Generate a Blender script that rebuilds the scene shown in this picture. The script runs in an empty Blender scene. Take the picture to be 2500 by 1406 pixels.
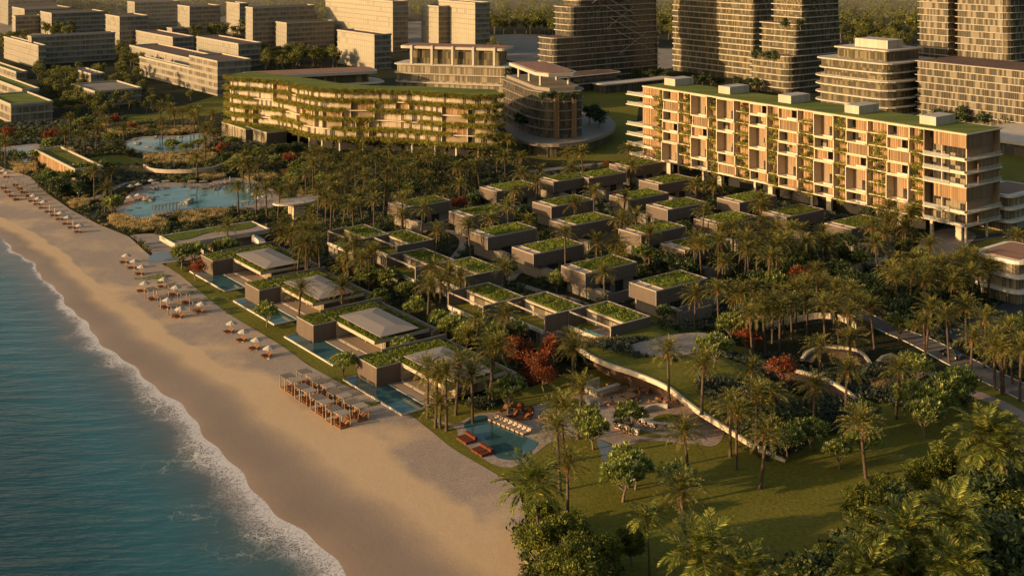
import bpy, math, random
import numpy as np
from mathutils import Vector
R = math.radians
random.seed(7); rng = np.random.default_rng(11)
SC = bpy.context.scene
COL = SC.collection
# ------------------------------------------------------------------ camera model and the resort's grid
F_, H_, YH, CX = 2930.0, 86.0, -172.0, 1250.0
ANG = R(37.3)
U = np.array([math.cos(ANG), math.sin(ANG)]); V = np.array([-U[1], U[0]])

def P(px, py, z=0.0):
    """ground (or height z) point that the survey sees at photo position px, py"""
    Y = F_ * (H_ - z) / (py - YH)
    return ((px - CX) * Y / F_, Y, z)

def W(u, v, z=0.0):
    return (u * U[0] + v * V[0], u * U[1] + v * V[1], z)

def UV(p):
    return (p[0] * U[0] + p[1] * U[1], p[0] * V[0] + p[1] * V[1])

def pix(p):
    return (CX + F_ * p[0] / p[1], YH + F_ * (H_ - (p[2] if len(p) > 2 else 0)) / p[1])

def span(p, d, px):
    k = (px - CX) / F_
    return (k * p[1] - p[0]) / (d[0] - k * d[1])

S3 = 850 / 2490.0
def crop(ox, oy, pts, s=S3):
    return [(ox + p[0] * s, oy + p[1] * s) + tuple(p[2:]) for p in pts]

# ------------------------------------------------------------------ objects
def link(o, parent=None):
    COL.objects.link(o)
    if parent is not None:
        o.parent = parent
    return o

def tag(o, label=None, cat=None, group=None, kind=None):
    if label: o['label'] = label
    if cat: o['category'] = cat
    if group: o['group'] = group
    if kind: o['kind'] = kind
    return o

def thing(name, label, cat, loc=(0, 0, 0), rz=0.0, group=None):
    o = bpy.data.objects.new(name, None)
    o.empty_display_size = 0.5
    o.location = loc; o.rotation_euler = (0, 0, rz)
    link(o)
    return tag(o, label, cat, group)

def mesh_obj(name, me, parent=None, loc=None):
    o = bpy.data.objects.new(name, me)
    if loc is not None: o.location = loc
    return link(o, parent)

def copy_tree(o, parent=None):
    c = o.copy(); COL.objects.link(c)
    if parent is not None: c.parent = parent
    for ch in list(o.children):
        copy_tree(ch, c)
    return c

ORD = ['', 'first', 'second', 'third', 'fourth', 'fifth', 'sixth', 'seventh', 'eighth', 'ninth', 'tenth', 'eleventh', 'twelfth',
       'thirteenth', 'fourteenth', 'fifteenth', 'sixteenth', 'seventeenth', 'eighteenth', 'nineteenth', 'twentieth']
def ordn(i):
    if i <= 20: return ORD[i]
    t = ['', '', 'twenty', 'thirty', 'forty', 'fifty'][i // 10]
    return t + ('-' + ORD[i % 10] if i % 10 else 'th')

class MB:
    """collects faces with metre UVs and links them as one mesh object"""
    def __init__(s): s.v = []; s.f = []; s.uv = []; s.mi = []; s.cur = 0
    def face(s, pts, uvs=None):
        n = len(s.v); s.v.extend([tuple(p) for p in pts]); s.f.append(tuple(range(n, n + len(pts))))
        if uvs is None: uvs = [(p[0], p[1]) for p in pts]
        s.uv.extend(uvs); s.mi.append(s.cur)
    def box(s, x0, x1, y0, y1, z0, z1):
        a, b, c, d = (x0, y0), (x1, y0), (x1, y1), (x0, y1)
        s.prism([a, b, c, d], z0, z1)
    def prism(s, poly, z0, z1, bottom=True, top=True, side=True):
        """poly counter-clockwise"""
        n = len(poly); L = 0.0
        i0 = len(s.v)
        s.v.extend([(p[0], p[1], z0) for p in poly]); s.v.extend([(p[0], p[1], z1) for p in poly])
        if side:
            for i in range(n):
                j = (i + 1) % n
                d = math.dist(poly[i], poly[j])
                s.f.append((i0 + i, i0 + j, i0 + n + j, i0 + n + i))
                s.uv.extend([(L, z0), (L + d, z0), (L + d, z1), (L, z1)]); s.mi.append(s.cur); L += d
        if top:
            s.f.append(tuple(i0 + n + i for i in range(n))); s.uv.extend([tuple(p) for p in poly]); s.mi.append(s.cur)
        if bottom:
            s.f.append(tuple(i0 + i for i in reversed(range(n)))); s.uv.extend([tuple(p) for p in reversed(poly)]); s.mi.append(s.cur)
    def ring(s, outer, inner, z0, z1):
        """flat band between two loops of equal length, with walls"""
        n = len(outer); L = 0
        for i in range(n):
            j = (i + 1) % n
            a, b, c, d = outer[i], outer[j], inner[j], inner[i]
            w = math.dist(a, b)
            s.face([(*a, z0), (*b, z0), (*b, z1), (*a, z1)], [(L, z0), (L + w, z0), (L + w, z1), (L, z1)])
            s.face([(*c, z0), (*d, z0), (*d, z1), (*c, z1)], [(L + w, z0), (L, z0), (L, z1), (L + w, z1)])
            s.face([(*a, z1), (*b, z1), (*c, z1), (*d, z1)])
            s.face([(*b, z0), (*a, z0), (*d, z0), (*c, z0)])
            L += w
    def tube(s, p0, p1, r0, r1, n=6, cap=True):
        p0 = np.array(p0, float); p1 = np.array(p1, float); d = p1 - p0; L = np.linalg.norm(d)
        if L < 1e-6: return
        d /= L
        a = np.array([0, 0, 1.0]) if abs(d[2]) < .9 else np.array([1.0, 0, 0])
        x = np.cross(d, a); x /= np.linalg.norm(x); y = np.cross(d, x)
        i0 = len(s.v)
        for p, r in ((p0, r0), (p1, r1)):
            for k in range(n):
                t = 2 * math.pi * k / n
                s.v.append(tuple(p + r * (math.cos(t) * x + math.sin(t) * y)))
        for k in range(n):
            j = (k + 1) % n
            s.f.append((i0 + k, i0 + n + k, i0 + n + j, i0 + j)); s.mi.append(s.cur)
            s.uv.extend([(k / n, 0), (k / n, L), ((k + 1) / n, L), ((k + 1) / n, 0)])
        if cap:
            s.f.append(tuple(i0 + n + k for k in reversed(range(n)))); s.uv.extend([(0, 0)] * n); s.mi.append(s.cur)
    def pipe(s, pts, rad, n=6):
        for i in range(len(pts) - 1):
            s.tube(pts[i], pts[i + 1], rad[i], rad[i + 1], n, cap=(i == len(pts) - 2))
    def mesh(s, name, mats, smooth=False):
        me = bpy.data.meshes.new(name)
        me.from_pydata(s.v, [], s.f)
        uvl = me.uv_layers.new(name='UVMap')
        uvl.data.foreach_set('uv', np.array(s.uv, dtype=np.float32).ravel())
        for m in (mats if isinstance(mats, (list, tuple)) else [mats]): me.materials.append(m)
        if s.cur: me.polygons.foreach_set('material_index', s.mi)
        if smooth: me.polygons.foreach_set('use_smooth', [True] * len(me.polygons))
        me.update()
        return me
    def build(s, name, mats, parent=None, loc=None, smooth=False):
        return mesh_obj(name, s.mesh(name, mats, smooth), parent, loc)

def np_mesh(name, verts, quads, mat, smooth=False, mi=None):
    """mesh straight from numpy: verts (n,3), quads (m,4)"""
    me = bpy.data.meshes.new(name)
    nv, nq = len(verts), len(quads)
    me.vertices.add(nv); me.vertices.foreach_set('co', np.asarray(verts, np.float32).ravel())
    me.loops.add(nq * 4); me.loops.foreach_set('vertex_index', np.asarray(quads, np.int32).ravel())
    me.polygons.add(nq); me.polygons.foreach_set('loop_start', np.arange(nq, dtype=np.int32) * 4)
    if smooth: me.polygons.foreach_set('use_smooth', np.ones(nq, bool))
    for m in (mat if isinstance(mat, (list, tuple)) else [mat]): me.materials.append(m)
    if mi is not None: me.polygons.foreach_set('material_index', np.asarray(mi, np.int32))
    me.update(calc_edges=True); me.validate()
    return me

def smooth_poly(pts, n=6, closed=True):
    """Catmull-Rom through the points"""
    p = [np.array(q[:2], float) for q in pts]; N = len(p); out = []
    rngi = range(N) if closed else range(N - 1)
    for i in rngi:
        g = (lambda k: p[k % N]) if closed else (lambda k: p[min(max(k, 0), N - 1)])
        a, b, c, d = g(i - 1), g(i), g(i + 1), g(i + 2)
        for k in range(n):
            t = k / n
            out.append(tuple(0.5 * ((2 * b) + (-a + c) * t + (2 * a - 5 * b + 4 * c - d) * t * t + (-a + 3 * b - 3 * c + d) * t ** 3)))
    if not closed: out.append(tuple(p[-1]))
    return out

def ccw(poly):
    a = sum(poly[i][0] * poly[(i + 1) % len(poly)][1] - poly[(i + 1) % len(poly)][0] * poly[i][1] for i in range(len(poly)))
    return list(poly) if a > 0 else list(reversed(poly))

def offset_poly(poly, d):
    """move a counter-clockwise loop outwards by d"""
    n = len(poly); out = []
    for i in range(n):
        a, b, c = np.array(poly[i - 1]), np.array(poly[i]), np.array(poly[(i + 1) % n])
        e1 = b - a; e2 = c - b
        l1, l2 = np.linalg.norm(e1), np.linalg.norm(e2)
        n1 = np.array([e1[1], -e1[0]]) / max(l1, 1e-9); n2 = np.array([e2[1], -e2[0]]) / max(l2, 1e-9)
        m = n1 + n2; q = np.linalg.norm(m)
        if q < 1e-6: out.append(tuple(b + d * n1)); continue
        m /= q
        out.append(tuple(b + m * d / max(0.4, float(np.dot(m, n1)))))
    return out

def rounded(poly, r, n=4):
    """round the corners of a counter-clockwise loop; r a number or one per corner"""
    out = []; N = len(poly)
    for i in range(N):
        ri = r[i] if isinstance(r, (list, tuple)) else r
        a, b, c = (np.array(poly[k % N], float) for k in (i - 1, i, i + 1))
        u = (a - b) / np.linalg.norm(a - b); w = (c - b) / np.linalg.norm(c - b)
        if ri <= 0: out.append(tuple(b)); continue
        for k in range(n + 1):
            t = k / n
            out.append(tuple((1 - t) ** 2 * (b + u * ri) + 2 * t * (1 - t) * b + t * t * (b + w * ri)))
    return out

def inside(poly, x, y):
    """vectorised point in polygon"""
    x = np.asarray(x); y = np.asarray(y); r = np.zeros(x.shape, bool); n = len(poly)
    for i in range(n):
        x0, y0 = poly[i][:2]; x1, y1 = poly[(i + 1) % n][:2]
        if y0 == y1: continue
        c = ((y0 > y) != (y1 > y)) & (x < (x1 - x0) * (y - y0) / (y1 - y0) + x0)
        r ^= c
    return r

def sheet(name, poly, z, mat, kind='structure', label=None, cat=None, thick=0.0):
    m = MB(); poly = ccw([p[:2] for p in poly])
    if thick: m.prism(poly, z - thick, z, bottom=False)
    else: m.prism(poly, z, z, bottom=False, side=False)
    o = m.build(name, mat)
    return tag(o, label, cat, None, kind)

def Gp(pts, z=0.0):
    return [P(p[0], p[1], z)[:2] for p in pts]
# ------------------------------------------------------------------ materials
class N:
    def __init__(s, name):
        s.m = bpy.data.materials.new(name); s.m.use_nodes = True
        s.t = s.m.node_tree; s.t.nodes.clear()
        s.out = s.t.nodes.new('ShaderNodeOutputMaterial')
        s.b = s.t.nodes.new('ShaderNodeBsdfPrincipled')
        s.t.links.new(s.b.outputs[0], s.out.inputs[0])
    def n(s, typ, ins=None, **kw):
        nd = s.t.nodes.new('ShaderNode' + typ)
        for k, v in kw.items(): setattr(nd, k, v)
        for k, v in (ins or {}).items(): s.set(nd.inputs[k], v)
        return nd
    def set(s, sock, v):
        if hasattr(v, 'is_linked') or hasattr(v, 'links'): s.t.links.new(v, sock)
        elif isinstance(v, tuple) and len(v) == 3 and sock.type == 'RGBA': sock.default_value = (*v, 1)
        else: sock.default_value = v
    def math(s, op, a, b=None, c=None, clamp=False):
        nd = s.t.nodes.new('ShaderNodeMath'); nd.operation = op; nd.use_clamp = clamp
        s.set(nd.inputs[0], a)
        if b is not None: s.set(nd.inputs[1], b)
        if c is not None: s.set(nd.inputs[2], c)
        return nd.outputs[0]
    def mix(s, f, a, b, mode='MIX'):
        nd = s.t.nodes.new('ShaderNodeMix'); nd.data_type = 'RGBA'; nd.blend_type = mode
        s.set(nd.inputs[0], f); s.set(nd.inputs[6], a); s.set(nd.inputs[7], b)
        return nd.outputs[2]
    def ramp(s, f, stops, interp='LINEAR'):
        nd = s.t.nodes.new('ShaderNodeValToRGB'); nd.color_ramp.interpolation = interp
        el = nd.color_ramp.elements
        while len(el) < len(stops): el.new(0.5)
        for e, (p, c) in zip(el, stops):
            e.position = p; e.color = (*c, 1) if isinstance(c, tuple) else (c, c, c, 1)
        s.set(nd.inputs[0], f)
        return nd.outputs[0]
    def pos(s):
        return s.n('NewGeometry').outputs['Position']
    def uv(s):
        nd = s.t.nodes.new('ShaderNodeUVMap'); nd.uv_map = 'UVMap'
        sp = s.n('SeparateXYZ', {0: nd.outputs[0]})
        return sp.outputs[0], sp.outputs[1], nd.outputs[0]
    def noise(s, scale, detail=3, rough=.55, vec=None, out=0):
        nd = s.n('TexNoise', {'Scale': scale, 'Detail': detail, 'Roughness': rough})
        s.t.links.new(vec if vec is not None else s.pos(), nd.inputs['Vector'])
        return nd.outputs[out]
    def bump(s, h, strength=.3, dist=.1):
        nd = s.n('Bump', {'Height': h, 'Strength': strength, 'Distance': dist})
        s.t.links.new(nd.outputs[0], s.b.inputs['Normal'])
    def done(s, color=None, rough=None, spec=.25, metallic=None):
        if color is not None: s.set(s.b.inputs['Base Color'], color)
        if rough is not None: s.set(s.b.inputs['Roughness'], rough)
        s.b.inputs['Specular IOR Level'].default_value = spec
        if metallic is not None: s.set(s.b.inputs['Metallic'], metallic)
        return s.m

def mul(c, k): return tuple(x * k for x in c)

def m_plain(name, c, rough=.75, amp=.18, scale=.6, spec=.25, bump=0, bscale=8):
    n = N(name)
    f = n.noise(scale, 4)
    col = n.mix(n.math('MULTIPLY_ADD', f, 2.2, -.6, clamp=True), mul(c, 1 - amp), mul(c, 1 + amp))
    if bump: n.bump(n.noise(bscale, 3), bump, .05)
    return n.done(col, rough, spec)

def m_slats(name, c, pitch=.25, gap=.3, dark=.35, rough=.7, amp=.2, vary=.15, bump=.5):
    """vertical battens from the wall's own metre coordinate"""
    n = N(name); u, v, _ = n.uv()
    k = n.math('DIVIDE', u, pitch)
    fr = n.math('FRACT', k)
    g = n.math('LESS_THAN', fr, gap)
    wn = n.n('TexWhiteNoise', {'W': n.math('FLOOR', k)}, noise_dimensions='1D').outputs[0]
    base = n.mix(wn, mul(c, 1 - vary), mul(c, 1 + vary))
    base = n.mix(n.math('MULTIPLY', n.noise(.5, 3), amp * 2), base, mul(c, .6))
    col = n.mix(g, base, mul(c, dark))
    if bump: n.bump(n.math('SUBTRACT', 1.0, g), bump, .05)
    return n.done(col, rough, .2)

def m_foliage(name, c1, c2, c3=None, trans=.25, rough=.55, nscale=.35, dark=.45):
    """leaf colour varies from leaf to leaf, from clump to clump and from plant to plant"""
    n = N(name)
    isl = n.n('NewGeometry').outputs['Random Per Island']
    obj = n.n('ObjectInfo').outputs['Random']
    col = n.mix(isl, c1, c2)
    if c3 is not None: col = n.mix(n.math('GREATER_THAN', isl, .82), col, c3)
    f = n.noise(nscale, 2)
    col = n.mix(n.math('MULTIPLY_ADD', f, 3.0, -1.1, clamp=True), n.mix(1.0, col, (dark, dark, dark), 'MULTIPLY'), col)
    k = n.math('MULTIPLY_ADD', obj, .5, .75)
    col = n.mix(1.0, col, n.n('CombineColor', {0: k, 1: k, 2: k}).outputs[0], 'MULTIPLY')
    n.done(col, rough, .2)
    if trans:
        tr = n.n('BsdfTranslucent', {'Color': col})
        mx = n.n('MixShader', {0: trans, 1: n.b.outputs[0], 2: tr.outputs[0]})
        n.t.links.new(mx.outputs[0], n.out.inputs[0])
    return n.m

def m_glazing(name, pitch=1.5, storey=3.5, glass=(.025, .025, .022), curtain=(.38, .30, .19), frame=(.05, .045, .04), share=.5, rough=.12, mull=.07, z0=0.0, soft=0.0, band=0.0):
    """a glazed wall: mullions, dark panes and panes with a curtain drawn behind them"""
    n = N(name); u, v, _ = n.uv()
    ku = n.math('DIVIDE', u, pitch); kv = n.math('DIVIDE', n.math('SUBTRACT', v, z0), storey)
    cell = n.n('CombineXYZ', {0: n.math('FLOOR', ku), 1: n.math('FLOOR', kv)})
    wn = n.n('TexWhiteNoise', {'Vector': cell.outputs[0]}, noise_dimensions='2D').outputs[0]
    fold = n.noise(1.0, 2, vec=n.n('CombineXYZ', {0: n.math('MULTIPLY', u, 6.0), 1: n.math('FLOOR', kv)}).outputs[0])
    cur = n.mix(fold, mul(curtain, .55), mul(curtain, 1.25))
    isC = n.math('LESS_THAN', wn, share)
    col = n.mix(n.math('MULTIPLY', isC, n.math('MULTIPLY_ADD', wn, .6, .55)), n.mix(wn, mul(glass, .6), mul(glass, 1.6)), cur)
    fr = n.math('FRACT', ku)
    isM = n.math('LESS_THAN', n.math('ABSOLUTE', n.math('SUBTRACT', fr, .5)), mull / 2)
    if band: isM = n.math('MAXIMUM', isM, n.math('LESS_THAN', n.math('FRACT', kv), band))
    col = n.mix(isM, col, frame)
    rg = n.math('MULTIPLY_ADD', n.math('MAXIMUM', isM, n.math('MULTIPLY', isC, soft)), .5, rough)
    n.set(n.b.inputs['Roughness'], rg)
    w2 = n.n('TexWhiteNoise', {'Vector': cell.outputs[0]}, noise_dimensions='2D').outputs[1]
    return n.done(col, None, .5)

def m_panels(name, c, pw=1.4, ph=3.5, line=.035, dark=.5, rough=.5, vary=.1, z0=0.0):
    """far facades: a grid of pale panels with thin joints"""
    n = N(name); u, v, _ = n.uv()
    ku = n.math('DIVIDE', u, pw); kv = n.math('DIVIDE', n.math('SUBTRACT', v, z0), ph)
    cell = n.n('CombineXYZ', {0: n.math('FLOOR', ku), 1: n.math('FLOOR', kv)})
    wn = n.n('TexWhiteNoise', {'Vector': cell.outputs[0]}, noise_dimensions='2D').outputs[0]
    col = n.mix(wn, mul(c, 1 - vary), mul(c, 1 + vary))
    col = n.mix(n.math('GREATER_THAN', wn, .95), col, mul(c, .8))
    la = n.math('LESS_THAN', n.math('FRACT', ku), line * 2.2)
    lb = n.math('LESS_THAN', n.math('FRACT', kv), line * 2)
    col = n.mix(n.math('MAXIMUM', la, lb), col, mul(c, dark))
    return n.done(col, rough, .4)

M = {}
# --- ground
def build_ground_mats():
    n = N('sand'); a = n.n('Attribute', attribute_name='wet').outputs['Fac']
    big = n.noise(.06, 4); fine = n.noise(3.2, 4, .7); mid = n.noise(.5, 4)
    dry = n.mix(n.math('MULTIPLY_ADD', big, 1.6, -.3, clamp=True), (.49, .372, .278), (.59, .458, .345))
    dry = n.mix(n.math('MULTIPLY_ADD', fine, 3.0, -1.15, clamp=True), n.mix(1.0, dry, (.60, .59, .58), 'MULTIPLY'), dry)
    dry = n.mix(n.math('MULTIPLY_ADD', mid, 2.4, -.9, clamp=True), n.mix(1.0, dry, (.9, .89, .88), 'MULTIPLY'), dry)
    trk = n.noise(1.0, 4, .6, vec=n.n('Mapping', {'Vector': n.pos(), 'Rotation': (0, 0, -ANG), 'Scale': (.55, .05, 1)}).outputs[0])
    dry = n.mix(n.math('MULTIPLY_ADD', trk, 3.0, -1.2, clamp=True), n.mix(1.0, dry, (.93, .925, .92), 'MULTIPLY'), dry)
    w = n.math('MULTIPLY_ADD', n.math('SUBTRACT', big, .5), .35, a)
    col = n.ramp(w, [(0, 0), (.3, 0.0), (.75, 1), (1, 1)])
    wetc = n.mix(n.math('MULTIPLY_ADD', big, 2, -.5, clamp=True), (.24, .165, .108), (.31, .215, .14))
    orange_band = n.ramp(w, [(0, 0), (.08, 1.), (.34, 1), (.62, 0)])
    c = n.mix(n.math('MULTIPLY', orange_band, .5), dry, (.80, .52, .25))  # brighter orange band between dry and wet sand
    c = n.mix(col, c, wetc)
    n.bump(n.math('ADD', n.math('MULTIPLY', fine, .5), n.noise(.9, 4)), .22, .12)
    n.set(n.b.inputs['Roughness'], n.math('MULTIPLY_ADD', col, -.5, .9))
    M['sand'] = n.done(c, None, .2)

    n = N('lawn grass'); f = n.noise(.05, 4); g = n.noise(1.5, 4, .7); h = n.noise(.35, 3)
    c = n.mix(n.math('MULTIPLY_ADD', f, 2.2, -.6, clamp=True), (.165, .155, .021), (.26, .23, .033))
    c = n.mix(n.math('MULTIPLY_ADD', g, 2.6, -1.0, clamp=True), n.mix(1.0, c, (.55, .55, .5), 'MULTIPLY'), c)
    c = n.mix(n.math('MULTIPLY_ADD', h, 3, -1.6, clamp=True), c, (.19, .15, .036))
    n.bump(g, .6, .15)
    M['lawn'] = n.done(c, .9, .1)

    n = N('planted ground'); f = n.noise(.12, 4); g = n.noise(1.2, 4, .7)
    c = n.mix(f, (.05, .055, .018), (.085, .082, .028))
    c = n.mix(n.math('MULTIPLY_ADD', g, 2.6, -1.0, clamp=True), mul((.02, .02, .01), .6), c)
    n.bump(g, .7, .2)
    M['soil'] = n.done(c, .95, .1)

    n = N('stone paving')
    vo = n.n('TexVoronoi', {'Scale': .75, 'Randomness': 1.0}, feature='DISTANCE_TO_EDGE'); n.t.links.new(n.pos(), vo.inputs['Vector'])
    vc = n.n('TexVoronoi', {'Scale': .75, 'Randomness': 1.0}); n.t.links.new(n.pos(), vc.inputs['Vector'])
    tone = n.n('SeparateColor', {0: vc.outputs['Color']}).outputs[0]
    c = n.mix(tone, (.27, .20, .155), (.37, .28, .215))
    c = n.mix(n.math('MULTIPLY', n.noise(3, 3), .35), c, (.2, .15, .11))
    c = n.mix(n.math('LESS_THAN', vo.outputs[0], .035), c, (.42, .33, .25))
    n.bump(vo.outputs[0], .2, .03)
    M['paving'] = n.done(c, .65, .3)
    M['path'] = m_plain('path paving', (.30, .225, .17), .8, .2, 1.2, bump=.2)
    M['road'] = m_plain('road paving', (.155, .125, .10), .85, .18, .8)
    M['asphalt'] = m_plain('asphalt', (.05, .05, .052), .9, .2, .8)
    M['plaza'] = m_plain('far plaza', (.22, .18, .135), .85, .2, .1)

    n = N('green roof planting'); f = n.noise(.35, 4); g = n.noise(2.2, 5, .75); k = n.noise(.9, 4)
    c = n.mix(n.math('MULTIPLY_ADD', f, 2.4, -.7, clamp=True), (.13, .20, .018), (.26, .31, .032))
    ob = n.n('ObjectInfo').outputs['Random']
    c = n.mix(n.math('MULTIPLY_ADD', k, 2.6, n.math('MULTIPLY_ADD', ob, .7, -1.2), clamp=True), c, (.32, .26, .05))
    c = n.mix(n.math('MULTIPLY', n.math('GREATER_THAN', n.noise(.22, 3), .62), .45), c, (.23, .19, .07))
    c = n.mix(n.math('MULTIPLY_ADD', g, 3.4, -1.4, clamp=True), n.mix(1.0, c, (.25, .3, .3), 'MULTIPLY'), c)
    n.bump(g, 1.0, .5)
    M['greenroof'] = n.done(c, .9, .1)
    n = N('mown roof lawn'); f = n.noise(.05, 3, vec=n.n('Mapping', {'Vector': n.pos(), 'Rotation': (0, 0, -ANG), 'Scale': (1, 4, 1)}).outputs[0]); g = n.noise(2.5, 4)
    c = n.mix(n.math('MULTIPLY_ADD', f, 3, -1.0, clamp=True), (.11, .145, .024), (.22, .225, .04))
    c = n.mix(n.math('MULTIPLY', g, .5), c, (.06, .06, .015)); n.bump(g, .6, .2)
    M['rooflawn'] = n.done(c, .9, .1)

def build_water_mats():
    n = N('sea water'); u, d, uvv = n.uv()
    p = n.pos()
    n1 = n.noise(.05, 4); 
    dd = n.math('ADD', d, n.math('MULTIPLY', n.math('SUBTRACT', n1, .5), 10.0))
    col = n.ramp(n.math('DIVIDE', dd, 42.0, clamp=True), [(0, (.22, .155, .105)), (.08, (.15, .12, .085)), (.20, (.060, .100, .090)), (.36, (.026, .105, .112)), (.62, (.015, .068, .074)), (1, (.010, .038, .046))])
    # foam: a bright irregular lip on the sand, lace behind it and a few drifting loops
    along = n.math('DIVIDE', u, 600.0)
    fw = n.n('Attribute', attribute_name='foamw').outputs['Fac']
    wob = n.noise(.16, 5, .65)
    edge = n.math('ADD', d, n.math('MULTIPLY', n.math('SUBTRACT', wob, .5), 5.0))
    wv = n.n('Mapping', {'Vector': p, 'Scale': (1, 1, 1)}).outputs[0]
    warp = n.n('VectorMath', {0: wv, 1: n.n('VectorMath', {0: n.noise(.55, 3, out=1), 1: (3.2, 3.2, 0)}, operation='MULTIPLY').outputs[0]}, operation='ADD').outputs[0]
    v1 = n.n('TexVoronoi', {'Scale': 1.7, 'Vector': warp}, feature='DISTANCE_TO_EDGE').outputs[0]
    v2 = n.n('TexVoronoi', {'Scale': .22, 'Vector': warp}, feature='DISTANCE_TO_EDGE').outputs[0]
    lace = n.math('SUBTRACT', 1.0, n.math('MULTIPLY', v1, 5.0), clamp=True)
    loops = n.math('SUBTRACT', 1.0, n.math('MULTIPLY', v2, 16.0), clamp=True)
    t = n.math('DIVIDE', edge, fw)
    lip = n.ramp(t, [(0, 1), (.13, .95), (.36, .45), (.7, .16), (1, 0)])
    spread = n.ramp(n.math('DIVIDE', edge, n.math('MULTIPLY', fw, 2.6)), [(0, .9), (.35, .55), (.8, .1), (1, 0)])
    patch = n.math('MULTIPLY_ADD', n.noise(.09, 3), 4.0, -1.7, clamp=True)
    f = n.math('ADD', n.math('MULTIPLY', lip, n.math('MULTIPLY_ADD', lace, .55, n.math('MULTIPLY', n.noise(1.6, 5, .8), .9))), n.math('MULTIPLY', n.math('MULTIPLY', spread, patch), n.math('ADD', n.math('MULTIPLY', lace, .5), n.math('MULTIPLY', loops, .5))))
    f = n.math('MULTIPLY_ADD', f, 1.6, -.14, clamp=True)
    col = n.mix(f, col, (.72, .64, .57))
    sw = n.n('Mapping', {'Vector': p, 'Rotation': (0, 0, R(-22)), 'Scale': (.16, .55, 1)}).outputs[0]
    h = n.math('ADD', n.math('MULTIPLY', n.noise(.55, 3, .5, vec=sw), 1.0), n.math('MULTIPLY', n.noise(1.9, 4, .6, vec=sw), .35))
    h = n.math('ADD', h, n.math('MULTIPLY', f, .35))
    amp = n.ramp(n.math('DIVIDE', d, 30.0, clamp=True), [(0, .06), (.3, .35), (1, 1)])
    swl = n.n('Mapping', {'Vector': p, 'Rotation': (0, 0, R(-52)), 'Scale': (.035, .16, 1)}).outputs[0]
    h = n.math('ADD', h, n.math('MULTIPLY', n.noise(1.0, 2, .5, vec=swl), .7))
    n.bump(n.math('MULTIPLY', h, amp), 0.65, 1.0)
    n.set(n.b.inputs['Roughness'], n.math('MULTIPLY_ADD', f, .5, .10))
    n.b.inputs['IOR'].default_value = 1.33
    M['sea'] = n.done(col, None, .5)

    def pool(name, c1, c2, rip=.05):
        n = N(name); f = n.noise(.09, 3); g = n.noise(1.4, 3)
        c = n.mix(n.math('MULTIPLY_ADD', f, 2.4, -.7, clamp=True), c1, c2)
        vo = n.n('TexVoronoi', {'Scale': .7, 'Vector': n.pos()}, feature='DISTANCE_TO_EDGE').outputs[0]
        c = n.mix(n.math('MULTIPLY', n.math('LESS_THAN', vo, .03), .18), c, mul(c2, 1.7))
        n.bump(g, .12, rip)
        n.b.inputs['IOR'].default_value = 1.33
        return n.done(c, .05, .5)
    M['lagoon'] = pool('lagoon water', (.05, .15, .16), (.13, .26, .255))
    M['pool'] = pool('pool water', (.030, .075, .078), (.055, .125, .125))
    M['pond'] = pool('pond water', (.10, .115, .12), (.17, .18, .18))

build_ground_mats(); build_water_mats()
M['concrete'] = m_plain('warm concrete', (.40, .325, .235), .75, .12, .5, bump=.1)
M['board'] = m_slats('board marked concrete', (.245, .20, .15), .45, .10, .8, vary=.08, bump=.15)
M['paleconcrete'] = m_plain('pale concrete', (.52, .44, .34), .7, .1, .4)
M['white'] = m_plain('white render', (.66, .58, .47), .6, .06, .4)
M['clad'] = m_slats('brown batten cladding', (.160, .116, .084), .22, .34, .42, vary=.10)
M['cladfine'] = m_slats('brown panel cladding', (.140, .102, .074), .8, .05, .7, vary=.06, bump=.2)
M['trim'] = m_plain('metal trim', (.33, .26, .20), .5, .06, 1.0)
M['canopyroof'] = m_plain('grey canopy roof', (.27, .225, .19), .7, .06, .2)
M['deck'] = m_slats('timber deck', (.36, .265, .185), .22, .10, .55, vary=.14, bump=.15)
M['glass'] = m_glazing('villa glazing', 1.6, 3.0, share=.15, curtain=(.35, .27, .17))
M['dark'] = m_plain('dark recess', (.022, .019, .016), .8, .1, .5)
M['interior'] = m_plain('lit beige interior', (.50, .39, .25), .8, .08, .5)
M['wood'] = m_plain('teak', (.22, .095, .035), .55, .3, 2.0)
M['palewood'] = m_plain('pale timber posts', (.34, .21, .115), .6, .2, 2.0)
M['canvas'] = m_plain('cream canvas', (.43, .37, .29), .9, .06, 1.0)
M['awning'] = m_plain('tan awning', (.31, .25, .19), .9, .08, 1.0)
M['stripe'] = m_slats('striped canvas', (.34, .275, .205), .5, .5, .12, vary=.05, bump=0)
M['brown'] = m_plain('rust brown cushion', (.115, .030, .012), .9, .2, 2.0)
M['beige'] = m_plain('beige cushion', (.36, .26, .17), .9, .12, 2.0)
M['towel'] = m_plain('white towel', (.72, .68, .62), .95, .04, 2.0)
M['rock'] = m_plain('boulder rock', (.27, .22, .17), .85, .3, 1.0, bump=.5, bscale=2.5)
M['stonewall'] = m_plain('pale stone wall', (.56, .47, .36), .8, .2, 1.5, bump=.3)
M['terracotta'] = m_slats('terracotta roof boards', (.30, .15, .085), 1.1, .06, .7, vary=.1, bump=.1)
M['bark'] = m_plain('palm bark', (.085, .058, .036), .95, .45, 3.0, bump=.8, bscale=6)
M['bark2'] = m_plain('tree bark', (.15, .115, .08), .9, .35, 2.5, bump=.6, bscale=5)
M['fruit'] = m_plain('orange date clusters', (.26, .085, .022), .7, .3, 4.0)
M['frond'] = m_foliage('date palm fronds', (.085, .095, .018), (.22, .20, .034), (.36, .26, .055), .2, nscale=.8, dark=.6)
M['dry'] = m_foliage('dry brown fronds', (.20, .12, .05), (.34, .21, .085), None, .2, nscale=.8, dark=.6)
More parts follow.
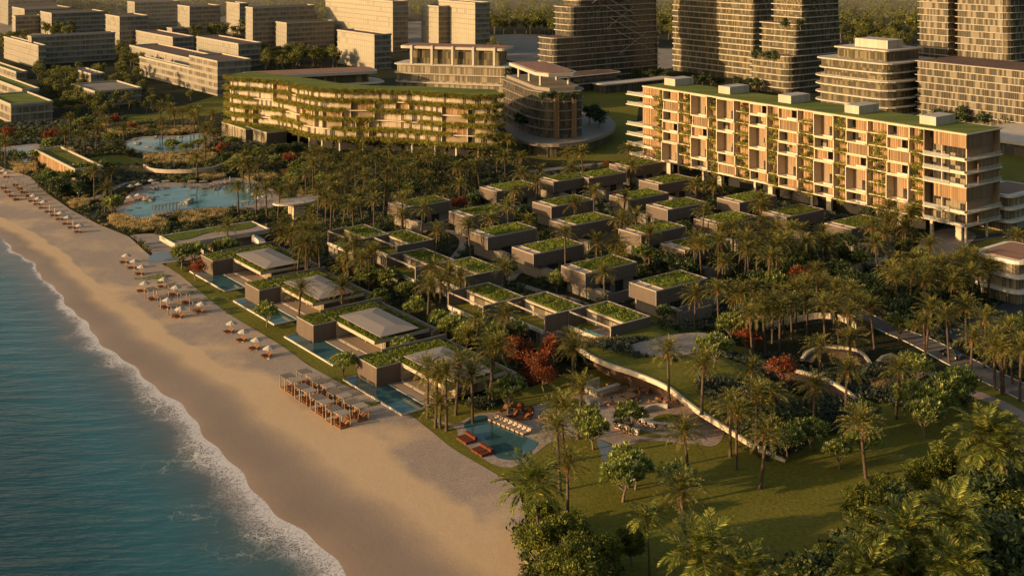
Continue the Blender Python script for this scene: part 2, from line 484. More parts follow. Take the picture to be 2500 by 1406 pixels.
M['blade'] = m_foliage('lawn blades', (.10, .115, .016), (.20, .19, .026), (.28, .24, .04), .25, nscale=.12, dark=.6)
M['coco'] = m_foliage('coconut fronds', (.085, .12, .017), (.25, .27, .038), (.46, .37, .08), .3, nscale=.6, dark=.5)
M['frangi'] = m_foliage('frangipani leaves', (.14, .19, .036), (.40, .42, .07), (.62, .58, .22), .25, nscale=.9, dark=.55)
M['darkleaf'] = m_foliage('dark glossy leaves', (.042, .066, .020), (.10, .13, .038), (.19, .21, .08), .15, rough=.4)
M['broad'] = m_foliage('broad tree leaves', (.075, .105, .015), (.23, .25, .034), (.40, .37, .06), .3, nscale=.5, dark=.4)
M['forest'] = m_foliage('forest leaves', (.105, .125, .026), (.26, .25, .05), (.36, .31, .07), .25, nscale=.12, dark=.45)
M['red'] = m_foliage('red flame blossoms', (.26, .065, .020), (.50, .105, .030), (.11, .095, .024), .25, nscale=.8)
M['gold'] = m_foliage('golden grass', (.48, .34, .14), (.72, .53, .24), (.30, .23, .08), .3, nscale=.5, dark=.5)
M['shrub'] = m_foliage('shrub leaves', (.055, .072, .020), (.125, .135, .036), (.22, .20, .06), .15, nscale=.25, dark=.5)
M['teal'] = m_foliage('blue green shrubs', (.065, .082, .052), (.14, .165, .10), (.25, .255, .15), .15, nscale=.3, dark=.5)
M['hang'] = m_foliage('hanging planting', (.22, .225, .03), (.46, .40, .055), (.62, .48, .09), .3, nscale=.6, dark=.5)
M['grasstuft'] = m_foliage('roof grass tufts', (.13, .19, .02), (.27, .31, .036), (.38, .33, .06), .25, nscale=.5, dark=.55)
# ------------------------------------------------------------------ plants
def unit(a): return a / np.maximum(np.linalg.norm(a, axis=-1, keepdims=True), 1e-9)

def leaf_quads(c, d, n, L, w):
    """diamond leaves: centres c, long axis d, normals n (k,3); length L and width w arrays"""
    s = np.cross(d, n); s = unit(s)
    L = L[:, None]; w = w[:, None]
    a = c - d * L * .5; b = c + s * w * .5 + d * L * .02; e = c + d * L * .5; g = c - s * w * .5 + d * L * .02
    v = np.stack([a, b, e, g], 1).reshape(-1, 3)
    q = np.arange(len(v)).reshape(-1, 4)
    return v, q

def frond(r, az, el, length, droop, npair, leaf, lw, seg=9, vee=.5, hang=.3):
    """one pinnate frond from the origin: returns verts, quads"""
    t = np.linspace(0, 1, seg)
    ang = el - droop * t ** 1.4
    dx = np.cos(ang) * length / (seg - 1); dz = np.sin(ang) * length / (seg - 1)
    h = np.concatenate([[0], np.cumsum(dx)[:-1]]); z = np.concatenate([[0], np.cumsum(dz)[:-1]])
    ca, sa = math.cos(az), math.sin(az)
    spine = np.stack([h * ca, h * sa, z], 1)
    side = np.array([-sa, ca, 0.0])
    tt = np.linspace(.14, 1, npair) + r.uniform(-.01, .01, npair)
    tt = np.clip(tt, 0, 1)
    pt = np.stack([np.interp(tt, t, spine[:, k]) for k in range(3)], 1)
    tg = np.stack([np.interp(tt, t, np.gradient(spine[:, k])) for k in range(3)], 1); tg = unit(tg)
    up = unit(np.cross(tg, side[None, :].repeat(npair, 0)))
    up = np.where(up[:, 2:3] < 0, -up, up)
    out_v, out_q = [], []; off = 0
    prof = np.sin(np.clip(tt * 1.05, 0, 1) * math.pi) ** .6 * .75 + .3
    for sgn in (1, -1):
        d = unit(sgn * side[None] * (1.0 - .35 * tt[:, None]) + tg * (.45 + .5 * tt[:, None]) + up * vee + r.normal(0, .10, (npair, 3)))
        d[:, 2] -= hang * r.uniform(.6, 1.3, npair); d = unit(d)
        L = leaf * prof * r.uniform(.8, 1.15, npair)
        nrm = unit(np.cross(d, tg) + r.normal(0, .2, (npair, 3)))
        v, q = leaf_quads(pt + d * L[:, None] * .5, d, nrm, L, np.full(npair, lw))
        out_v.append(v); out_q.append(q + off); off += len(v)
    # rachis
    w = .035 * (1 - t * .8)[:, None]
    a = spine + side * w; b = spine - side * w
    v = np.concatenate([a, b]); q = np.array([[i, i + 1, seg + i + 1, seg + i] for i in range(seg - 1)])
    out_v.append(v); out_q.append(q + off)
    return np.concatenate(out_v), np.concatenate(out_q)

def join(parts):
    vs, qs, off = [], [], 0
    for v, q in parts:
        vs.append(v); qs.append(q + off); off += len(v)
    return np.concatenate(vs), np.concatenate(qs)

def date_crown(seed, nf=46, length=3.7, npair=16, lw=.115):
    r = np.random.default_rng(seed); parts = []
    for i in range(nf):
        k = i / nf
        el = R(82 - 100 * k ** .9) + r.normal(0, .10)
        parts.append(frond(r, i * 2.39996 + r.normal(0, .15), el, length * r.uniform(.85, 1.08) * (.82 + .3 * min(k * 2, 1)), R(52) * r.uniform(.7, 1.25), npair, .66, lw, vee=.42, hang=.12))
    nlive = sum(len(q) for v, q in parts)
    for i in range(6):
        parts.append(frond(r, r.uniform(0, 6.28), R(r.uniform(-45, -15)), length * r.uniform(.6, .85), R(r.uniform(25, 45)), max(8, npair - 3), .5, lw * .8, vee=.2, hang=.3))
    v, q = join(parts)
    return np_mesh('date_palm_crown', v, q, [M['frond'], M['dry']], mi=(np.arange(len(q)) >= nlive).astype(int))

def coco_crown(seed, nf=30, length=5.4, npair=44):
    r = np.random.default_rng(seed); parts = []
    for i in range(nf):
        k = i / nf
        el = R(78 - 95 * k) + r.normal(0, .1)
        parts.append(frond(r, i * 2.39996 + r.normal(0, .2), el, length * r.uniform(.85, 1.1), R(72) * r.uniform(.7, 1.25), npair, 1.1, .15, seg=12, vee=.2, hang=.22))
    return np_mesh('coconut_palm_crown', *join(parts), M['coco'])

def trunk_mesh(seed, h, r0, r1, lean=.03, n=8, mat='bark', rings=10):
    r = np.random.default_rng(seed); m = MB(); pts = []; rad = []
    a = r.uniform(0, 6.28)
    for i in range(rings + 1):
        t = i / rings
        pts.append((math.cos(a) * lean * h * t * t, math.sin(a) * lean * h * t * t, -.3 + (h + .3) * t))
        rad.append((r0 + (r1 - r0) * t) * (1.35 if i == 0 else 1) * r.uniform(.95, 1.08))
    m.pipe(pts, rad, n)
    return m.mesh('palm_trunk', M[mat], True), pts[-1]

def fruit_mesh(seed, n=7):
    r = np.random.default_rng(seed); m = MB()
    for i in range(n):
        a = i * 6.28 / n + r.uniform(-.3, .3)
        p0 = (0, 0, -.05); p1 = (math.cos(a) * .35, math.sin(a) * .35, -.15); p2 = (math.cos(a) * .5, math.sin(a) * .5, -.8 - r.uniform(0, .3))
        m.pipe([p0, p1, p2], [.04, .11, .07], 5)
    return m.mesh('fruit_cluster', M['fruit'])

PALM = [date_crown(100 + i) for i in range(6)]
PALM_LO = [date_crown(200 + i, 40, 3.7, 11, .19) for i in range(4)]
COCO = [coco_crown(300 + i) for i in range(4)]
FRUIT = [fruit_mesh(400 + i) for i in range(3)]
TR = {}
def palm_trunk(h, kind):
    k = (kind, round(h * 2) / 2)
    if k not in TR:
        if kind == 'date': TR[k] = trunk_mesh(int(h * 10), k[1], .26, .21, .02)
        else: TR[k] = trunk_mesh(int(h * 10) + 5, k[1], .30, .15, .12, rings=14)
    return TR[k], k[1]

def clumps(r, n, rad, shape=(1, 1, .75), hollow=.55):
    """points spread through an uneven crown volume"""
    d = unit(r.normal(0, 1, (n, 3)))
    d[:, 2] = np.abs(d[:, 2]) * 1.0 - .25 * (r.random(n) < .35)
    q = hollow + (1 - hollow) * r.random(n) ** .6
    lump = 1 + .22 * np.sin(d[:, 0] * 3.1 + r.uniform(0, 6)) * np.cos(d[:, 1] * 2.7 + r.uniform(0, 6))
    return d * (q * lump)[:, None] * np.array(shape) * rad

def lobed(r, n, nl, shape=(1, 1, .9)):
    """a crown made of several unequal lobes: points in a unit-sized uneven volume"""
    c = unit(r.normal(0, 1, (nl, 3))) * r.uniform(.35, .72, (nl, 1)) * np.array(shape); c[:, 2] = c[:, 2] * .9 + .05
    rad = r.uniform(.24, .46, nl); w = rad ** 2 / (rad ** 2).sum(); k = r.choice(nl, n, p=w)
    d = unit(r.normal(0, 1, (n, 3))); q = .5 + .5 * r.random(n) ** .5
    return c[k] + d * (rad[k] * q)[:, None] * np.array([1.1, 1.1, .8])

def leaves_at(r, pts, nper, spread, L, w, up=.5, out=.6):
    k = len(pts) * nper
    c = np.repeat(pts, nper, 0); off = r.normal(0, 1, (k, 3)) * spread
    off[:, 2] *= .75
    cc = c + off
    d = unit(unit(off) * out + r.normal(0, .5, (k, 3)) + np.array([0, 0, .15]))
    nn = unit(r.normal(0, .6, (k, 3)) + np.array([0, 0, up]))
    return leaf_quads(cc, d, nn, L * r.uniform(.7, 1.3, k), w * r.uniform(.7, 1.2, k))

def rosettes(r, pts, nleaf, L, w):
    """frangipani: whorls of long leaves at the branch tips"""
    k = len(pts) * nleaf
    c = np.repeat(pts, nleaf, 0)
    az = np.tile(np.arange(nleaf) * 2.39996, len(pts)) + np.repeat(r.uniform(0, 6, len(pts)), nleaf)
    el = np.tile(np.linspace(1.15, -.15, nleaf), len(pts)) + r.normal(0, .12, k)
    ax = np.repeat(unit(pts * np.array([.6, .6, .5]) + np.array([0, 0, .8])), nleaf, 0)
    d = np.stack([np.cos(az) * np.cos(el), np.sin(az) * np.cos(el), np.sin(el)], 1)
    d = unit(d + ax * .35)
    nn = unit(np.cross(d, np.stack([-np.sin(az), np.cos(az), np.zeros(k)], 1)))
    LL = L * r.uniform(.75, 1.2, k)
    return leaf_quads(c + d * LL[:, None] * .5, d, nn, LL, w * r.uniform(.8, 1.2, k))

def limb_mesh(seed, pts, h0, r0, spread, nl=7, mat='bark2', zc=0.0):
    """trunk dividing into limbs that reach toward some of the crown's clumps"""
    r = np.random.default_rng(seed); m = MB()
    fork = (r.normal(0, .12) * h0, r.normal(0, .12) * h0, h0 * .55)
    m.pipe([(0, 0, -.3), (fork[0] * .4, fork[1] * .4, h0 * .3), fork], [r0 * 1.3, r0, r0 * .85], 7)
    idx = r.choice(len(pts), min(nl, len(pts)), False)
    for i in idx:
        e = np.array(pts[i]) * .8 + np.array([0, 0, zc])
        f = np.array(fork); mid = f * .55 + e * .45 + np.array([0, 0, -.08 * np.linalg.norm(e - f)]) + r.normal(0, .1, 3) * spread
        m.pipe([tuple(f), tuple(mid), tuple(e)], [r0 * .6, r0 * .36, r0 * .12], 5)
    return m.mesh('tree_trunk', M[mat], True)

TREE = {}
def tree_kind(key, nvar, fn):
    TREE[key] = [fn(i) for i in range(nvar)]

def frangi(i):
    r = np.random.default_rng(500 + i)
    pts = clumps(r, 95, 1.0, (1, 1, .72), .5)
    rr = 2.6; zc = 2.9
    v, q = rosettes(r, pts * rr, 14, .78, .26)
    v = v + np.array([0, 0, zc])
    return np_mesh('frangipani_crown', v, q, M['frangi']), limb_mesh(510 + i, pts * rr, 2.2, .16, .5, 12, zc=zc)
def darkround(i):
    r = np.random.default_rng(520 + i)
    pts = lobed(r, 120, 9, (1, 1, .9)); rr = 2.9; zc = 2.8
    v, q = leaves_at(r, pts * rr, 16, .34, .46, .22)
    return np_mesh('glossy_tree_crown', v + np.array([0, 0, zc]), q, M['darkleaf']), limb_mesh(530 + i, pts * rr, 2.0, .16, .5, 8, zc=zc)
def flame(i):
    r = np.random.default_rng(540 + i)
    pts = lobed(r, 120, 9, (1, 1, .7)); rr = 3.0; zc = 3.2
    v, q = leaves_at(r, pts * rr, 13, .3, .34, .22)
    return np_mesh('flame_tree_crown', v + np.array([0, 0, zc]), q, M['red']), limb_mesh(550 + i, pts * rr, 2.4, .14, .5, 14, zc=zc)
def broad(i):
    r = np.random.default_rng(560 + i)
    pts = lobed(r, 190, 10); rr = 3.8; zc = 6.0
    v, q = leaves_at(r, pts * rr, 20, .42, .55, .27)
    return np_mesh('broadleaf_crown', v + np.array([0, 0, zc]), q, M['broad']), limb_mesh(570 + i, pts * rr, 4.2, .26, .8, 14, zc=zc)
def broad_big(i):
    r = np.random.default_rng(580 + i)
    pts = lobed(r, 340, 13, (1, 1, 1.05)); rr = 4.7; zc = 6.6
    v, q = leaves_at(r, pts * rr, 26, .36, .52, .22)
    return np_mesh('broadleaf_crown', v + np.array([0, 0, zc]), q, M['broad']), limb_mesh(590 + i, pts * rr, 4.2, .28, .9, 18, zc=zc)
def forest(i):
    r = np.random.default_rng(600 + i)
    pts = lobed(r, 75, 9, (1, 1, 1.35)); rr = 4.5; zc = 9.0 + r.uniform(-1, 1)
    v, q = leaves_at(r, pts * rr, 12, .55, .85, .5)
    return np_mesh('forest_tree_crown', v + np.array([0, 0, zc]), q, M['forest']), limb_mesh(620 + i, pts * rr, 7.5, .3, .8, 6, zc=zc)
def terrace_tree(i):
    r = np.random.default_rng(640 + i)
    pts = lobed(r, 70, 7, (1, 1, 1.0)); rr = 2.9; zc = 4.2
    v, q = leaves_at(r, pts * rr, 12, .45, .7, .4)
    return np_mesh('terrace_tree_crown', v + np.array([0, 0, zc]), q, M['darkleaf']), limb_mesh(650 + i, pts * rr, 3.2, .16, .5, 7, zc=zc)
tree_kind('frangi', 4, frangi); tree_kind('dark', 3, darkround); tree_kind('flame', 3, flame)
tree_kind('broad', 4, broad); tree_kind('big', 3, broad_big); tree_kind('forest', 6, forest); tree_kind('terrace', 3, terrace_tree)

# clump meshes for the planted beds (merged by the hundred into ground cover)
def clump_set(kind, seed, n=6):
    out = []
    for i in range(n):
        r = np.random.default_rng(seed + i)
        if kind == 'shrub':
            pts = clumps(r, 9, .62, (1, 1, .8), .4); v, q = leaves_at(r, pts, 9, .2, .34, .2); v[:, 2] += .38
        elif kind == 'grass':
            k = 46; az = r.uniform(0, 6.28, k); el = r.uniform(.7, 1.5, k)
            d = np.stack([np.cos(az) * np.cos(el), np.sin(az) * np.cos(el), np.sin(el)], 1)
            L = r.uniform(.6, 1.15, k); b = r.normal(0, .3, (k, 3)) * np.array([1, 1, 0])
            nn = unit(np.cross(d, np.array([0, 0, 1.0])) @ np.eye(3) + r.normal(0, .4, (k, 3)))
            v, q = leaf_quads(b + d * L[:, None] * .5, d, nn, L, np.full(k, .085))
        elif kind == 'agave':
            k = 22; az = np.arange(k) * 2.4; el = np.linspace(1.3, .25, k)
            d = np.stack([np.cos(az) * np.cos(el), np.sin(az) * np.cos(el), np.sin(el)], 1)
            L = r.uniform(.7, 1.1, k); nn = unit(np.cross(d, np.stack([-np.sin(az), np.cos(az), 0 * az], 1)))
            v, q = leaf_quads(d * L[:, None] * .5, d, nn, L, np.full(k, .13))
        elif kind == 'tuft':
            k = 16; az = r.uniform(0, 6.28, k); el = r.uniform(.3, 1.4, k)
            d = np.stack([np.cos(az) * np.cos(el), np.sin(az) * np.cos(el), np.sin(el)], 1)
            L = r.uniform(.16, .36, k); b = r.normal(0, .16, (k, 3)) * np.array([1, 1, 0])
            v, q = leaf_quads(b + d * L[:, None] * .5, d, unit(r.normal(0, 1, (k, 3))), L, np.full(k, .09))
        elif kind == 'hang':
            k = 70; c = r.normal(0, 1, (k, 3)) * np.array([.5, .28, .25]); c[:, 2] -= r.random(k) ** 2 * .8
            d = unit(r.normal(0, .7, (k, 3)) + np.array([0, 0, -.5])); v, q = leaf_quads(c, d, unit(r.normal(0, 1, (k, 3))), r.uniform(.25, .5, k), r.uniform(.1, .2, k))
        out.append((v, q))
    return out
CL = {k: clump_set(k, 700 + 20 * i) for i, k in enumerate(('shrub', 'grass', 'agave', 'tuft', 'hang'))}

def merge_clumps(kind, pts, seed, smin=.7, smax=1.3, sz=1.0):
    r = np.random.default_rng(seed); vs = []; qs = []; off = 0; sets = CL[kind]
    for p in pts:
        v, q = sets[r.integers(len(sets))]
        a = r.uniform(0, 6.28); s = r.uniform(smin, smax)
        c, si = math.cos(a) * s, math.sin(a) * s
        w = np.empty_like(v); w[:, 0] = v[:, 0] * c - v[:, 1] * si + p[0]; w[:, 1] = v[:, 0] * si + v[:, 1] * c + p[1]; w[:, 2] = v[:, 2] * s * sz + p[2]
        vs.append(w); qs.append(q + off); off += len(v)
    return np.concatenate(vs), np.concatenate(qs)

def cover(name, kind, mat, pts, seed, label, cat, smin=.7, smax=1.3, sz=1.0, parent=None):
    if not len(pts): return None
    o = mesh_obj(name, np_mesh(name, *merge_clumps(kind, pts, seed, smin, smax, sz), M[mat]), parent)
    return tag(o, label, cat, None, 'stuff')

def place_tree(kind, name, cat, p, s=1.0, rz=None, crown='crown', sxy=1.0):
    i = rng.integers(len(TREE[kind])); cr, tr = TREE[kind][i]
    o = thing(name, None, cat, p, rng.uniform(0, 6.28) if rz is None else rz)
    o.scale = (s * sxy, s * sxy, s)
    mesh_obj('trunk', tr, o); mesh_obj(crown, cr, o)
    return o

def place_palm(p, h, s=1.0, lo=False, fruit=True, kind='date'):
    (tm, top), hh = palm_trunk(h / s, kind)
    o = thing('date_palm' if kind == 'date' else 'coconut_palm', None, 'palm tree', p, rng.uniform(0, 6.28))
    o.rotation_euler = (rng.normal(0, .06), rng.normal(0, .06), rng.uniform(0, 6.28)); o.scale = (s, s, s * (h / s) / hh)
    mesh_obj('trunk', tm, o)
    me = (PALM_LO if lo else PALM) if kind == 'date' else COCO
    mesh_obj('crown', me[rng.integers(len(me))], o, top)
    if fruit and kind == 'date': mesh_obj('fruit_cluster', FRUIT[rng.integers(3)], o, top)
    return o
# ------------------------------------------------------------------ beach, sea, ground
S_px = [(-700, 330), (-420, 412), (-200, 490), (-60, 552), (0, 580), (30, 605), (75, 640), (110, 680), (150, 725), (190, 765), (215, 800), (240, 826), (268, 850), (300, 880),
        (337, 905), (385, 943), (440, 990), (480, 1032), (520, 1075), (555, 1120), (592, 1167), (640, 1213), (690, 1258), (742, 1302), (800, 1352), (858, 1408), (930, 1475), (1060, 1610), (1300, 1900)]
B_px = [(-700, 270), (-420, 312), (-200, 358), (0, 408), (75, 432), (112, 470), (172, 512), (240, 548), (315, 578), (352, 612), (385, 640), (410, 652), (440, 672), (480, 705), (520, 738),
        (560, 768), (600, 792), (640, 815), (690, 845), (750, 890), (830, 935), (920, 975), (1000, 1012), (1050, 1050), (1100, 1092), (1150, 1122), (1200, 1150), (1265, 1192),
        (1285, 1270), (1275, 1340), (1290, 1450), (1380, 1620), (1500, 1900)]
s_uv = np.array([UV(P(*p)) for p in S_px]); b_uv = np.array([UV(P(*p)) for p in B_px])
so, bo = np.argsort(s_uv[:, 1]), np.argsort(b_uv[:, 1])
def u_shore(v): return np.interp(v, s_uv[so, 1], s_uv[so, 0])
def u_beach(v): return np.interp(v, b_uv[bo, 1], b_uv[bo, 0])
vg = np.linspace(max(s_uv[:, 1].min(), b_uv[:, 1].min()), min(s_uv[:, 1].max(), b_uv[:, 1].max()), 320)
def smooth1(a, k=4):
    return np.convolve(np.pad(a, k, mode='edge'), np.ones(2 * k + 1) / (2 * k + 1), 'valid')
us = smooth1(u_shore(vg), 2) + .5 * np.sin(vg * .22) + .3 * np.sin(vg * .57 + 1); ub = smooth1(u_beach(vg), 1)
ts = np.array([-1, 0, .04, .1, .2, .35, .5, .75, 1.0])
zz = np.array([-.6, -.10, -.02, .03, .05, .055, .05, .05, .05])
verts, wet = [], []
for i, v in enumerate(vg):
    yy = pix(W(us[i], v))[1]
    ww = np.interp(yy, [450, 700, 900, 1200, 1450], [7, 10, 15, 21, 24])
    for t, z in zip(ts, zz):
        u = us[i] - 5 if t < 0 else us[i] + t * (ub[i] - us[i])
        verts.append(W(u, v, z)); wet.append(min(1, max(0, 1 - (u - us[i]) / ww)))
nt = len(ts)
q = [(i * nt + j, i * nt + j + 1, (i + 1) * nt + j + 1, (i + 1) * nt + j) for i in range(len(vg) - 1) for j in range(nt - 1)]
me = np_mesh('sand_beach', np.array(verts), np.array(q), M['sand'], True)
me.attributes.new('wet', 'FLOAT', 'POINT').data.foreach_set('value', np.array(wet, np.float32))
if me.polygons[0].normal.z < 0: me.flip_normals()
tag(mesh_obj('sand_beach', me), kind='structure')

ds = np.array([-4, 0, 1.5, 3, 5, 8, 12, 18, 26, 40, 60, 100, 180, 320, 700])
m = MB(); fwv = []
arc = np.concatenate([[0], np.cumsum(np.hypot(np.diff(us), np.diff(vg)))])
verts, uvs = [], []
for i, v in enumerate(vg):
    yy = pix(W(us[i], v))[1]
    for d in ds:
        verts.append(W(us[i] - d, v, -.10)); uvs.append((arc[i], d)); fwv.append(np.interp(yy, [500, 720, 800, 900, 1050, 1250, 1450], [.9, 1.6, 4.5, 4.5, 6.5, 8.5, 9]))
nd = len(ds); q = np.array([(i * nd + j, i * nd + j + 1, (i + 1) * nd + j + 1, (i + 1) * nd + j) for i in range(len(vg) - 1) for j in range(nd - 1)])
me = np_mesh('sea_water', np.array(verts), q, M['sea'], True)
uvl = me.uv_layers.new(name='UVMap'); lv = np.zeros(len(me.loops), np.int32); me.loops.foreach_get('vertex_index', lv)
uvl.data.foreach_set('uv', np.array(uvs, np.float32)[lv].ravel())
me.attributes.new('foamw', 'FLOAT', 'POINT').data.foreach_set('value', np.array(fwv, np.float32))
if me.polygons[0].normal.z < 0: me.flip_normals()
tag(mesh_obj('sea_water', me), kind='structure')

# one ground sheet from mid-beach to the horizon
mid = [W((a + b) * .5, v)[:2] for a, b, v in zip(us[::4], ub[::4], vg[::4])]
poly = [mid[0], (600, 60), (3000, 60), (5200, 5200), (-5200, 5200), (-2400, mid[-1][1] + 100), mid[-1]]
sheet('ground', poly[:1] + poly[1:] + list(reversed(mid))[1:-1], -.03, M['soil'])

EXCL = []
def GS(name, pts, z, mat, sm=5, ox=0, oy=0, s=1.0, zz=0.0):
    p = crop(ox, oy, pts, s) if s != 1.0 else pts
    g = Gp(p, zz)
    if sm: g = smooth_poly(g, sm)
    sheet(name, g, z, M[mat]); EXCL.append(g); return ccw(g)
K = S3
# lawns
LAWN = GS('lawn', [(1000, 1014), (1060, 1010), (1120, 985), (1200, 1000), (1330, 930), (1560, 880), (1700, 860), (1830, 850), (2050, 1000), (2100, 960), (2350, 925), (2600, 1010), (2900, 1250), (2900, 1700), (1600, 1700), (1300, 1600),
           (1278, 1400), (1290, 1280), (1268, 1192), (1200, 1152), (1150, 1124), (1100, 1093), (1050, 1052)], .02, 'lawn', 3)
GS('lawn', [(405, 648), (430, 640), (520, 690), (560, 705), (600, 720), (680, 770), (740, 800), (790, 830), (870, 885), (930, 930), (1000, 975), (1060, 1010), (1000, 1014), (920, 977), (830, 938), (690, 848), (600, 795), (520, 741), (440, 675)], .015, 'lawn', 3)
GS('lawn', [(1240, 330), (1350, 200), (1480, 205), (1560, 215), (1560, 330), (1700, 420), (1500, 395), (1290, 385)], .02, 'lawn', 4)
GS('lawn', [(2440, 380), (2500, 340), (2800, 330), (2900, 560), (2500, 520), (2445, 480)], .02, 'lawn', 3)
GS('lawn', [(2290, 600), (2360, 560), (2440, 560), (2480, 590), (2420, 640), (2340, 640)], .02, 'lawn', 4)
GS('lawn', [(610, 1140), (800, 1110), (980, 1130), (1040, 1150), (1020, 1180), (830, 1180), (650, 1160)], .02, 'lawn', 4, 0, 0, K)
GS('lawn', [(880, 820), (1100, 810), (1500, 700), (1640, 640), (1650, 780), (1300, 850), (950, 870)], .02, 'lawn', 4, 0, 0, K)
# paths, drive
def strip(name, pts, w, z, mat, ox=0, oy=0, s=1.0):
    p = crop(ox, oy, pts, s) if s != 1.0 else pts
    c = smooth_poly(Gp(p), 6, False); n = len(c); L, Rr = [], []
    for i in range(n):
        a = np.array(c[max(i - 1, 0)]); b = np.array(c[min(i + 1, n - 1)]); t = (b - a) / np.linalg.norm(b - a); nn = np.array([-t[1], t[0]])
        ww = np.interp(i / (n - 1), np.linspace(0, 1, len(w)), w) if isinstance(w, (list, tuple)) else w
        L.append(np.array(c[i]) + nn * ww / 2); Rr.append(np.array(c[i]) - nn * ww / 2)
    m = MB()
    for i in range(n - 1):
        m.face([(*Rr[i], z), (*Rr[i + 1], z), (*L[i + 1], z), (*L[i], z)])
    o = m.build(name, M[mat]); tag(o, kind='structure')
    EXCL.append([tuple(p) for p in L] + [tuple(p) for p in reversed(Rr)])
    return c, L, Rr
dc, dl, dr = strip('driveway', [(2060, 745), (2165, 800), (2245, 832), (2335, 878), (2430, 925), (2560, 985), (2750, 1080)], [4, 5, 6, 6.5, 6.5, 7, 7], .05, 'road')
def kerb(line, h=.13, w=.28):
    m = MB()
    for i in range(len(line) - 1):
        a, b = np.array(line[i]), np.array(line[i + 1]); t = (b - a) / max(np.linalg.norm(b - a), 1e-6); n2 = np.array([-t[1], t[0]]) * w / 2
        m.prism(ccw([tuple(a - n2), tuple(b - n2), tuple(b + n2), tuple(a + n2)]), -.02, h, bottom=False)
    tag(m.build('kerb', M['paleconcrete']), kind='structure')
kerb(dl); kerb(dr)
strip('footpath', [(2190, 870), (2260, 905), (2340, 945), (2440, 985), (2520, 1030)], 3.2, .045, 'path')
strip('service_road', [(2330, 830), (2420, 790), (2510, 745), (2700, 660)], 9, .035, 'asphalt')
strip('service_road', [(2360, 590), (2440, 575), (2560, 600)], 5, .035, 'asphalt')
strip('garden_path', [(860, 560), (930, 600), (1000, 610), (1090, 650), (1150, 690), (1240, 690), (1330, 715), (1420, 740), (1520, 800), (1600, 815)], 2.4, .04, 'path')
strip('garden_path', [(1090, 650), (1130, 600), (1120, 575), (1080, 560), (1040, 555)], 2.2, .042, 'path')
strip('garden_path', [(1240, 690), (1260, 668), (1300, 640), (1330, 615)], 2.2, .044, 'path')
strip('garden_path', [(1300, 420), (1360, 412), (1420, 405), (1480, 400)], 4.5, .04, 'path')
strip('garden_path', [(740, 700), (800, 730), (900, 780), (1010, 830), (1060, 850)], 2.4, .04, 'path')
strip('garden_path', [(215, 490), (260, 470), (300, 450), (350, 440)], 2.4, .04, 'path')
GS('stone_court', [(2240, 600), (2300, 560), (2380, 570), (2360, 600), (2290, 640)], .04, 'path', 4)
# far streets and plazas between the towers
GS('far_plaza', [(1130, 95), (1330, 85), (1420, 120), (1640, 120), (1650, 165), (1450, 175), (1250, 150)], .05, 'plaza', 3)
GS('far_plaza', [(520, 45), (640, 40), (660, 70), (560, 85)], .05, 'plaza', 3)
GS('far_plaza', [(980, 60), (1040, 55), (1060, 100), (990, 110)], .05, 'plaza', 3)
GS('far_plaza', [(-60, 60), (60, 60), (120, 90), (-60, 95)], .05, 'plaza', 3)
# lagoon gardens: sandy decks and water
GS('lagoon_deck', [(830, 380), (880, 330), (960, 250), (1090, 200), (1300, 195), (1480, 200), (1560, 170), (1680, 160), (1850, 190), (2000, 280), (2000, 350), (1850, 390), (1650, 385), (1500, 400), (1300, 420), (1130, 460), (980, 470), (860, 430)], .05, 'paving', 5, 0, 380, K)
GS('lagoon_water', [(888, 398), (960, 350), (1035, 300), (1060, 262), (1130, 235), (1300, 222), (1480, 232), (1560, 212), (1640, 190), (1740, 195), (1850, 230), (1880, 290), (1800, 350), (1700, 372), (1500, 370), (1420, 382), (1290, 385), (1220, 405), (1100, 440), (1000, 452), (920, 428)], .09, 'lagoon', 5, 0, 380, K)
GS('lagoon_deck', [(870, 1030), (980, 985), (1130, 975), (1300, 970), (1430, 955), (1520, 985), (1490, 1050), (1340, 1095), (1150, 1105), (980, 1095), (890, 1065)], .05, 'paving', 5, 0, 0, K)
GS('lagoon_water', [(905, 1030), (1000, 1000), (1130, 990), (1280, 985), (1420, 968), (1475, 995), (1440, 1040), (1330, 1078), (1150, 1088), (1000, 1078), (925, 1050)], .09, 'lagoon', 5, 0, 0, K)
GS('lagoon_deck', [(0, 1060), (130, 1040), (260, 1030), (300, 1060), (230, 1130), (200, 1190), (120, 1150), (20, 1100)], .05, 'paving', 4, 0, 0, K)
GS('lagoon_water', [(15, 1078), (110, 1065), (220, 1050), (262, 1070), (205, 1120), (185, 1165), (110, 1125), (40, 1100)], .09, 'pond', 4, 0, 0, K)
# beach deck, spa pool and its terrace
GS('beach_deck', [(930, 575), (1050, 560), (1150, 570), (1300, 640), (1450, 690), (1400, 740), (1180, 770), (1070, 790), (1060, 760), (1090, 700), (1000, 620)], .06, 'path', 2, 0, 380, K)
GS('wading_pool', [(1095, 700), (1225, 692), (1300, 725), (1250, 745), (1120, 765), (1055, 765)], .10, 'pond', 2, 0, 380, K)
TERR = GS('pool_terrace', [(745, 605), (900, 655), (930, 690), (935, 740), (1030, 815), (1130, 890), (1220, 930), (1320, 940), (1410, 905), (1500, 830), (1600, 760), (1750, 720), (1930, 735), (2060, 783), (2140, 793), (2240, 752), (2400, 752), (2550, 772), (2680, 768), (2760, 740), (2830, 650), (2760, 590), (2640, 540), (2480, 430),
           (2300, 365), (2100, 360), (1920, 395), (1780, 420), (1560, 480), (1400, 520), (1200, 545), (1080, 555), (980, 600), (900, 630), (780, 600)], .05, 'paving', 4, 800, 820, K)
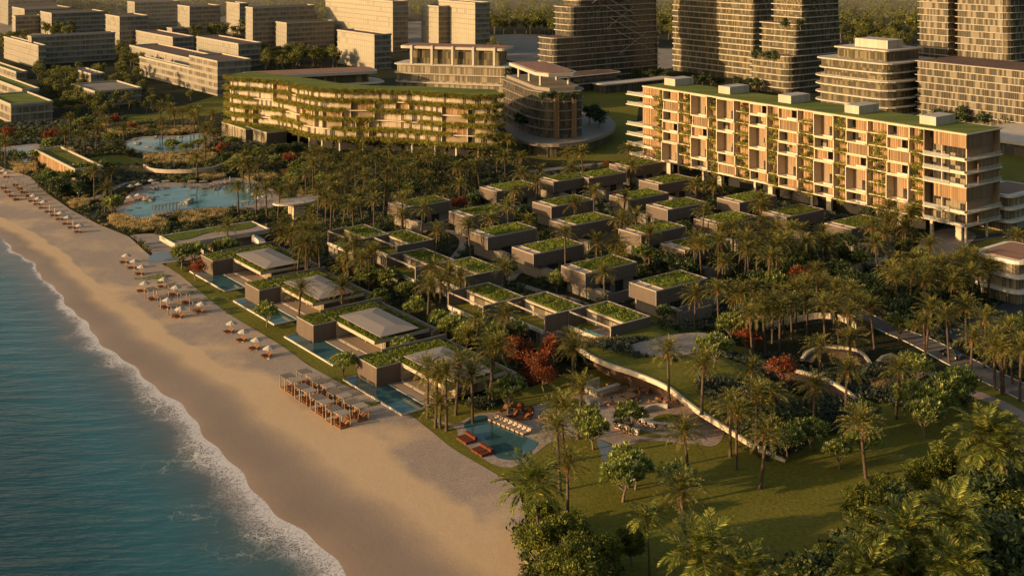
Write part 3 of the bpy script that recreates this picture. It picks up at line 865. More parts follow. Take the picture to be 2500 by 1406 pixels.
GS('pool_water', [(975, 645), (1005, 605), (1075, 572), (1135, 575), (1165, 620), (1320, 685), (1470, 748), (1500, 772), (1430, 850), (1345, 888), (1262, 884), (1200, 862), (1100, 765), (1010, 690)], .09, 'pool', 5, 800, 820, K)
GS('pool_water', [(1930, 740), (2055, 793), (2145, 803), (2200, 845), (2070, 885), (1975, 895), (1955, 850)], .085, 'pond', 4, 800, 820, K)
GS('planter_lawn', [(1570, 490), (1640, 460), (1760, 445), (1850, 480), (1800, 545), (1700, 550), (1600, 530)], .09, 'lawn', 5, 800, 820, K)
GS('planter_lawn', [(2325, 590), (2400, 560), (2480, 565), (2530, 600), (2480, 640), (2380, 640)], .09, 'lawn', 5, 800, 820, K)
GS('planter_lawn', [(2060, 640), (2150, 625), (2260, 680), (2400, 710), (2500, 700), (2490, 725), (2300, 725), (2180, 700)], .09, 'lawn', 5, 800, 820, K)
GS('pool_terrace', [(255, 790), (330, 740), (350, 640), (270, 620), (230, 700), (120, 750)], .055, 'paving', 4, 1650, 820, K)
# ------------------------------------------------------------------ villas on the resort's grid
RZ = ANG
def grass_pts(x0, x1, y0, y1, z, dens, r):
    n = int((x1 - x0) * (y1 - y0) * dens)
    return np.stack([r.uniform(x0 + .25, x1 - .25, n), r.uniform(y0 + .25, y1 - .25, n), np.full(n, z)], 1)

def roof_tufts(parent, rects, z, seed, dens=2.2):
    r = np.random.default_rng(seed)
    pts = np.concatenate([grass_pts(*q, z, dens, r) for q in rects])
    o = mesh_obj('roof_grass', np_mesh('roof_grass', *merge_clumps('tuft', pts, seed, .8, 1.5), M['grasstuft']), parent)
    o['kind'] = 'stuff'

def parapet(m, x0, x1, y0, y1, z0, z1, w=.22):
    o = [(x0, y0), (x1, y0), (x1, y1), (x0, y1)]; i = [(x0 + w, y0 + w), (x1 - w, y0 + w), (x1 - w, y1 - w), (x0 + w, y1 - w)]
    m.ring(o, i, z0, z1)

# --- beachfront villas: batten study, planted flat roof, floating grey canopy, deck and pool
def beach_villa():
    t = thing('beachfront_villa', None, 'villa', (0, 0, 0), RZ)
    m = MB(); m.box(0, 5.3, 0, 7.5, .25, 3.75); m.build('study_wall', M['clad'], t)
    m = MB(); parapet(m, -.03, 5.33, -.03, 7.53, 3.75, 3.92, .16); m.build('study_parapet', M['trim'], t)
    m = MB(); m.box(.13, 5.25, .13, 7.37, 3.752, 3.84); m.build('study_roof', M['greenroof'], t)
    m = MB(); m.prism([(5.33, -15.6), (18.4, -15.6), (18.4, 6.9), (5.33, 6.9)], 3.05, 3.72); m.build('roof_slab', M['concrete'], t)
    m = MB(); m.box(5.38, 18.25, -15.45, 6.8, 3.722, 3.82); m.build('planted_roof', M['greenroof'], t)
    roof_tufts(t, [(.2, 5.2, .2, 7.3), (5.4, 18.2, -15.4, 6.7)], 3.83, 31, 3.0)
    m = MB()
    c = [(6.4, -16.1), (15.6, -16.1), (15.6, .75), (6.4, .75)]; i = [(9.6, -12.6), (12.4, -12.6), (12.4, -2.6), (9.6, -2.6)]
    m.prism(c, 4.45, 4.55, top=False)
    for k in range(4):
        a, b = c[k], c[(k + 1) % 4]; d, e = i[k], i[(k + 1) % 4]
        m.face([(*a, 4.55), (*b, 4.55), (*e, 4.95), (*d, 4.95)])
    m.face([(*p, 4.95) for p in i])
    m.build('canopy_roof', M['canopyroof'], t)
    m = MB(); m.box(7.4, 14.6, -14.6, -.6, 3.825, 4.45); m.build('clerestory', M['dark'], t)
    m = MB(); m.box(5.32, 20.6, 6.95, 7.2, 0, 4.25); m.build('boundary_wall', M['board'], t)
    m = MB(); m.box(20.3, 20.6, -16.5, 6.93, 0, 3.3); m.box(18.5, 20.28, -16.5, -16.2, 0, 3.3); m.build('garden_wall', M['board'], t)
    # glazed living room under the slab
    m = MB(); m.box(9.1, 9.22, -13.5, 6.9, .42, 3.04); m.build('front_glazing', M['glasslit'], t)
    m = MB(); m.box(9.1, 18.0, -13.62, -13.5, .42, 3.04); m.build('side_glazing', M['glasslit'], t)
    m = MB(); m.box(9.3, 18.2, -13.4, 6.8, .43, .46); m.build('living_floor', M['interior'], t)
    m = MB(); m.box(17.9, 18.15, -13.4, 6.8, .46, 3.0); m.build('back_wall', M['interior'], t)
    for y in (-8.5, -4.0, 2.0):
        m = MB(); m.box(12, 13.1, y, y + .35, .46, 3.04); m.build('pier', M['interior'], t)
    m = MB(); m.box(5.34, 9.0, .1, 6.9, .4, 3.04); m.build('bedroom_wall', M['concrete'], t)
    m = MB(); m.box(2.75, 5.45, -12.9, -.02, .02, .26); m.build('lower_deck', M['deck'], t)
    m = MB(); m.box(5.46, 9.05, -13.2, -.02, .02, .42); m.build('upper_deck', M['deck'], t)
    m = MB(); m.box(5.1, 5.44, -9.4, -4.6, .27, .34); m.box(5.1, 5.44, -4.2, -.4, .27, .34); m.build('deck_step', M['paleconcrete'], t)
    m = MB(); parapet(m, -2.95, 2.7, -13.6, 7.6, .0, .30, .22); m.build('pool_coping', M['paleconcrete'], t)
    m = MB(); m.box(-2.7, 2.46, -13.36, 7.36, .02, .24); m.build('pool_water', M['pool'], t)
    m = MB(); m.box(-2.7, -2.1, -13.3, -6, .245, .25); m.build('pool_shelf', M['deck'], t) if False else None
    for x, y in ((8.6, -13.2), (8.6, -6.6)):
        m = MB(); m.box(x, x + .18, y, y + .18, .42, 3.05); m.build('column', M['concrete'], t)
    return t
M['glasslit'] = m_glazing('living room glazing', 2.2, 3.0, glass=(.10, .08, .05), curtain=(.42, .32, .19), share=.55, rough=.08, mull=.05)
bv = beach_villa()
B_V = [(121.1, 281.1), (119.7, 252.0), (118.0, 222.8), (116.0, 194.1)]
B_L = ['beachfront villa with red tree at its pool, furthest along the beach', 'beachfront villa with grey canopy and two palms before it, second from the far end',
       'beachfront villa with grey canopy and long pool, second from the near end', 'beachfront villa beside the striped beach cabanas, nearest of the canopy roofed row']
for i, (uu, vv) in enumerate(B_V):
    o = bv if i == 0 else copy_tree(bv)
    o.location = W(uu, vv, .05); o['label'] = B_L[i]; o['group'] = 'canopy roofed villas along the beach'

# --- two storey garden villas: a batten box floating on concrete walls
def garden_villa():
    t = thing('garden_villa', None, 'villa', (0, 0, 0), RZ)
    L, D = 16.2, 8.6
    m = MB(); m.prism([(0, 0), (L, 0), (L, D), (0, D)], 3.3, 6.36); m.build('upper_storey', M['cladfine'], t)
    m = MB(); parapet(m, -.05, L + .05, -.05, D + .05, 6.36, 6.66, .2); m.build('roof_edge', M['trim'], t)
    for x in (-.06, L - .06):
        for y in (-.06, D - .06):
            m = MB(); m.box(x, x + .12, y, y + .12, 3.28, 6.355); m.build('corner_trim', M['trim'], t)
    m = MB(); m.box(2.7, L - .7, .5, D - .4, 6.362, 6.56); m.build('green_roof', M['greenroof'], t)
    roof_tufts(t, [(2.7, L - .7, .5, D - .4)], 6.56, 41, 3.2)
    m = MB(); m.box(.35, 2.4, .5, 4.0, 6.362, 6.42); m.box(.35, 2.4, 4.3, D - .4, 6.362, 6.42); m.build('roof_terrace', M['interior'], t)
    m = MB(); m.box(2.45, 2.65, .3, D - .3, 6.362, 6.64); m.box(.3, 2.45, 4.05, 4.22, 6.43, 6.60); m.build('terrace_beam', M['trim'], t)
    m = MB(); m.box(7.6, 8.3, D - .9, D - .35, 6.565, 6.78); m.build('roof_vent', M['paleconcrete'], t)
    m = MB(); m.box(2.6, L - .4, .9, D - .2, 0, 3.28); m.build('lower_storey', M['board'], t)
    m = MB(); m.box(5.2, 12.6, .82, .9, .35, 3.0); m.build('glazing', M['glass'], t)
    m = MB(); m.box(2.3, 2.6, -4.6, D + .6, 0, 2.7); m.box(2.3, 3.9, -4.6, -.4, 2.702, 2.86); m.box(2.62, 12.4, -4.9, -4.6, 0, 2.5); m.build('court_wall', M['board'], t)
    m = MB(); m.box(3.95, 12.4, -4.55, .8, .02, .2); m.build('court_floor', M['path'], t)
    return t
gv = garden_villa()
GV = [(1190.6, 580), (1302.6, 621), (1429, 668.5), (1602, 711), (1392, 552.4), (1565, 575), (1139.7, 530), (1346, 506), (1536, 489), (1629.7, 513), (1437, 436), (1351, 445), (1530, 410), (1607, 451),
      (986, 508), (1920, 531), (1805, 496), (1750.7, 549), (2078, 560), (1672, 612), (1212, 468)]
GV_L = ['garden villa with green roof behind the twin courtyard houses, over the winding path', 'garden villa with palm shadow on its batten wall, middle of the nearest diagonal row',
        'garden villa with single palm before its courtyard wall', 'garden villa nearest to the stone court, its low wall ending at two palms', 'garden villa with palm in front of its glazed ground floor',
        'garden villa half hidden by a palm crown, beside flowering white tree', 'garden villa with palm shadow on its end wall, beside the red tree', 'garden villa with palm at its long wall, north of the central alley',
        'garden villa with slim palm at its corner, two rows below the slab hotel', 'garden villa with green roof between two tall palms, centre of the estate', 'garden villa with narrow green roof behind a lone palm, edge of the far lawn',
        'garden villa standing by the pale path at the edge of far lawn', 'garden villa farthest back, under the corner of the hotel block', 'garden villa close under the first columns of the hotel block',
        'garden villa at the palm grove end, with concrete courtyard wall', 'garden villa below the hotel block with open dark doorway, amid white blossom trees', 'garden villa squeezed between two palms below the middle of the hotel block',
        'garden villa with grass roof behind the dense palm cluster', 'garden villa with palms covering its roof below the hotel corner', 'low garden villa showing only its green roof beside dark tree', 'garden villa with grass roof behind dark round tree at the grove']
for i, (x, y) in enumerate(GV):
    o = gv if i == 0 else copy_tree(gv)
    o.location = P(x, y, 6.6)[:2] + (0.0,); o['label'] = GV_L[i]; o['group'] = 'two storey garden villas'

# --- courtyard houses: stepped units with a framed terrace and a green roof
def court_unit(pool):
    t = thing('courtyard_house', None, 'house', (0, 0, 0), RZ)
    L, D = 11.0, 13.1
    m = MB(); m.box(0, L, 0, .28, 3.3, 6.6); m.box(0, L, D - .28, D, 3.3, 6.6); m.build('batten_wall', M['cladfine'], t)
    m = MB(); m.box(L - .28, L, .29, D - .29, 3.3, 6.6); m.build('rear_wall', M['cladfine'], t)
    m = MB(); m.box(.0, .26, .29, D - .29, 6.32, 6.6); m.box(-.02, .3, -.02, .3, 6.602, 6.68); m.build('terrace_beam', M['trim'], t)
    m = MB(); m.box(-.04, .16, -.06, .14, 3.2, 6.6); m.build('frame_post', M['trim'], t)
    m = MB(); m.box(-.04, .16, D - .14, D + .06, 3.2, 6.6); m.build('frame_post', M['trim'], t)
    m = MB(); m.box(-.04, L + .04, -.06, .3, 6.605, 6.7); m.box(-.04, L + .04, D - .3, D + .06, 6.605, 6.7); m.box(L - .3, L + .05, .31, D - .31, 6.605, 6.7); m.build('coping', M['trim'], t)
    m = MB(); m.box(4.4, L - .29, .29, D - .29, 5.95, 6.34); m.build('roof_slab', M['concrete'], t)
    m = MB(); m.box(4.7, L - .3, .5, D - .3, 6.342, 6.50); m.build('green_roof', M['greenroof'], t)
    roof_tufts(t, [(4.75, L - .35, .5, D - .35)], 6.50, 51, 3.2)
    m = MB(); m.box(4.75, 4.85, 2.6, 9.6, 3.45, 5.94); m.build('glazing', M['glasslit'], t)
    m = MB(); m.box(4.75, 5.0, .3, 2.6, 3.4, 5.94); m.build('terrace_wall', M['concrete'], t)
    m = MB(); m.box(4.75, 5.0, 9.6, D - .3, 3.4, 5.94); m.build('terrace_wall', M['concrete'], t)
    m = MB(); m.box(.3, 4.7, .3, D - .3, 3.2, 3.36); m.build('terrace_floor', M['path'], t)
    m = MB(); m.box(.35, 4.4, 8.6 if pool else .4, D - .4, 3.362, 3.42); m.build('terrace_lawn', M['lawn'], t)
    if pool:
        m = MB(); m.box(.3, 1.9, .9, 8.2, 3.362, 3.44); m.build('plunge_pool', M['pool'], t)
        m = MB(); m.box(.06, .10, .6, 8.4, 3.3, 4.3); m.build('glass_rail', M['pool'], t)
    m = MB(); m.box(.15, L - .1, .12, D - .12, 0, 3.19); m.build('lower_storey', M['board'], t)
    m = MB(); m.box(-.25, .14, .3, D, 2.9, 3.7); m.build('terrace_upstand', M['paleconcrete'], t)
    m = MB(); m.box(.05, .14, 2, 8, .4, 2.7); m.build('lower_glazing', M['glass'], t)
    return t
cu = [court_unit(True), court_unit(False)]
q5 = lambda a, b: (1080 + a / 5, 560 + b / 5)
q3 = lambda a, b: (800 + a * K, 380 + b * K)
CU = [(q5(497, 940), 1), (q5(1250, 1065), 1), (q5(2055, 1195), 0), (q3(628, 800), 1), (q3(985, 870), 1), (q3(180, 610), 0), (q3(495, 650), 1)]
CU_L = ['courtyard house with terrace pool behind glass, far end of the stepped trio', 'middle courtyard house of the stepped trio with glass railed pool', 'courtyard house with lawn terrace, lowest of the stepped trio beside golden grass',
        'courtyard house with framed terrace of the second pair, before the palm clump', 'courtyard house with green roof, lower of the second pair', 'courtyard house at the grove, upper of the back pair', 'courtyard house of the back pair with lone palm at its rear corner']
used = [False, False]
for (pq, k), lab in zip(CU, CU_L):
    o = cu[k] if not used[k] else copy_tree(cu[k]); used[k] = True
    o.location = P(*pq, 6.6)[:2] + (0.0,); o['label'] = lab; o['group'] = 'stepped courtyard houses'

# boundary walls along the lanes
def wall_run(name, label, pts, h, th=.3, mat='board', cat='wall', z0=0.0):
    m = MB()
    for i in range(len(pts) - 1):
        a, b = np.array(pts[i][:2]), np.array(pts[i + 1][:2]); t = (b - a) / np.linalg.norm(b - a); n2 = np.array([-t[1], t[0]]) * th / 2
        m.prism(ccw([tuple(a - n2), tuple(b - n2 + t * (th / 2 - .002)), tuple(b + n2 + t * (th / 2 - .002)), tuple(a + n2)]), z0, z0 + h, bottom=False)
    return tag(m.build(name, M[mat]), label, cat)
# ------------------------------------------------------------------ the slab hotel with stacked balconies
M['woodslat'] = m_slats('timber batten screen', (.335, .20, .095), .62, .32, .42, vary=.42, amp=.15)
M['woodslat2'] = m_slats('timber batten screen dark', (.25, .155, .08), .56, .32, .45, vary=.35, amp=.15)
M['frame'] = m_plain('hotel frame', (.56, .445, .295), .7, .07, .4)
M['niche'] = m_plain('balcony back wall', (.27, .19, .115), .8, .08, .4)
M['hotelglass'] = m_glazing('hotel glazing', 1.5, 3.4, glass=(.03, .025, .02), curtain=(.42, .33, .2), share=.3, rough=.06, mull=.06)
M['rail'] = None
def m_rail():
    n = N('glass balustrade'); n.done((.6, .6, .55), .03, .5); n.b.inputs['Alpha'].default_value = .22
    return n.m
M['rail'] = m_rail()

def slab_hotel():
    z0, sh, nst = 4.5, 3.61, 7
    p0 = P(2360, 557, z0)
    t = thing('slab_hotel', 'long timber and concrete slab hotel of stacked boxes with planted columns', 'hotel', (p0[0], p0[1], 0), RZ)
    yy = lambda px: span(p0, V, px)
    Lv, Lu = 135.4, 17.0
    zt = z0 + sh * nst
    lev = lambda k: zt - sh * k         # k storeys below the roof
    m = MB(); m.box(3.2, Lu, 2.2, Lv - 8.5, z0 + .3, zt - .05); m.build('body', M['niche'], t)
    m = MB(); m.box(0, Lu, 0, Lv, z0, z0 + .28); m.build('base_slab', M['frame'], t)
    cols = [(1617, 1656, 'SFSTSD'), (1688, 1728, 'DFTDB'), (1751, 1794, 'DBDSF'), (1830, 1874, 'TBDDS'), (1900, 1948, 'TFSBDS'), (1988, 2037, 'DBTDB'), (2066, 2118, 'SBFTDB'), (2165, 2220, 'STFTDS')]
    plant = [(1597, 1617), (1656, 1688), (1728, 1751), (1794, 1830), (1874, 1900), (1948, 1988), (2037, 2066), (2118, 2165), (2220, 2253)]
    for a, b, pat in cols:
        ya, yb = yy(b), yy(a); k = 0                                # ya near, yb far (left in view)
        w = yb - ya
        for c in pat:
            h = 2 if c == 'D' else 1
            zt_, zb = lev(k) - .03, lev(k + h); k += h
            if zb < z0 + .3: zb = z0 + .281
            T = .26
            m = MB(); i = lambda q: (q[0], q[1])
            # open fronted frame
            px_ = {'D': -.55, 'S': .1, 'T': -.15, 'F': .45, 'B': -.3}[c]
            m.box(px_, 3.18, ya, ya + T, zb, zt_); m.box(px_, 3.18, yb - T, yb, zb, zt_)
            m.box(px_ - (.5 if c in 'BF' else .22), 3.18, ya + T + .002, yb - T - .002, zb, zb + .34); m.box(px_ - .2, 3.18, ya + T + .002, yb - T - .002, zt_ - .24, zt_)
            m.build('balcony_frame', M['frame'], t)
            y1, y2 = ya + T + .03, yb - T - .03; zl, zh = zb + .32, zt_ - .24
            if c == 'D':
                m = MB(); m.box(2.2, 2.35, y1, y1 + w * .52, zl + sh * .82, zh); m.build('batten_screen', M['woodslat'], t)
                m = MB(); m.box(2.9, 3.0, y1, y1 + w * .50, zl, zl + sh * .8); m.build('window', M['hotelglass'], t)
            elif c == 'S':
                m = MB(); m.box(1.0, 1.15, y1, y1 + w * .58, zl, zh); m.build('batten_screen', M['woodslat'], t)
                m = MB(); m.box(2.9, 3.0, y1 + w * .6, y2, zl, zh); m.build('window', M['hotelglass'], t)  # dark glazing put in to stand for the shaded recess
            elif c == 'T':
                m = MB(); m.box(.9, 1.05, y1 + w * .36, y2, zl, zh); m.build('batten_screen', M['woodslat'], t)
                m = MB(); m.box(2.7, 2.8, y1, y1 + w * .34, zl, zh); m.build('window', M['hotelglass'], t)
            elif c == 'F':
                m = MB(); m.box(.8, .95, y1, y2, zl, zh); m.build('batten_screen', M['woodslat2'], t)
            else:
                m = MB(); m.box(1.4, 1.55, y1, y1 + w * .4, zl, zh); m.build('batten_screen', M['woodslat'], t)
                m = MB(); m.box(2.9, 3.0, y1 + w * .42, y2, zl, zh); m.build('window', M['hotelglass'], t)
            if c in 'DTB':
                m = MB(); m.box(-.1, .55, y1 + .1, y1 + w * .5, zl, zl + .55); m.build('parapet', M['paleconcrete'], t)
    hp = []
    r = np.random.default_rng(5)
    for a, b in plant:
        ya, yb = yy(b) + .03, yy(a) - .03
        m = MB(); m.box(1.9, 3.1, ya, yb, z0 + .3, zt - .1); m.build('planted_column', M['woodslat'], t)
        for k in range(nst):
            m = MB(); m.box(.25, 1.88, ya, yb, lev(k + 1) + .02, lev(k + 1) + .28); m.build('planter_ledge', M['frame'], t)
        for k in range(1, nst + 1):
            ys = r.uniform(ya + .2, yb - .2, 15)
            pts = [(r.uniform(.1, 1.1), y, lev(k) + .45 + r.uniform(-.75, .6)) for y in ys]
            o = mesh_obj('hanging_plants', np_mesh('hanging_plants', *merge_clumps('hang', pts, 900 + k, .7, 1.25), M['hang']), t); o['kind'] = 'stuff'
            if r.random() < .6:
                y = r.uniform(ya + .8, yb - .8); pts = [(1.0 + r.uniform(-.3, .3), y + r.uniform(-.7, .7), lev(k) + .5 + .45 * j) for j in range(5)]
                mesh_obj('bush', np_mesh('bush', *merge_clumps('shrub', pts, 950 + k, .8, 1.3), M[['broad', 'darkleaf', 'frangi'][int(r.integers(3))]]), t)
    # end bays with deep open balconies
    yE = yy(2254) - .05; yL = yy(1597) + .05
    for tag_, ya, yb, pat in (('near', 0, yE, (2, 1, 1, 2, 1)), ('far', yL, Lv, (1, 1, 2, 1, 1, 1))):
        k = 0
        for h in pat:
            zt_, zb = lev(k) - .03, lev(k + h); k += h
            x1 = Lu if tag_ == 'near' else Lu - 2
            if k < nst:
                m = MB(); m.box(-.55, x1 + .3, ya - .3, yb + (.5 if tag_ == 'far' else 0), zb - .02, zb + .30); m.build('floor_slab', M['frame'], t)
            m = MB()
            if tag_ == 'near':
                m.box(3.2, x1 - .6, 2.3, 2.45, zb + .31, zt_ - .02)
            else:
                m.box(3.4, x1 - 1, Lv - 5.2, Lv - 5.05, zb + .31, zt_ - .02)
            m.build('end_glazing', M['hotelglass'], t)
            if tag_ == 'near':
                m = MB(); m.box(3.04, 3.18, 2.3, yb, zb + .31, zt_ - .02); m.build('front_glazing', M['hotelglass'], t)
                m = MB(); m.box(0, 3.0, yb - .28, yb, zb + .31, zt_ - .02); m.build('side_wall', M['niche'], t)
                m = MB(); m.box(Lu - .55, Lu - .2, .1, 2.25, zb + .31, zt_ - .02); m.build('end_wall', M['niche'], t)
                if h == 2:
                    m = MB(); m.box(.1, .3, .1, yb - 3.2, zb + sh * .98, zt_ - .02); m.build('batten_screen', M['woodslat'], t)
                    m = MB(); m.box(.32, Lu - 4.0, .1, .3, zb + sh * .98, zt_ - .02); m.build('batten_screen', M['woodslat2'], t)
                else:
                    m = MB(); m.box(6.5, Lu - .7, .5, .7, zb + .31, zt_ - .02); m.build('batten_screen', M['woodslat2'], t)
                for (xx, ys) in ((.25, 1.2), (.3, 8.8)):
                    m = MB(); m.tube((xx + 1.6, ys, zb + .3), (xx + 1.6, ys, zt_), .18, .18, 8); m.build('column', M['frame'], t)
            else:
                m = MB(); m.box(2.4, 2.55, yL + .3, Lv - 5.3, zb + .31, zt_ - .02); m.build('batten_screen', M['woodslat'], t)
            m = MB(); m.box(-.5, .3, ya + .4, ya + 4.8, zb + .31, zb + .85); m.build('parapet', M['paleconcrete'], t)
            m = MB(); m.box(-.5, -.46, ya + 5.0, yb - .1, zb + .31, zb + 1.35); m.box(.4, x1, ya - .26, ya - .22, zb + .31, zb + 1.35); m.build('glass_balustrade', M['rail'], t)
            if h == 2 and tag_ == 'near':
                m = MB()
                for s in range(10): m.box(3.6 - .02, 4.6, 5.2 + s * .28, 5.46 + s * .28, zb + .4 + s * .3, zb + .52 + s * .3)
                o = m.build('stair', M['frame'], t)
    m = MB(); m.box(-.5, Lu + .1, -.3, Lv + .1 - 8, zt, zt + .38); m.build('roof_slab', M['frame'], t)
    m = MB(); m.box(.3, Lu - .2, .2, Lv - 8.2, zt + .382, zt + .5); m.build('roof_lawn', M['rooflawn'], t)
    for (xf, yf, xl, xr) in ((1648, 212, 1622, 1693), (1782, 232.4, 1754, 1829), (1931, 255, 1900, 1978), (2097, 281, 2062, 2146), (2285, 309, 2245, 2332)):
        q = P(xf, yf, zt + .4); d = np.array(UV(q)) - np.array(UV(p0)); lv = span(q, V, xl); lu = span(q, U, xr)
        m = MB(); m.box(d[0], d[0] + lu, d[1], d[1] + lv, zt + .502, zt + 3.0); m.build('roof_plant_room', M['panelbox'], t)
    # under the raised block
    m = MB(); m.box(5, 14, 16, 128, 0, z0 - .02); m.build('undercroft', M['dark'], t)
    for k, y in enumerate((3, 12, 22, 30, 47, 54, 70, 77, 92, 100, 116, 131)):
        m = MB(); m.box(2.2, 3.0, y, y + (.8 if k % 2 else 1.8), 0, z0 - .01); m.build('column', M['frame'], t)
    m = MB(); m.tube((1.5, 1.2, 0), (1.5, 1.2, z0), .35, .35, 10); m.build('column', M['frame'], t)
    m = MB(); m.tube((12.5, 1.6, 0), (12.5, 1.6, z0), .35, .35, 10); m.build('column', M['frame'], t)
    return t
M['panelbox'] = m_panels('roof plant panels', (.42, .345, .25), 1.2, 6, .03, .75)
slab_hotel()
GSQ = [P(2360, 640)[:2]]

# ------------------------------------------------------------------ the curved hotel wrapped in planted bands
M['curvewall'] = m_glazing('curved hotel wall', 1.15, 3.65, glass=(.035, .03, .024), curtain=(.56, .43, .27), share=.72, rough=.25, mull=.10, z0=5.2, frame=(.3, .22, .13), soft=.6)
M['sunglass'] = m_glazing('sunlit panes', 1.2, 3.4, glass=(.3, .22, .12), curtain=(.6, .45, .25), share=.5, rough=.03)
def curved_hotel():
    zt = 23.7; sh = 3.65
    fr = [(548, 189), (560, 193), (590, 195.5), (640, 199), (690, 204), (722, 211), (754, 217.5), (800, 222), (860, 223.5), (920, 224.2), (1006, 228), (1070, 232.5), (1119, 235.5), (1180, 237), (1215, 236), (1229, 231)]
    bk = [(1212, 220), (1141, 218), (1040, 213), (940, 211), (850, 207), (768, 194.5), (683, 184), (631, 178), (580, 180)]
    f = smooth_poly([P(*p, zt) for p in fr], 5, False); b = smooth_poly([P(*p, zt) for p in bk], 3, False)
    c0 = np.mean(np.array(f), 0)
    t = thing('curved_hotel', 'serpentine hotel wrapped in bands of hanging planting under a grass roof', 'hotel', (c0[0], c0[1], 0))
    f = [tuple(np.array(p) - c0) for p in f]; b = [tuple(np.array(p) - c0) for p in b]
    poly = ccw(f + b)
    core = offset_poly(poly, -2.1)
    for k in range(6):
        z = zt - sh * (5 - k)
        m = MB(); m.prism(offset_poly(poly, -.35), z - .35, z); m.build('floor_slab', M['frame'], t)
        if k < 5:
            m = MB(); m.prism(core, z + .002, z + sh - .352, bottom=False, top=False); m.build('storey_wall', M['curvewall'], t)
    m = MB(); m.prism(offset_poly(poly, -.7), zt + .002, zt + .3); m.build('roof_lawn', M['rooflawn'], t)
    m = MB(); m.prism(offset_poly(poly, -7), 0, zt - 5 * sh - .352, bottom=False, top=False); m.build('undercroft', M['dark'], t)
    # arc positions along the front
    fa = np.array(f); seg = np.hypot(*np.diff(fa, axis=0).T); s = np.concatenate([[0], np.cumsum(seg)]); L = s[-1]
    at = lambda q: np.array([np.interp(q, s, fa[:, 0]), np.interp(q, s, fa[:, 1])])
    def nrm(q):
        d = at(min(q + .5, L)) - at(max(q - .5, 0)); d /= np.linalg.norm(d); n2 = np.array([d[1], -d[0]])
        return d, (n2 if n2[1] < 0 else -n2)
    r = np.random.default_rng(77)
    gaps = {5: [], 4: [(.30, .335), (.665, .69)], 3: [(.13, .21), (.52, .58), (.80, .86)], 2: [(.26, .36), (.60, .69), (.70, .73)], 1: [(.16, .20), (.37, .48), (.83, .90)], 0: []}
    for k in range(6):
        z = zt - sh * (5 - k); pts = []
        for q in np.arange(.3, L - .2, .5):
            if any(a < q / L < b_ for a, b_ in gaps[k]): continue
            d, n2 = nrm(q); p = at(q)
            for j in range(2):
                o = r.uniform(-.7, .35); pts.append((p[0] + n2[0] * o, p[1] + n2[1] * o, z + .48 + r.normal(0, .2) - (.2 if o > .1 else 0)))
        o = mesh_obj('planted_band', np_mesh('planted_band', *merge_clumps('hang', pts, 60 + k, .7, 1.5), M['hang']), t); o['kind'] = 'stuff'
    # loggias: tall timber recesses
    for k, a, b_, h in ((3, .205, .27, 2), (1, .325, .42, 2), (2, .535, .60, 2), (1, .45, .51, 2), (2, .80, .875, 2), (0, .80, .875, 2), (3, .66, .70, 1), (0, .1, .13, 2), (2, .36, .41, 1), (0, .55, .585, 2)):
        z = zt - sh * (5 - k); m = MB(); qs = np.linspace(a * L, b_ * L, 7); pr = []
        for q in qs:
            d, n2 = nrm(q); pr.append(at(q) - n2 * 1.85)
        for i in range(6):
            l0, l1 = qs[i], qs[i + 1]
            zz0, zz1 = z + sh * (h - 1) + .002, z + sh * h - .37
            m.face([(*pr[i], zz0), (*pr[i + 1], zz0), (*pr[i + 1], zz1), (*pr[i], zz1)], [(l0, zz0), (l1, zz0), (l1, zz1), (l0, zz1)])
        m.build('timber_loggia', M['woodslat'], t)
        if h == 2:
            m = MB()
            pr = [p + 0.02 * nrm(q)[1] for p, q in zip(pr, qs)]
            for i in range(6):
                m.face([(*pr[i], z + .01), (*pr[i + 1], z + .01), (*pr[i + 1], z + sh - .36), (*pr[i], z + sh - .36)], [(qs[i], z), (qs[i + 1], z), (qs[i + 1], z + sh), (qs[i], z + sh)])
            m.build('loggia_glazing', M['niche'], t)
        for q in (qs[0], qs[-1]):
            d, n2 = nrm(q); e = at(q) - n2 * .5; g = at(q) - n2 * 2.2
            m = MB(); m.prism(ccw([tuple(e - d * .15), tuple(e + d * .15), tuple(g + d * .15), tuple(g - d * .15)]), z + .003, z + sh * h - .36); m.build('loggia_fin', M['frame'], t)
    for q in np.linspace(.03, .97, 15) * L:
        d, n2 = nrm(q); e = at(q) - n2 * 3.5
        m = MB(); m.tube((*e, 0), (*e, zt - 5 * sh - .36), .5, .5, 8); m.build('stilt', M['frame'], t)
curved_hotel()
# ------------------------------------------------------------------ towers and blocks behind
M['far1'] = m_panels('far hazed facade', (.30, .26, .195), 3.0, 3.5, .06, .55, .45, .045)  # muted tone: distance haze is put into the facade colour
M['far2'] = m_panels('far hazed tower facade', (.34, .295, .21), 2.6, 3.4, .06, .62, .45, .04)  # tower faces dulled too, haze painted in
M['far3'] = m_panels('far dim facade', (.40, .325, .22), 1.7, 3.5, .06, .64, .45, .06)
M['farwin'] = m_glazing('far hazed window bands', 3.2, 3.5, band=.30, glass=(.085, .072, .055), curtain=(.25, .21, .15), share=.5, rough=.35, mull=.12, frame=(.27, .22, .15), soft=.4)  # window sides toned for haze in the colour itself
M['farroof'] = m_plain('far roof', (.12, .070, .052), .9, .2, .1)
M['faredge'] = m_plain('far ledge', (.36, .31, .225), .8, .06, .2)
M['towerglass'] = m_glazing('tower glazing', .9, 3.4, glass=(.055, .047, .028), curtain=(.27, .205, .105), share=.36, rough=.10, mull=.10, frame=(.16, .125, .075), soft=.2)
M['towerdark'] = m_glazing('dark tower glazing', 1.0, 3.4, glass=(.05, .044, .034), curtain=(.15, .115, .07), share=.35, rough=.10, mull=.08, frame=(.15, .12, .08), soft=.4)
M['slabedge'] = m_plain('white slab edges', (.44, .38, .29), .6, .05, .4)

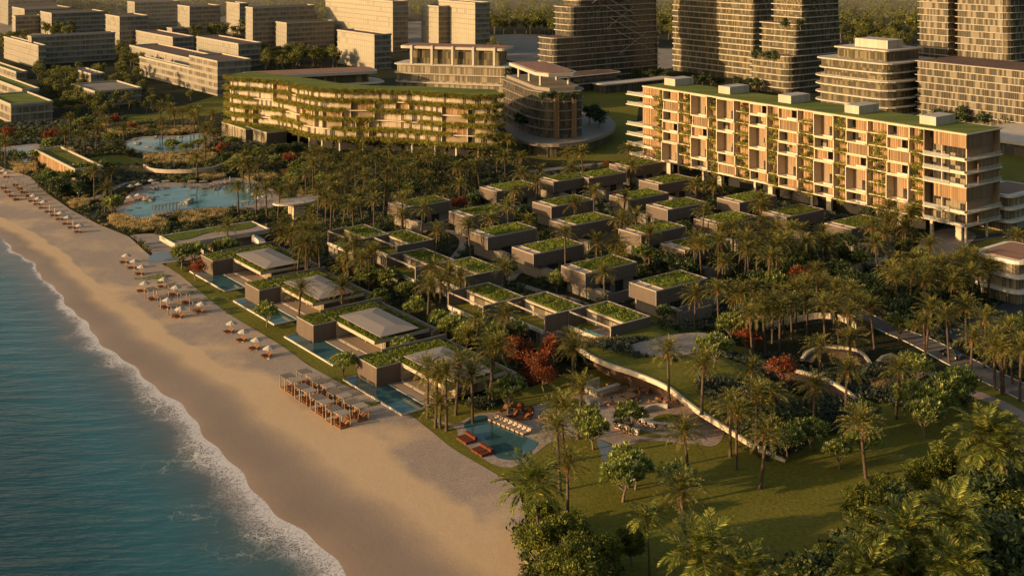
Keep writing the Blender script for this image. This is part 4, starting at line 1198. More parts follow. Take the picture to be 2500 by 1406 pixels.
def far_block(label, xl, xf, xr, yt, yb, name='office_block', face='far1', side='farwin', group=None, z0=0.0, sh=3.5, cat='building', ledge=True, roof='farroof'):
    p = P(xf, yb, z0); lv, lu = span(p, V, xl), span(p, U, xr)
    h = (yb - yt) * p[1] / F_
    n = max(1, round(h / sh)); h = n * sh
    t = thing(name, label, cat, p, RZ, group)
    m = MB()
    m.prism([(0, 0), (lu, 0), (lu, lv), (0, lv)], 0, h, bottom=False)
    me = m.mesh('facade', [M[face], M[side]])
    for pl in me.polygons:
        pl.material_index = 1 if abs(pl.normal.y) > .9 else 0
    mesh_obj('facade', me, t)
    if ledge:
        for k in range(1, n + 1):
            m = MB(); o = [(0, 0), (lu, 0), (lu, lv), (0, lv)]
            m.ring(offset_poly(o, .45), offset_poly(o, -.05), k * sh - .16, k * sh + .12); m.build('floor_ledge', M['faredge'], t)
    m = MB(); m.prism([(.7, .7), (lu - .7, .7), (lu - .7, lv - .7), (.7, lv - .7)], h + .002, h + .10); m.build('roof', M[roof], t)
    m = MB(); parapet(m, -.25, lu + .25, -.25, lv + .25, h + .125, h + .8, .5); m.build('roof_parapet', M['faredge'], t)
    return t
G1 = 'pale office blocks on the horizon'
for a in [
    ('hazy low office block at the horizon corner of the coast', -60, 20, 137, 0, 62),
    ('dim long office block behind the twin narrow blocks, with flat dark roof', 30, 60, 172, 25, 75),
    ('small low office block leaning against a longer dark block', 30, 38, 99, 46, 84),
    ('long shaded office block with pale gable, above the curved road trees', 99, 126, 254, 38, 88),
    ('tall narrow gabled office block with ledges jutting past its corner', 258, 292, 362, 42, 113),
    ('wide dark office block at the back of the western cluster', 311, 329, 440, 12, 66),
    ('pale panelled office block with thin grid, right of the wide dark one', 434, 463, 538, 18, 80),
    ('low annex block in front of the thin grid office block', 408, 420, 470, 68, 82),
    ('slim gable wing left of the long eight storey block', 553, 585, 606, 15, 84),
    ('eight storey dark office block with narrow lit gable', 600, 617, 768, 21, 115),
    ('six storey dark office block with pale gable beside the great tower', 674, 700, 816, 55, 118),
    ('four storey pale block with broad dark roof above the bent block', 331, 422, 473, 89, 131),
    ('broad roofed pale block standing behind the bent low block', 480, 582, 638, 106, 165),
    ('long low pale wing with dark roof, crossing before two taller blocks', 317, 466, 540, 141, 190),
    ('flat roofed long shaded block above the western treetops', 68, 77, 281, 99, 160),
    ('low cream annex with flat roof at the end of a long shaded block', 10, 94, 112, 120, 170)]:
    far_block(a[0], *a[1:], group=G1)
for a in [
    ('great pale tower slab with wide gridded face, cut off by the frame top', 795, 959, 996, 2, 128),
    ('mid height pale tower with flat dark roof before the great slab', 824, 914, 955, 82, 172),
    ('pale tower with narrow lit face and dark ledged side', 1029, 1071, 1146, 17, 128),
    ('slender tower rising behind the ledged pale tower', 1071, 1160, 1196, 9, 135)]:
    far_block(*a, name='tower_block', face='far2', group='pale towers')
# the bent low block and its roofs
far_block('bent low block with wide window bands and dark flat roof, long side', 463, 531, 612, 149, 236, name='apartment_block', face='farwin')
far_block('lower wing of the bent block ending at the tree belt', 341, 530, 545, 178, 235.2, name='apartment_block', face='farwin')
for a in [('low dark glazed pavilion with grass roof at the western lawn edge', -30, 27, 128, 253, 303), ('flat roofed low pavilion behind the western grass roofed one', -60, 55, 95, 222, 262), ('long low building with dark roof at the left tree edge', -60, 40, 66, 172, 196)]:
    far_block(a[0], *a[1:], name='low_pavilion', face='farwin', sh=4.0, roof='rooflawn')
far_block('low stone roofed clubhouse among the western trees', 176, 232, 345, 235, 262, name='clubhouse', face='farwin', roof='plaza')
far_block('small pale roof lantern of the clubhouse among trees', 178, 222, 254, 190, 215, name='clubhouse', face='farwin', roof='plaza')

def slab_tower(name, label, cat, base_px, tiers, sh=3.4, glass='towerglass', over=.9, slab=.34, rz=RZ, rail=True, base_z=0.0, roof='farroof', parts=None, edge='slabedge'):
    """tiers: (polygon in local metres, corner radius, storeys)"""
    p = P(*base_px, base_z)
    t = thing(name, label, cat, p, rz); z = 0.0
    for poly, rad, n in tiers:
        pl = rounded(ccw(poly), rad, 4) if rad else ccw(poly)
        out = offset_poly(pl, over)
        for k in range(n):
            m = MB(); m.prism(pl, z + .002, z + sh - slab - .002, bottom=False, top=False); m.build('storey_glazing', M[glass], t)
            m = MB(); m.prism(out, z + sh - slab, z + sh); m.build('floor_slab', M[edge], t)
            z += sh
        m = MB(); m.prism(offset_poly(pl, -.2), z + .004, z + .15); m.build('roof_deck', M[roof], t)
    t['top_z'] = z
    return t, p
rect = lambda x0, x1, y0, y1: [(x0, y0), (x1, y0), (x1, y1), (x0, y1)]
def dims(xf, yb, xl, xr, z=0.0):
    p = P(xf, yb, z); return span(p, V, xl), span(p, U, xr)
# stepped slab tower with diagonal braces
lv, lu = dims(1352, 212, 1311, 1612)
t1, p1 = slab_tower('residential_tower', 'stepped dark tower with white floor slabs and planted terraces, left of the glass tower', 'tower', (1352, 212), [(rect(0, lu, 0, lv), 4, 8), (rect(13, lu, 1, lv + 2), 4, 5), (rect(19, lu, 1.5, lv + 1), 3, 10)], 3.3, 'towerdark')
m = MB()
for k in range(6):
    x0, z0 = 20 + k * 5, 66 - k * 7.5
    m.tube((x0, -.9, z0), (min(x0 + 30, lu - 2), -.9, z0 - 14), .16, .16, 4)
    if k % 2: m.tube((x0 + 2, -.9, z0 - 14), (min(x0 + 24, lu - 2), -.9, z0 - 2), .12, .12, 4)
o = m.build('diagonal_brace', M['frame'], t1); o['kind'] = 'stuff'
slab_tower('tower_podium', 'pale terrace podium at the foot of the dark stepped tower', 'building', (1290, 236), [(rect(0, 62, -2, 12), 4, 2)], 4.2, 'towerdark', over=1.6)
slab_tower('low_gallery', 'low pale roofed gallery on the lawn between dark tower and slab hotel', 'building', (1478, 229), [(rect(0, 52, 0, 9), 0, 1)], 4.5, 'towerdark', over=1.0, roof='paleconcrete')
# glass tower
lv, lu = dims(1838, 198, 1641, 1892)
slab_tower('glass_tower', 'broad sunlit glass tower with close white floor lines, beside the stepped white tower', 'tower', (1838, 198), [(rect(0, lu, 0, lv), 2, 20)], 3.35, 'towerglass', over=.7, slab=.5)
# stepped white tower
lv, lu = dims(1926, 232, 1828, 2052)
t3, p3 = slab_tower('stepped_tower', 'white slab tower stepping back with trees on its terraces', 'tower', (1926, 232), [(rect(0, lu, 0, lv), 5, 6), (rect(6, lu + 1, .5, lv - 3), 2, 5), (rect(11.5, lu, 1, lv - 7), .8, 8)], 3.3, 'towerglass', over=1.3, slab=.42)
# glass pavilion tower behind the slab hotel
lv, lu = dims(2168, 305, 1990, 2292)
t4, p4 = slab_tower('pavilion_tower', 'rounded glass clubhouse tower with roof pavilion, behind the slab hotel', 'tower', (2168, 305), [(rect(0, lu, 0, lv), 7, 5), (rect(2, lu - 2, 2, lv - 2), 4, 1)], 3.75, 'towerglass', over=2.2, slab=.6, roof='paleconcrete')
def add_storey(t, poly, rad, z0, z1, glass='towerglass', over=1.4, slab=.6, roof=None):
    pl = rounded(ccw(poly), rad, 4) if rad else ccw(poly)
    m = MB(); m.prism(pl, z0, z1 - slab, bottom=False, top=False); m.build('storey_glazing', M[glass], t)
    m = MB(); m.prism(offset_poly(pl, over), z1 - slab + .002, z1); m.build('floor_slab', M['slabedge'], t)
    if roof:
        m = MB(); m.prism(offset_poly(pl, over - .5), z1 + .002, z1 + .12); m.build('roof_deck', M[roof], t)
zt4 = t4['top_z']
add_storey(t4, rect(1, lu - 1, 1, lv - 1), 4, zt4 + .16, zt4 + 4.2, over=1.8)
add_storey(t4, rect(6, lu - 8, 5, lv - 8), .5, zt4 + 4.22, zt4 + 9.4, over=1.6)
m = MB(); m.box(11, lu - 16, 8, lv - 14, zt4 + 9.41, zt4 + 13.2); m.build('plant_room', M['panelbox'], t4)
# right hand residential tower and its podium
lv, lu = dims(2474, 318, 2232, 2560)
slab_tower('apartment_tower', 'balconied apartment tower with close window grid, on the wide podium at the right', 'tower', (2478, 300), [(rect(0, 30, 0, lv * .93), 4, 26)], 3.05, 'towergrid', over=.9, slab=.25)if False else None
M['towergrid'] = m_glazing('apartment window grid', .85, 3.05, glass=(.035, .03, .02), curtain=(.25, .185, .095), share=.38, rough=.2, mull=.2, frame=(.145, .115, .07), soft=.5)
slab_tower('apartment_tower', 'balconied apartment tower with close window grid, on the wide podium beside the lawn', 'tower', (2462, 300), [([(0, 0), (26, 0), (26, 46), (0, 46), (0, 30), (7, 30), (7, 25), (0, 25)], [5, 1, 1, 2, 0, 0, 0, 0], 24)], 3.05, 'towergrid', over=.9, slab=.25)
slab_tower('apartment_tower', 'shorter planted shaft of the gridded apartment tower, split by a recess', 'tower', (2352, 290), [(rect(2, 26, 0, 33), 1, 24)], 3.05, 'towergrid', over=.9, slab=.25) if False else None
lvp, lup = dims(2560, 345, 2240, 2700)
slab_tower('tower_podium', 'wide eight storey podium with pale grid frames, behind the slab hotel corner', 'building', (2560, 345), [(rect(0, 30, 0, lvp), 0, 9)], 3.05, 'towergrid', over=.8, slab=.25)
# terracotta roofed terrace building
lv, lu = dims(1262, 276, 950, 1292)
t7, p7 = slab_tower('terrace_building', 'cream terrace building with arcaded penthouse under a terracotta roof', 'building', (1262, 276), [(rect(0, lu, 0, lv), 6, 5), (rect(1.5, lu - 2, 17, lv + 1), 3, 2)], 3.35, 'towercream' if 'towercream' in M else 'towerglass', over=1.3, slab=.4, roof='paleconcrete') if False else (None, None)
M['towercream'] = m_glazing('cream facade with windows', .9, 3.35, glass=(.09, .072, .045), curtain=(.36, .28, .16), share=.5, rough=.25, mull=.14, frame=(.30, .235, .145), soft=.5)
t7, p7 = slab_tower('terrace_building', 'cream terrace building with arcaded penthouse under a terracotta roof', 'building', (1243, 274), [(rect(-58, 10, -1, 20), 7, 3), (rect(-58, 0, 0, 18), 4, 2)], 4.2, 'towercream', over=1.3, slab=.4, roof='paleconcrete', rz=R(-17))
z7 = t7['top_z']
m = MB(); m.prism(rounded(rect(-52, -5, 3, 14), 2), z7 + .16, z7 + 7.4, bottom=False, top=False); m.build('penthouse_glazing', M['towerglass'], t7)
m = MB(); m.prism(rounded(rect(-56, -2, .5, 16), 3), z7 + 7.42, z7 + 8.6); m.build('penthouse_roof', M['slabedge'], t7)
m = MB(); m.prism(rounded(rect(-55, -3, 1.4, 15), 3), z7 + 8.602, z7 + 8.8); m.build('roof_boards', M['terracotta'], t7)
for k in range(5):
    y = -50 + k * 10.5
    m = MB(); m.box(y, y + 1.1, -.2, 1.0, z7 + .16, z7 + 9.0); m.build('penthouse_fin', M['slabedge'], t7)
# long terracotta roof behind the curved hotel
t8, p8 = slab_tower('long_roof_hall', 'long hall with low terracotta roof showing behind the planted hotel', 'building', (915, 272), [(rect(-58, 4, 0, 18), 6, 4)], 3.4, 'towerglass', over=2.0, slab=.5, roof='paleconcrete', rz=R(22))
z8 = t8['top_z']
m = MB(); m.prism(rounded(rect(-54, -2, 2, 15), 2), z8 + .16, z8 + 4.2, bottom=False, top=False); m.build('hall_glazing', M['towerglass'], t8)
m = MB(); m.prism(rounded(rect(-60, 2, -1, 18), 5), z8 + 4.22, z8 + 5.6); m.build('hall_roof', M['slabedge'], t8)
m = MB(); m.prism(rounded(rect(-58.8, .8, .2, 16.8), 5), z8 + 5.602, z8 + 5.8); m.build('roof_boards', M['terracotta'], t8)
# boat shaped building on its round plinth
M['plinthedge'] = m_plain('shaded slab edges', (.22, .18, .13), .6, .08, .4)  # dark tone: shade over the plinth building is painted into its slabs
def boat():
    g = lambda pts, z: [P(*q, z)[:2] for q in crop(800, 0, pts)]
    pl = g([(1240, 860), (1290, 930), (1380, 1000), (1560, 1030), (1750, 1022), (1920, 985), (2040, 930), (2055, 880), (2000, 832), (1900, 790), (1600, 740), (1300, 770), (1225, 815)], 5.5)
    pl = ccw(smooth_poly(pl, 4)); c0 = np.mean(np.array(pl), 0)
    t = thing('plinth_building', 'boat shaped dark building with terracotta roof deck on a round terrace plinth', 'building', (c0[0], c0[1], 0))
    pl = [tuple(np.array(q) - c0) for q in pl]
    m = MB(); m.prism(pl, 4.3, 5.5); m.build('plinth_slab', M['plinthedge'], t)
    m = MB(); m.prism(offset_poly(pl, -3), 0, 4.29, bottom=False, top=False); m.build('plinth_glazing', M['towerdark'], t)
    q = P(*crop(800, 0, [(1690, 1000)])[0], 5.5)
    a, b = P(800 + 1490 * K, 985 * K, 5.5), P(800 + 1838 * K, 960 * K, 5.5)
    w = math.dist(a[:2], b[:2]); ctr = np.array([(a[0] + b[0]) / 2, (a[1] + b[1]) / 2]) - c0
    d = np.array([-.30, .954]); e = np.array([.954, .30]); base = ctr - d * 1.0
    hull = [base - e * w * .5 + d * 6, base - e * w * .30 - d * 4, base + e * w * .30 - d * 4, base + e * w * .5 + d * 4, base + e * w * .5 + d * 46, base - e * w * .5 + d * 46]
    hull = rounded(ccw([tuple(h) for h in hull]), [5, 5, 5, 5, 3, 3], 4)
    z = 5.5
    for k in range(5):
        m = MB(); m.prism(hull, z + .002, z + 3.2, bottom=False, top=False); m.build('storey_glazing', M['towerdark'], t)
        m = MB(); m.prism(offset_poly(hull, .9), z + 3.202, z + 3.55); m.build('floor_slab', M['plinthedge'], t); z += 3.55
    for f_ in (-.17, .17):
        c = base + e * w * f_ - d * 5.0
        m = MB(); m.prism(ccw([tuple(c - e * .9), tuple(c + e * .9), tuple(c + e * .9 + d * 2), tuple(c - e * .9 + d * 2)]), 5.51, z - .4); m.build('bronze_pier', M['woodslat2'], t)
    up = [base - e * w * .42 + d * 5, base - e * w * .25 - d * 1, base + e * w * .25 - d * 1, base + e * w * .42 + d * 4, base + e * w * .42 + d * 44, base - e * w * .42 + d * 44]
    up = ccw([tuple(h) for h in up])
    m = MB(); m.prism(up, z + .002, z + 1.3); m.build('roof_terrace', M['plinthedge'], t)
    for f_ in (-.28, .28):
        for dd in (8, 22, 36):
            c = base + e * w * f_ + d * dd; m = MB(); m.tube((*c, z + 1.3), (*c, z + 5.4), .6, .6, 8); m.build('roof_column', M['slabedge'], t)
    top = [base - e * w * .36 + d * 7, base - e * w * .22 + d * 1.5, base + e * w * .22 + d * 1.5, base + e * w * .36 + d * 6, base + e * w * .34 + d * 42, base - e * w * .34 + d * 42]
    top = ccw([tuple(h) for h in top])
    m = MB(); m.prism(offset_poly(top, .9), z + 5.4, z + 6.6); m.build('canopy', M['slabedge'], t)
    m = MB(); m.prism(offset_poly(top, -.3), z + 6.602, z + 6.8); m.build('roof_boards', M['terracotta'], t)
boat()
# white villas at the right edge
slab_tower('white_villa', 'white rounded villa with terracotta deck roof at the road, nearer of two', 'villa', (2486, 745), [(rect(0, 14, 0, 10), 1.5, 3)], 3.4, 'towercream', over=1.2, slab=.8, roof='terracotta', edge='white')
slab_tower('white_villa', 'white rounded villa tucked behind the slab hotel end', 'villa', (2462, 568), [(rect(0, 16, 0, 10), 1.5, 3)], 3.6, 'towercream', over=1.4, slab=.8, roof='terracotta', edge='white')
slab_tower('low_gallery', 'dark glazed low terrace building on the lawn right of the slab hotel', 'building', (2540, 392), [(rect(0, 40, 0, 34), 3, 1)], 5.5, 'towerdark', over=1.6, slab=.8, roof='paleconcrete')
# glass garden pavilions under the curved hotel
def pavilion(label, xl, xf, xr, yt, yb):
    p = P(xf, yb); lv, lu = span(p, V, xl), span(p, U, xr); h = (yb - yt) * p[1] / F_
    t = thing('garden_pavilion', label, 'pavilion', p, RZ)
    m = MB(); m.box(.25, lu - .2, .25, lv - .25, .35, h - .45); m.build('glazing', M['towercream'], t)
    m = MB(); m.box(0, .2, 0, .3, .3, h - .5); m.box(0, .2, lv - .3, lv, .3, h - .5); m.box(0, .2, lv * .5 - .2, lv * .5 + .2, .3, h - .5); m.build('frame_post', M['concrete'], t)
    m = MB(); m.box(0, lu, 0, .22, .3, h - .5); m.build('batten_wall', M['clad'], t)
    m = MB(); m.box(-.1, lu + .1, -.1, lv + .1, h - .44, h); m.build('roof_slab', M['concrete'], t)
    m = MB(); m.box(.3, lu - .3, .3, lv - .3, h + .002, h + .14); m.build('green_roof', M['greenroof'], t)
    m = MB(); m.box(-.4, lu, -.4, lv, .0, .3); m.build('floor_slab', M['concrete'], t)
for a in [('glass garden pavilion with green roof, nearer of the pair below the planted hotel', 600, 651, 700, 324, 357), ('long glass garden pavilion with green roof, further of the pair', 542, 600, 668, 316, 347)]:
    pavilion(*a)
# ------------------------------------------------------------------ the planted dune roof with its sweeping ribbon wall
RB = [(1408, 842, 4.6), (1427, 861, 4.6), (1482, 888, 4.6), (1550, 909, 4.6), (1618, 936, 4.5), (1650, 957, 4.2), (1684, 987, 3.7), (1735, 1021, 3.0), (1776, 1044, 2.4), (1820, 1074, 1.6), (1851, 1091, 1.15), (1889, 1110, .6), (1921, 1125, .12)]
rb = np.array([(*UV(P(x, y, z)), z) for x, y, z in RB]); rb = rb[np.argsort(rb[:, 1])]
vr = np.linspace(rb[0, 1], rb[-1, 1], 70)
ur = smooth1(np.interp(vr, rb[:, 1], rb[:, 0]), 3); zr = smooth1(np.interp(vr, rb[:, 1], rb[:, 2]), 3); zr[0] = .1
V1 = vr[-1]
def hill_z(u, v):
    u = np.asarray(u, float); v = np.asarray(v, float)
    z0 = np.interp(v, vr, zr, left=0.0) * np.clip(1 - (v - V1) / 16.0, 0, 1)
    z0 = np.where(v > V1, z0 * (1 - np.clip((v - V1) / 16.0, 0, 1)) , z0)
    wd = np.interp(v, [vr[0], vr[0] + 20, V1], [10, 30, 36])
    t = (u - np.interp(v, vr, ur)) / wd
    g = np.where(t < .5, 1.0, np.clip(.5 + .5 * np.cos((t - .5) / .5 * math.pi), 0, 1)); g = np.where((t < -.01) | (t > 1), 0, g)
    return z0 * g
vs = np.concatenate([vr, V1 + np.array([3, 6, 9, 12, 16])]); tt = np.linspace(0, 1, 22)
verts = []
for v in vs:
    u0 = float(np.interp(v, vr, ur)); wd = float(np.interp(v, [vr[0], vr[0] + 20, V1], [10, 30, 36]))
    for t in tt:
        u = u0 + t * wd; z = float(hill_z(u + 1e-6, v)); verts.append(W(u, v, max(z, -.04) + (.03 if t < .98 else -.05)))
n_ = len(tt); q = np.array([(i * n_ + j, i * n_ + j + 1, (i + 1) * n_ + j + 1, (i + 1) * n_ + j) for i in range(len(vs) - 1) for j in range(n_ - 1)])
me = np_mesh('grass_mound', np.array(verts), q, M['lawn'], True)
if me.polygons[40].normal.z < 0: me.flip_normals()
tag(mesh_obj('grass_mound', me), kind='structure')

def ribbon_wall(name, label, pts, zs, drop=1.0, w=.55, mat='paleconcrete', under=True, sm=6, world=None):
    """a band of wall whose top follows zs; recess wall underneath"""
    c = world if world is not None else smooth_poly([P(*p[:2], z)[:2] for p, z in zip(pts, zs)], sm, False)
    zc = np.interp(np.linspace(0, 1, len(c)), np.linspace(0, 1, len(zs)), zs)
    t = thing(name, label, 'wall', (*c[0], 0)); c = [np.array(p) - np.array(c[0]) for p in c]
    nn = []
    for i in range(len(c)):
        d = c[min(i + 1, len(c) - 1)] - c[max(i - 1, 0)]; d = d / max(np.linalg.norm(d), 1e-6); nn.append(np.array([-d[1], d[0]]))
    m = MB(); L = 0
    for i in range(len(c) - 1):
        a, b = c[i], c[i + 1]; na, nb = nn[i] * w / 2, nn[i + 1] * w / 2; s = float(np.linalg.norm(b - a))
        za, zb = zc[i], zc[i + 1]; la, lb = max(za - drop, -.05), max(zb - drop, -.05)
        m.face([(*(a - na), la), (*(b - nb), lb), (*(b - nb), zb), (*(a - na), za)], [(L, la), (L + s, lb), (L + s, zb), (L, za)])
        m.face([(*(b + nb), lb), (*(a + na), la), (*(a + na), za), (*(b + nb), zb)], [(L + s, lb), (L, la), (L, za), (L + s, zb)])
        m.face([(*(a - na), za), (*(b - nb), zb), (*(b + nb), zb), (*(a + na), za)])
        m.face([(*(a + na), la), (*(b + nb), lb), (*(b - nb), lb), (*(a - na), la)]); L += s
    m.build('coping_band', M[mat], t)
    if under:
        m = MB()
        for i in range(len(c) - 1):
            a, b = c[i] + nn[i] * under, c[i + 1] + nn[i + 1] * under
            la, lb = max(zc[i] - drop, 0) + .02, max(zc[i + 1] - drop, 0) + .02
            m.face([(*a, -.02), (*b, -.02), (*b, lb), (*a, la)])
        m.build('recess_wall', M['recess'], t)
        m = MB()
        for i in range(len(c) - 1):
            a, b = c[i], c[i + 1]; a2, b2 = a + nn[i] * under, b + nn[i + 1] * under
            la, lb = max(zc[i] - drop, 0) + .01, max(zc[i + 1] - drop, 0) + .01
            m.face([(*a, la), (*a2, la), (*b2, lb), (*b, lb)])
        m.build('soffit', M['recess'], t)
    return t
M['ribbon'] = m_plain('sand coloured ribbon concrete', (.54, .44, .31), .75, .12, .6)
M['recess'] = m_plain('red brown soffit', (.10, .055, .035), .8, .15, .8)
wr = [W(u, v)[:2] for u, v in zip(ur, vr)][::-1]
ribbon_wall('sweeping_wall', 'long sweeping pale ribbon wall edging the planted dune roof down to the lawn', None, [float(z) + .2 for z in zr[::-1]], .85, .5, 'ribbon', 4.0, world=wr)
C2 = lambda pts: crop(1650, 820, pts)
ribbon_wall('crescent_wall', 'crescent wall curving around the red tree hollow on the dune', C2([(480, 340), (560, 262), (620, 225), (700, 217), (800, 224), (900, 247), (1050, 288), (1200, 370), (1280, 432), (1312, 492)]), [2.2, 2.6, 2.8, 2.9, 2.9, 2.8, 2.5, 1.8, 1.0, .15], .6, .6, 'ribbon', -3.0)
ribbon_wall('crescent_wall', 'crescent wall with path behind the single dune palm', C2([(900, 160), (960, 98), (1060, 70), (1180, 72), (1290, 90), (1350, 132), (1400, 206)]), [1.8, 2.3, 2.5, 2.5, 2.3, 1.5, .2], .5, .6, 'ribbon', -2.0)
ribbon_wall('crescent_wall', 'small arched wall at the path below the driveway', C2([(1440, 182), (1480, 142), (1540, 128), (1600, 146), (1660, 205)]), [1.2, 2.0, 2.2, 1.8, .4], .6, .7, 'concrete', -1.5)
ribbon_wall('crescent_wall', 'ring wall of the sunken palm patio above the dune', crop(1650, 380, [(650, 1200), (800, 1162), (1020, 1124), (1150, 1134), (1230, 1162), (1298, 1204), (1300, 1235)]), [1.6, 2.2, 2.6, 2.8, 2.8, 2.6, 1.5], 1.2, .4, 'ribbon', False)
ribbon_wall('curved_wall', 'low curved concrete wall between the two lagoons', crop(0, 380, [(1030, 62), (1100, 92), (1300, 100), (1500, 84), (1615, 48)]), [2.0, 2.6, 2.8, 2.8, 2.4], 1.3, .5, 'concrete', False)
sc_ = smooth_poly([P(*p, 4.9)[:2] for p in [(1530, 848), (1600, 825), (1700, 812), (1755, 824), (1735, 848), (1660, 868), (1575, 866)]], 4)
o = sheet('stone_court', sc_, 4.95, M['path'], thick=5.0); tag(o, kind='structure'); EXCL.append(sc_)

# ------------------------------------------------------------------ beach pavilion and small structures (survey of the beach club corner)
CB = lambda pts, z: [P(*p, z)[:2] for p in crop(0, 380, pts)]
def rel(t, poly): return [tuple(np.array(p) - np.array(t.location[:2])) for p in poly]
def beach_pavilion():
    p = P(*crop(0, 380, [(1252, 640)])[0], 4.0)
    t = thing('beach_pavilion', 'long concrete beach pavilion with curving lawn on its flat roof', 'pavilion', (p[0], p[1], 0))
    o = UV(p); L = lambda u, v: tuple(np.array(W(o[0] + u, o[1] + v)[:2]) - np.array(p[:2]))
    lv, lu = span(p, V, 1140 * K), span(p, U, 1930 * K)
    sl_ = ccw([L(0, 0), L(lu, 0), L(lu, lv), L(0, lv)])
    m = MB(); m.prism(sl_, 3.0, 3.9); m.build('roof_slab', M['concrete'], t)
    m = MB(); m.ring(sl_, offset_poly(sl_, -.35), 3.9, 4.25); m.build('roof_edge', M['paleconcrete'], t)
    m = MB(); m.prism(offset_poly(sl_, -.4), 3.902, 3.96); m.build('roof_path', M['path'], t)
    lw = smooth_poly([L(.6, lv * .45), L(5, lv * .35), L(12, lv * .62), L(19, lv * .40), L(lu - 2, lv * .5), L(lu - 1, lv - .6), L(10, lv - .6), L(.6, lv - .6)], 4)
    m = MB(); m.prism(ccw(lw), 3.962, 4.10); m.build('roof_lawn', M['greenroof'], t)
    m = MB(); m.prism(ccw([L(lu * .30, .6), L(lu * .34, .6), L(lu * .34, 2.4), L(lu * .30, 2.4)]), 0, 2.99); m.build('pillar', M['concrete'], t)
    m = MB(); m.prism(ccw([L(lu * .42, 2.0), L(lu - .5, 2.0), L(lu - .5, lv - 1), L(lu * .42, lv - 1)]), 0, 2.99); m.build('rear_room', M['board'], t)
    pts = [(*L(lu * .74 + 2.5 * math.cos(a), -4.0 + 2.5 * math.sin(a)), 2.9 * k / 12) for k, a in enumerate(np.linspace(-2.2, 1.2, 13))]
    m = MB()
    for i in range(12):
        a, b = np.array(pts[i]), np.array(pts[i + 1]); d = b[:2] - a[:2]; d /= np.linalg.norm(d); n2 = np.array([-d[1], d[0]]) * .9
        m.prism(ccw([tuple(a[:2] - n2), tuple(b[:2] - n2), tuple(b[:2] + n2), tuple(a[:2] + n2)]), max(0, a[2] - .6), a[2] + .9)
    m.build('curved_stair', M['white'], t)
    return t
beach_pavilion()
def mushroom():
    p = P(*crop(0, 380, [(2100, 455)])[0])
    t = thing('mushroom_kiosk', 'small kiosk with oval oversailing roof among the palms', 'kiosk', (p[0], p[1], 0), RZ)
    e = [(2.0 + 7.5 * math.cos(a), 2.0 + 4.5 * math.sin(a)) for a in np.linspace(0, 2 * math.pi, 28, endpoint=False)]
    m = MB(); m.prism(e, 4.5, 5.0); m.build('oval_roof', M['paleconcrete'], t)
    m = MB(); m.box(0, 3.6, 0, 3.6, 0, 4.49); m.build('kiosk_room', M['interior'], t)
mushroom()
far_block('long slatted changing house with planted roof above the beach', 87, 184, 250, 419, 447, name='changing_house', face='woodslat', side='board', sh=4, ledge=False, roof='greenroof', cat='building')
wall_run('lane_wall', 'low pale ramp wall between palm thicket and courts', [P(2070, 668)[:2], P(2110, 655)[:2], P(2165, 640)[:2]], 1.6, .5, 'paleconcrete')
wall_run('lane_wall', 'long board marked wall with slim palm, before the nearest garden villa', [P(1640, 785)[:2], P(1700, 765)[:2], P(1760, 742)[:2]], 2.6)
wall_run('lane_wall', 'board marked wall at the lower storey of the stepped houses', [P(1420, 800)[:2], P(1465, 836)[:2], P(1500, 862)[:2]], 2.4)
wall_run('lane_wall', 'garden wall under the palms below the hotel corner', [P(2100, 625)[:2], P(2180, 602)[:2]], 2.8)

# ------------------------------------------------------------------ furniture
def add(parent, name, mat, fn):
    m = MB(); fn(m); return m.build(name, M[mat], parent)
def lounger_proto():
    t = thing('sun_lounger', None, 'sun lounger', (0, 0, 0), RZ)
    add(t, 'frame', 'wood', lambda m: (m.box(-1.0, .95, -.34, .34, .26, .34)))
    def legs(m, x, y): m.box(x, x + .08, y, y + .08, 0, .258)
    for x in (-.9, .8):
        for y in (-.32, .24): add(t, 'leg', 'wood', lambda m: legs(m, x, y))
    m = MB(); m.v = []; 
    m.face([(.25, -.34, .36), (.95, -.34, .95), (.95, .34, .95), (.25, .34, .36)]); m.face([(.25, .34, .30), (.95, .34, .88), (.95, -.34, .88), (.25, -.34, .30)])
    m.face([(.25, -.34, .30), (.95, -.34, .88), (.95, -.34, .95), (.25, -.34, .36)]); m.face([(.95, .34, .88), (.25, .34, .30), (.25, .34, .36), (.95, .34, .95)]); m.face([(.95, -.34, .88), (.95, .34, .88), (.95, .34, .95), (.95, -.34, .95)])
    m.build('backrest', M['wood'], t)
    add(t, 'cushion', 'brown', lambda m: m.box(-.95, .24, -.28, .28, .342, .40))
    return t
def umbrella_proto(closed=False):
    t = thing('beach_umbrella', None, 'umbrella')
    if not closed:
        m = MB(); n = 8; ring = [(1.35 * math.cos(2 * math.pi * k / n), 1.35 * math.sin(2 * math.pi * k / n)) for k in range(n)]
        for k in range(n):
            a, b = ring[k], ring[(k + 1) % n]; mid_ = ((a[0] + b[0]) / 2 * .93, (a[1] + b[1]) / 2 * .93, 2.06)
            m.face([(*a, 2.02), mid_, (0, 0, 2.72)]); m.face([mid_, (*b, 2.02), (0, 0, 2.72)])
        m.build('canopy', M['canvas'], t)
    else:
        add(t, 'folded_canopy', 'canvas', lambda m: m.pipe([(0, 0, 1.0), (0, 0, 1.3), (0, 0, 2.4), (0, 0, 2.8)], [.09, .17, .10, .02], 7))
    add(t, 'pole', 'palewood', lambda m: m.tube((0, 0, 0), (0, 0, 2.7), .035, .03, 6))
    add(t, 'base', 'paleconcrete', lambda m: m.tube((0, 0, 0), (0, 0, .12), .28, .26, 8))
    return t
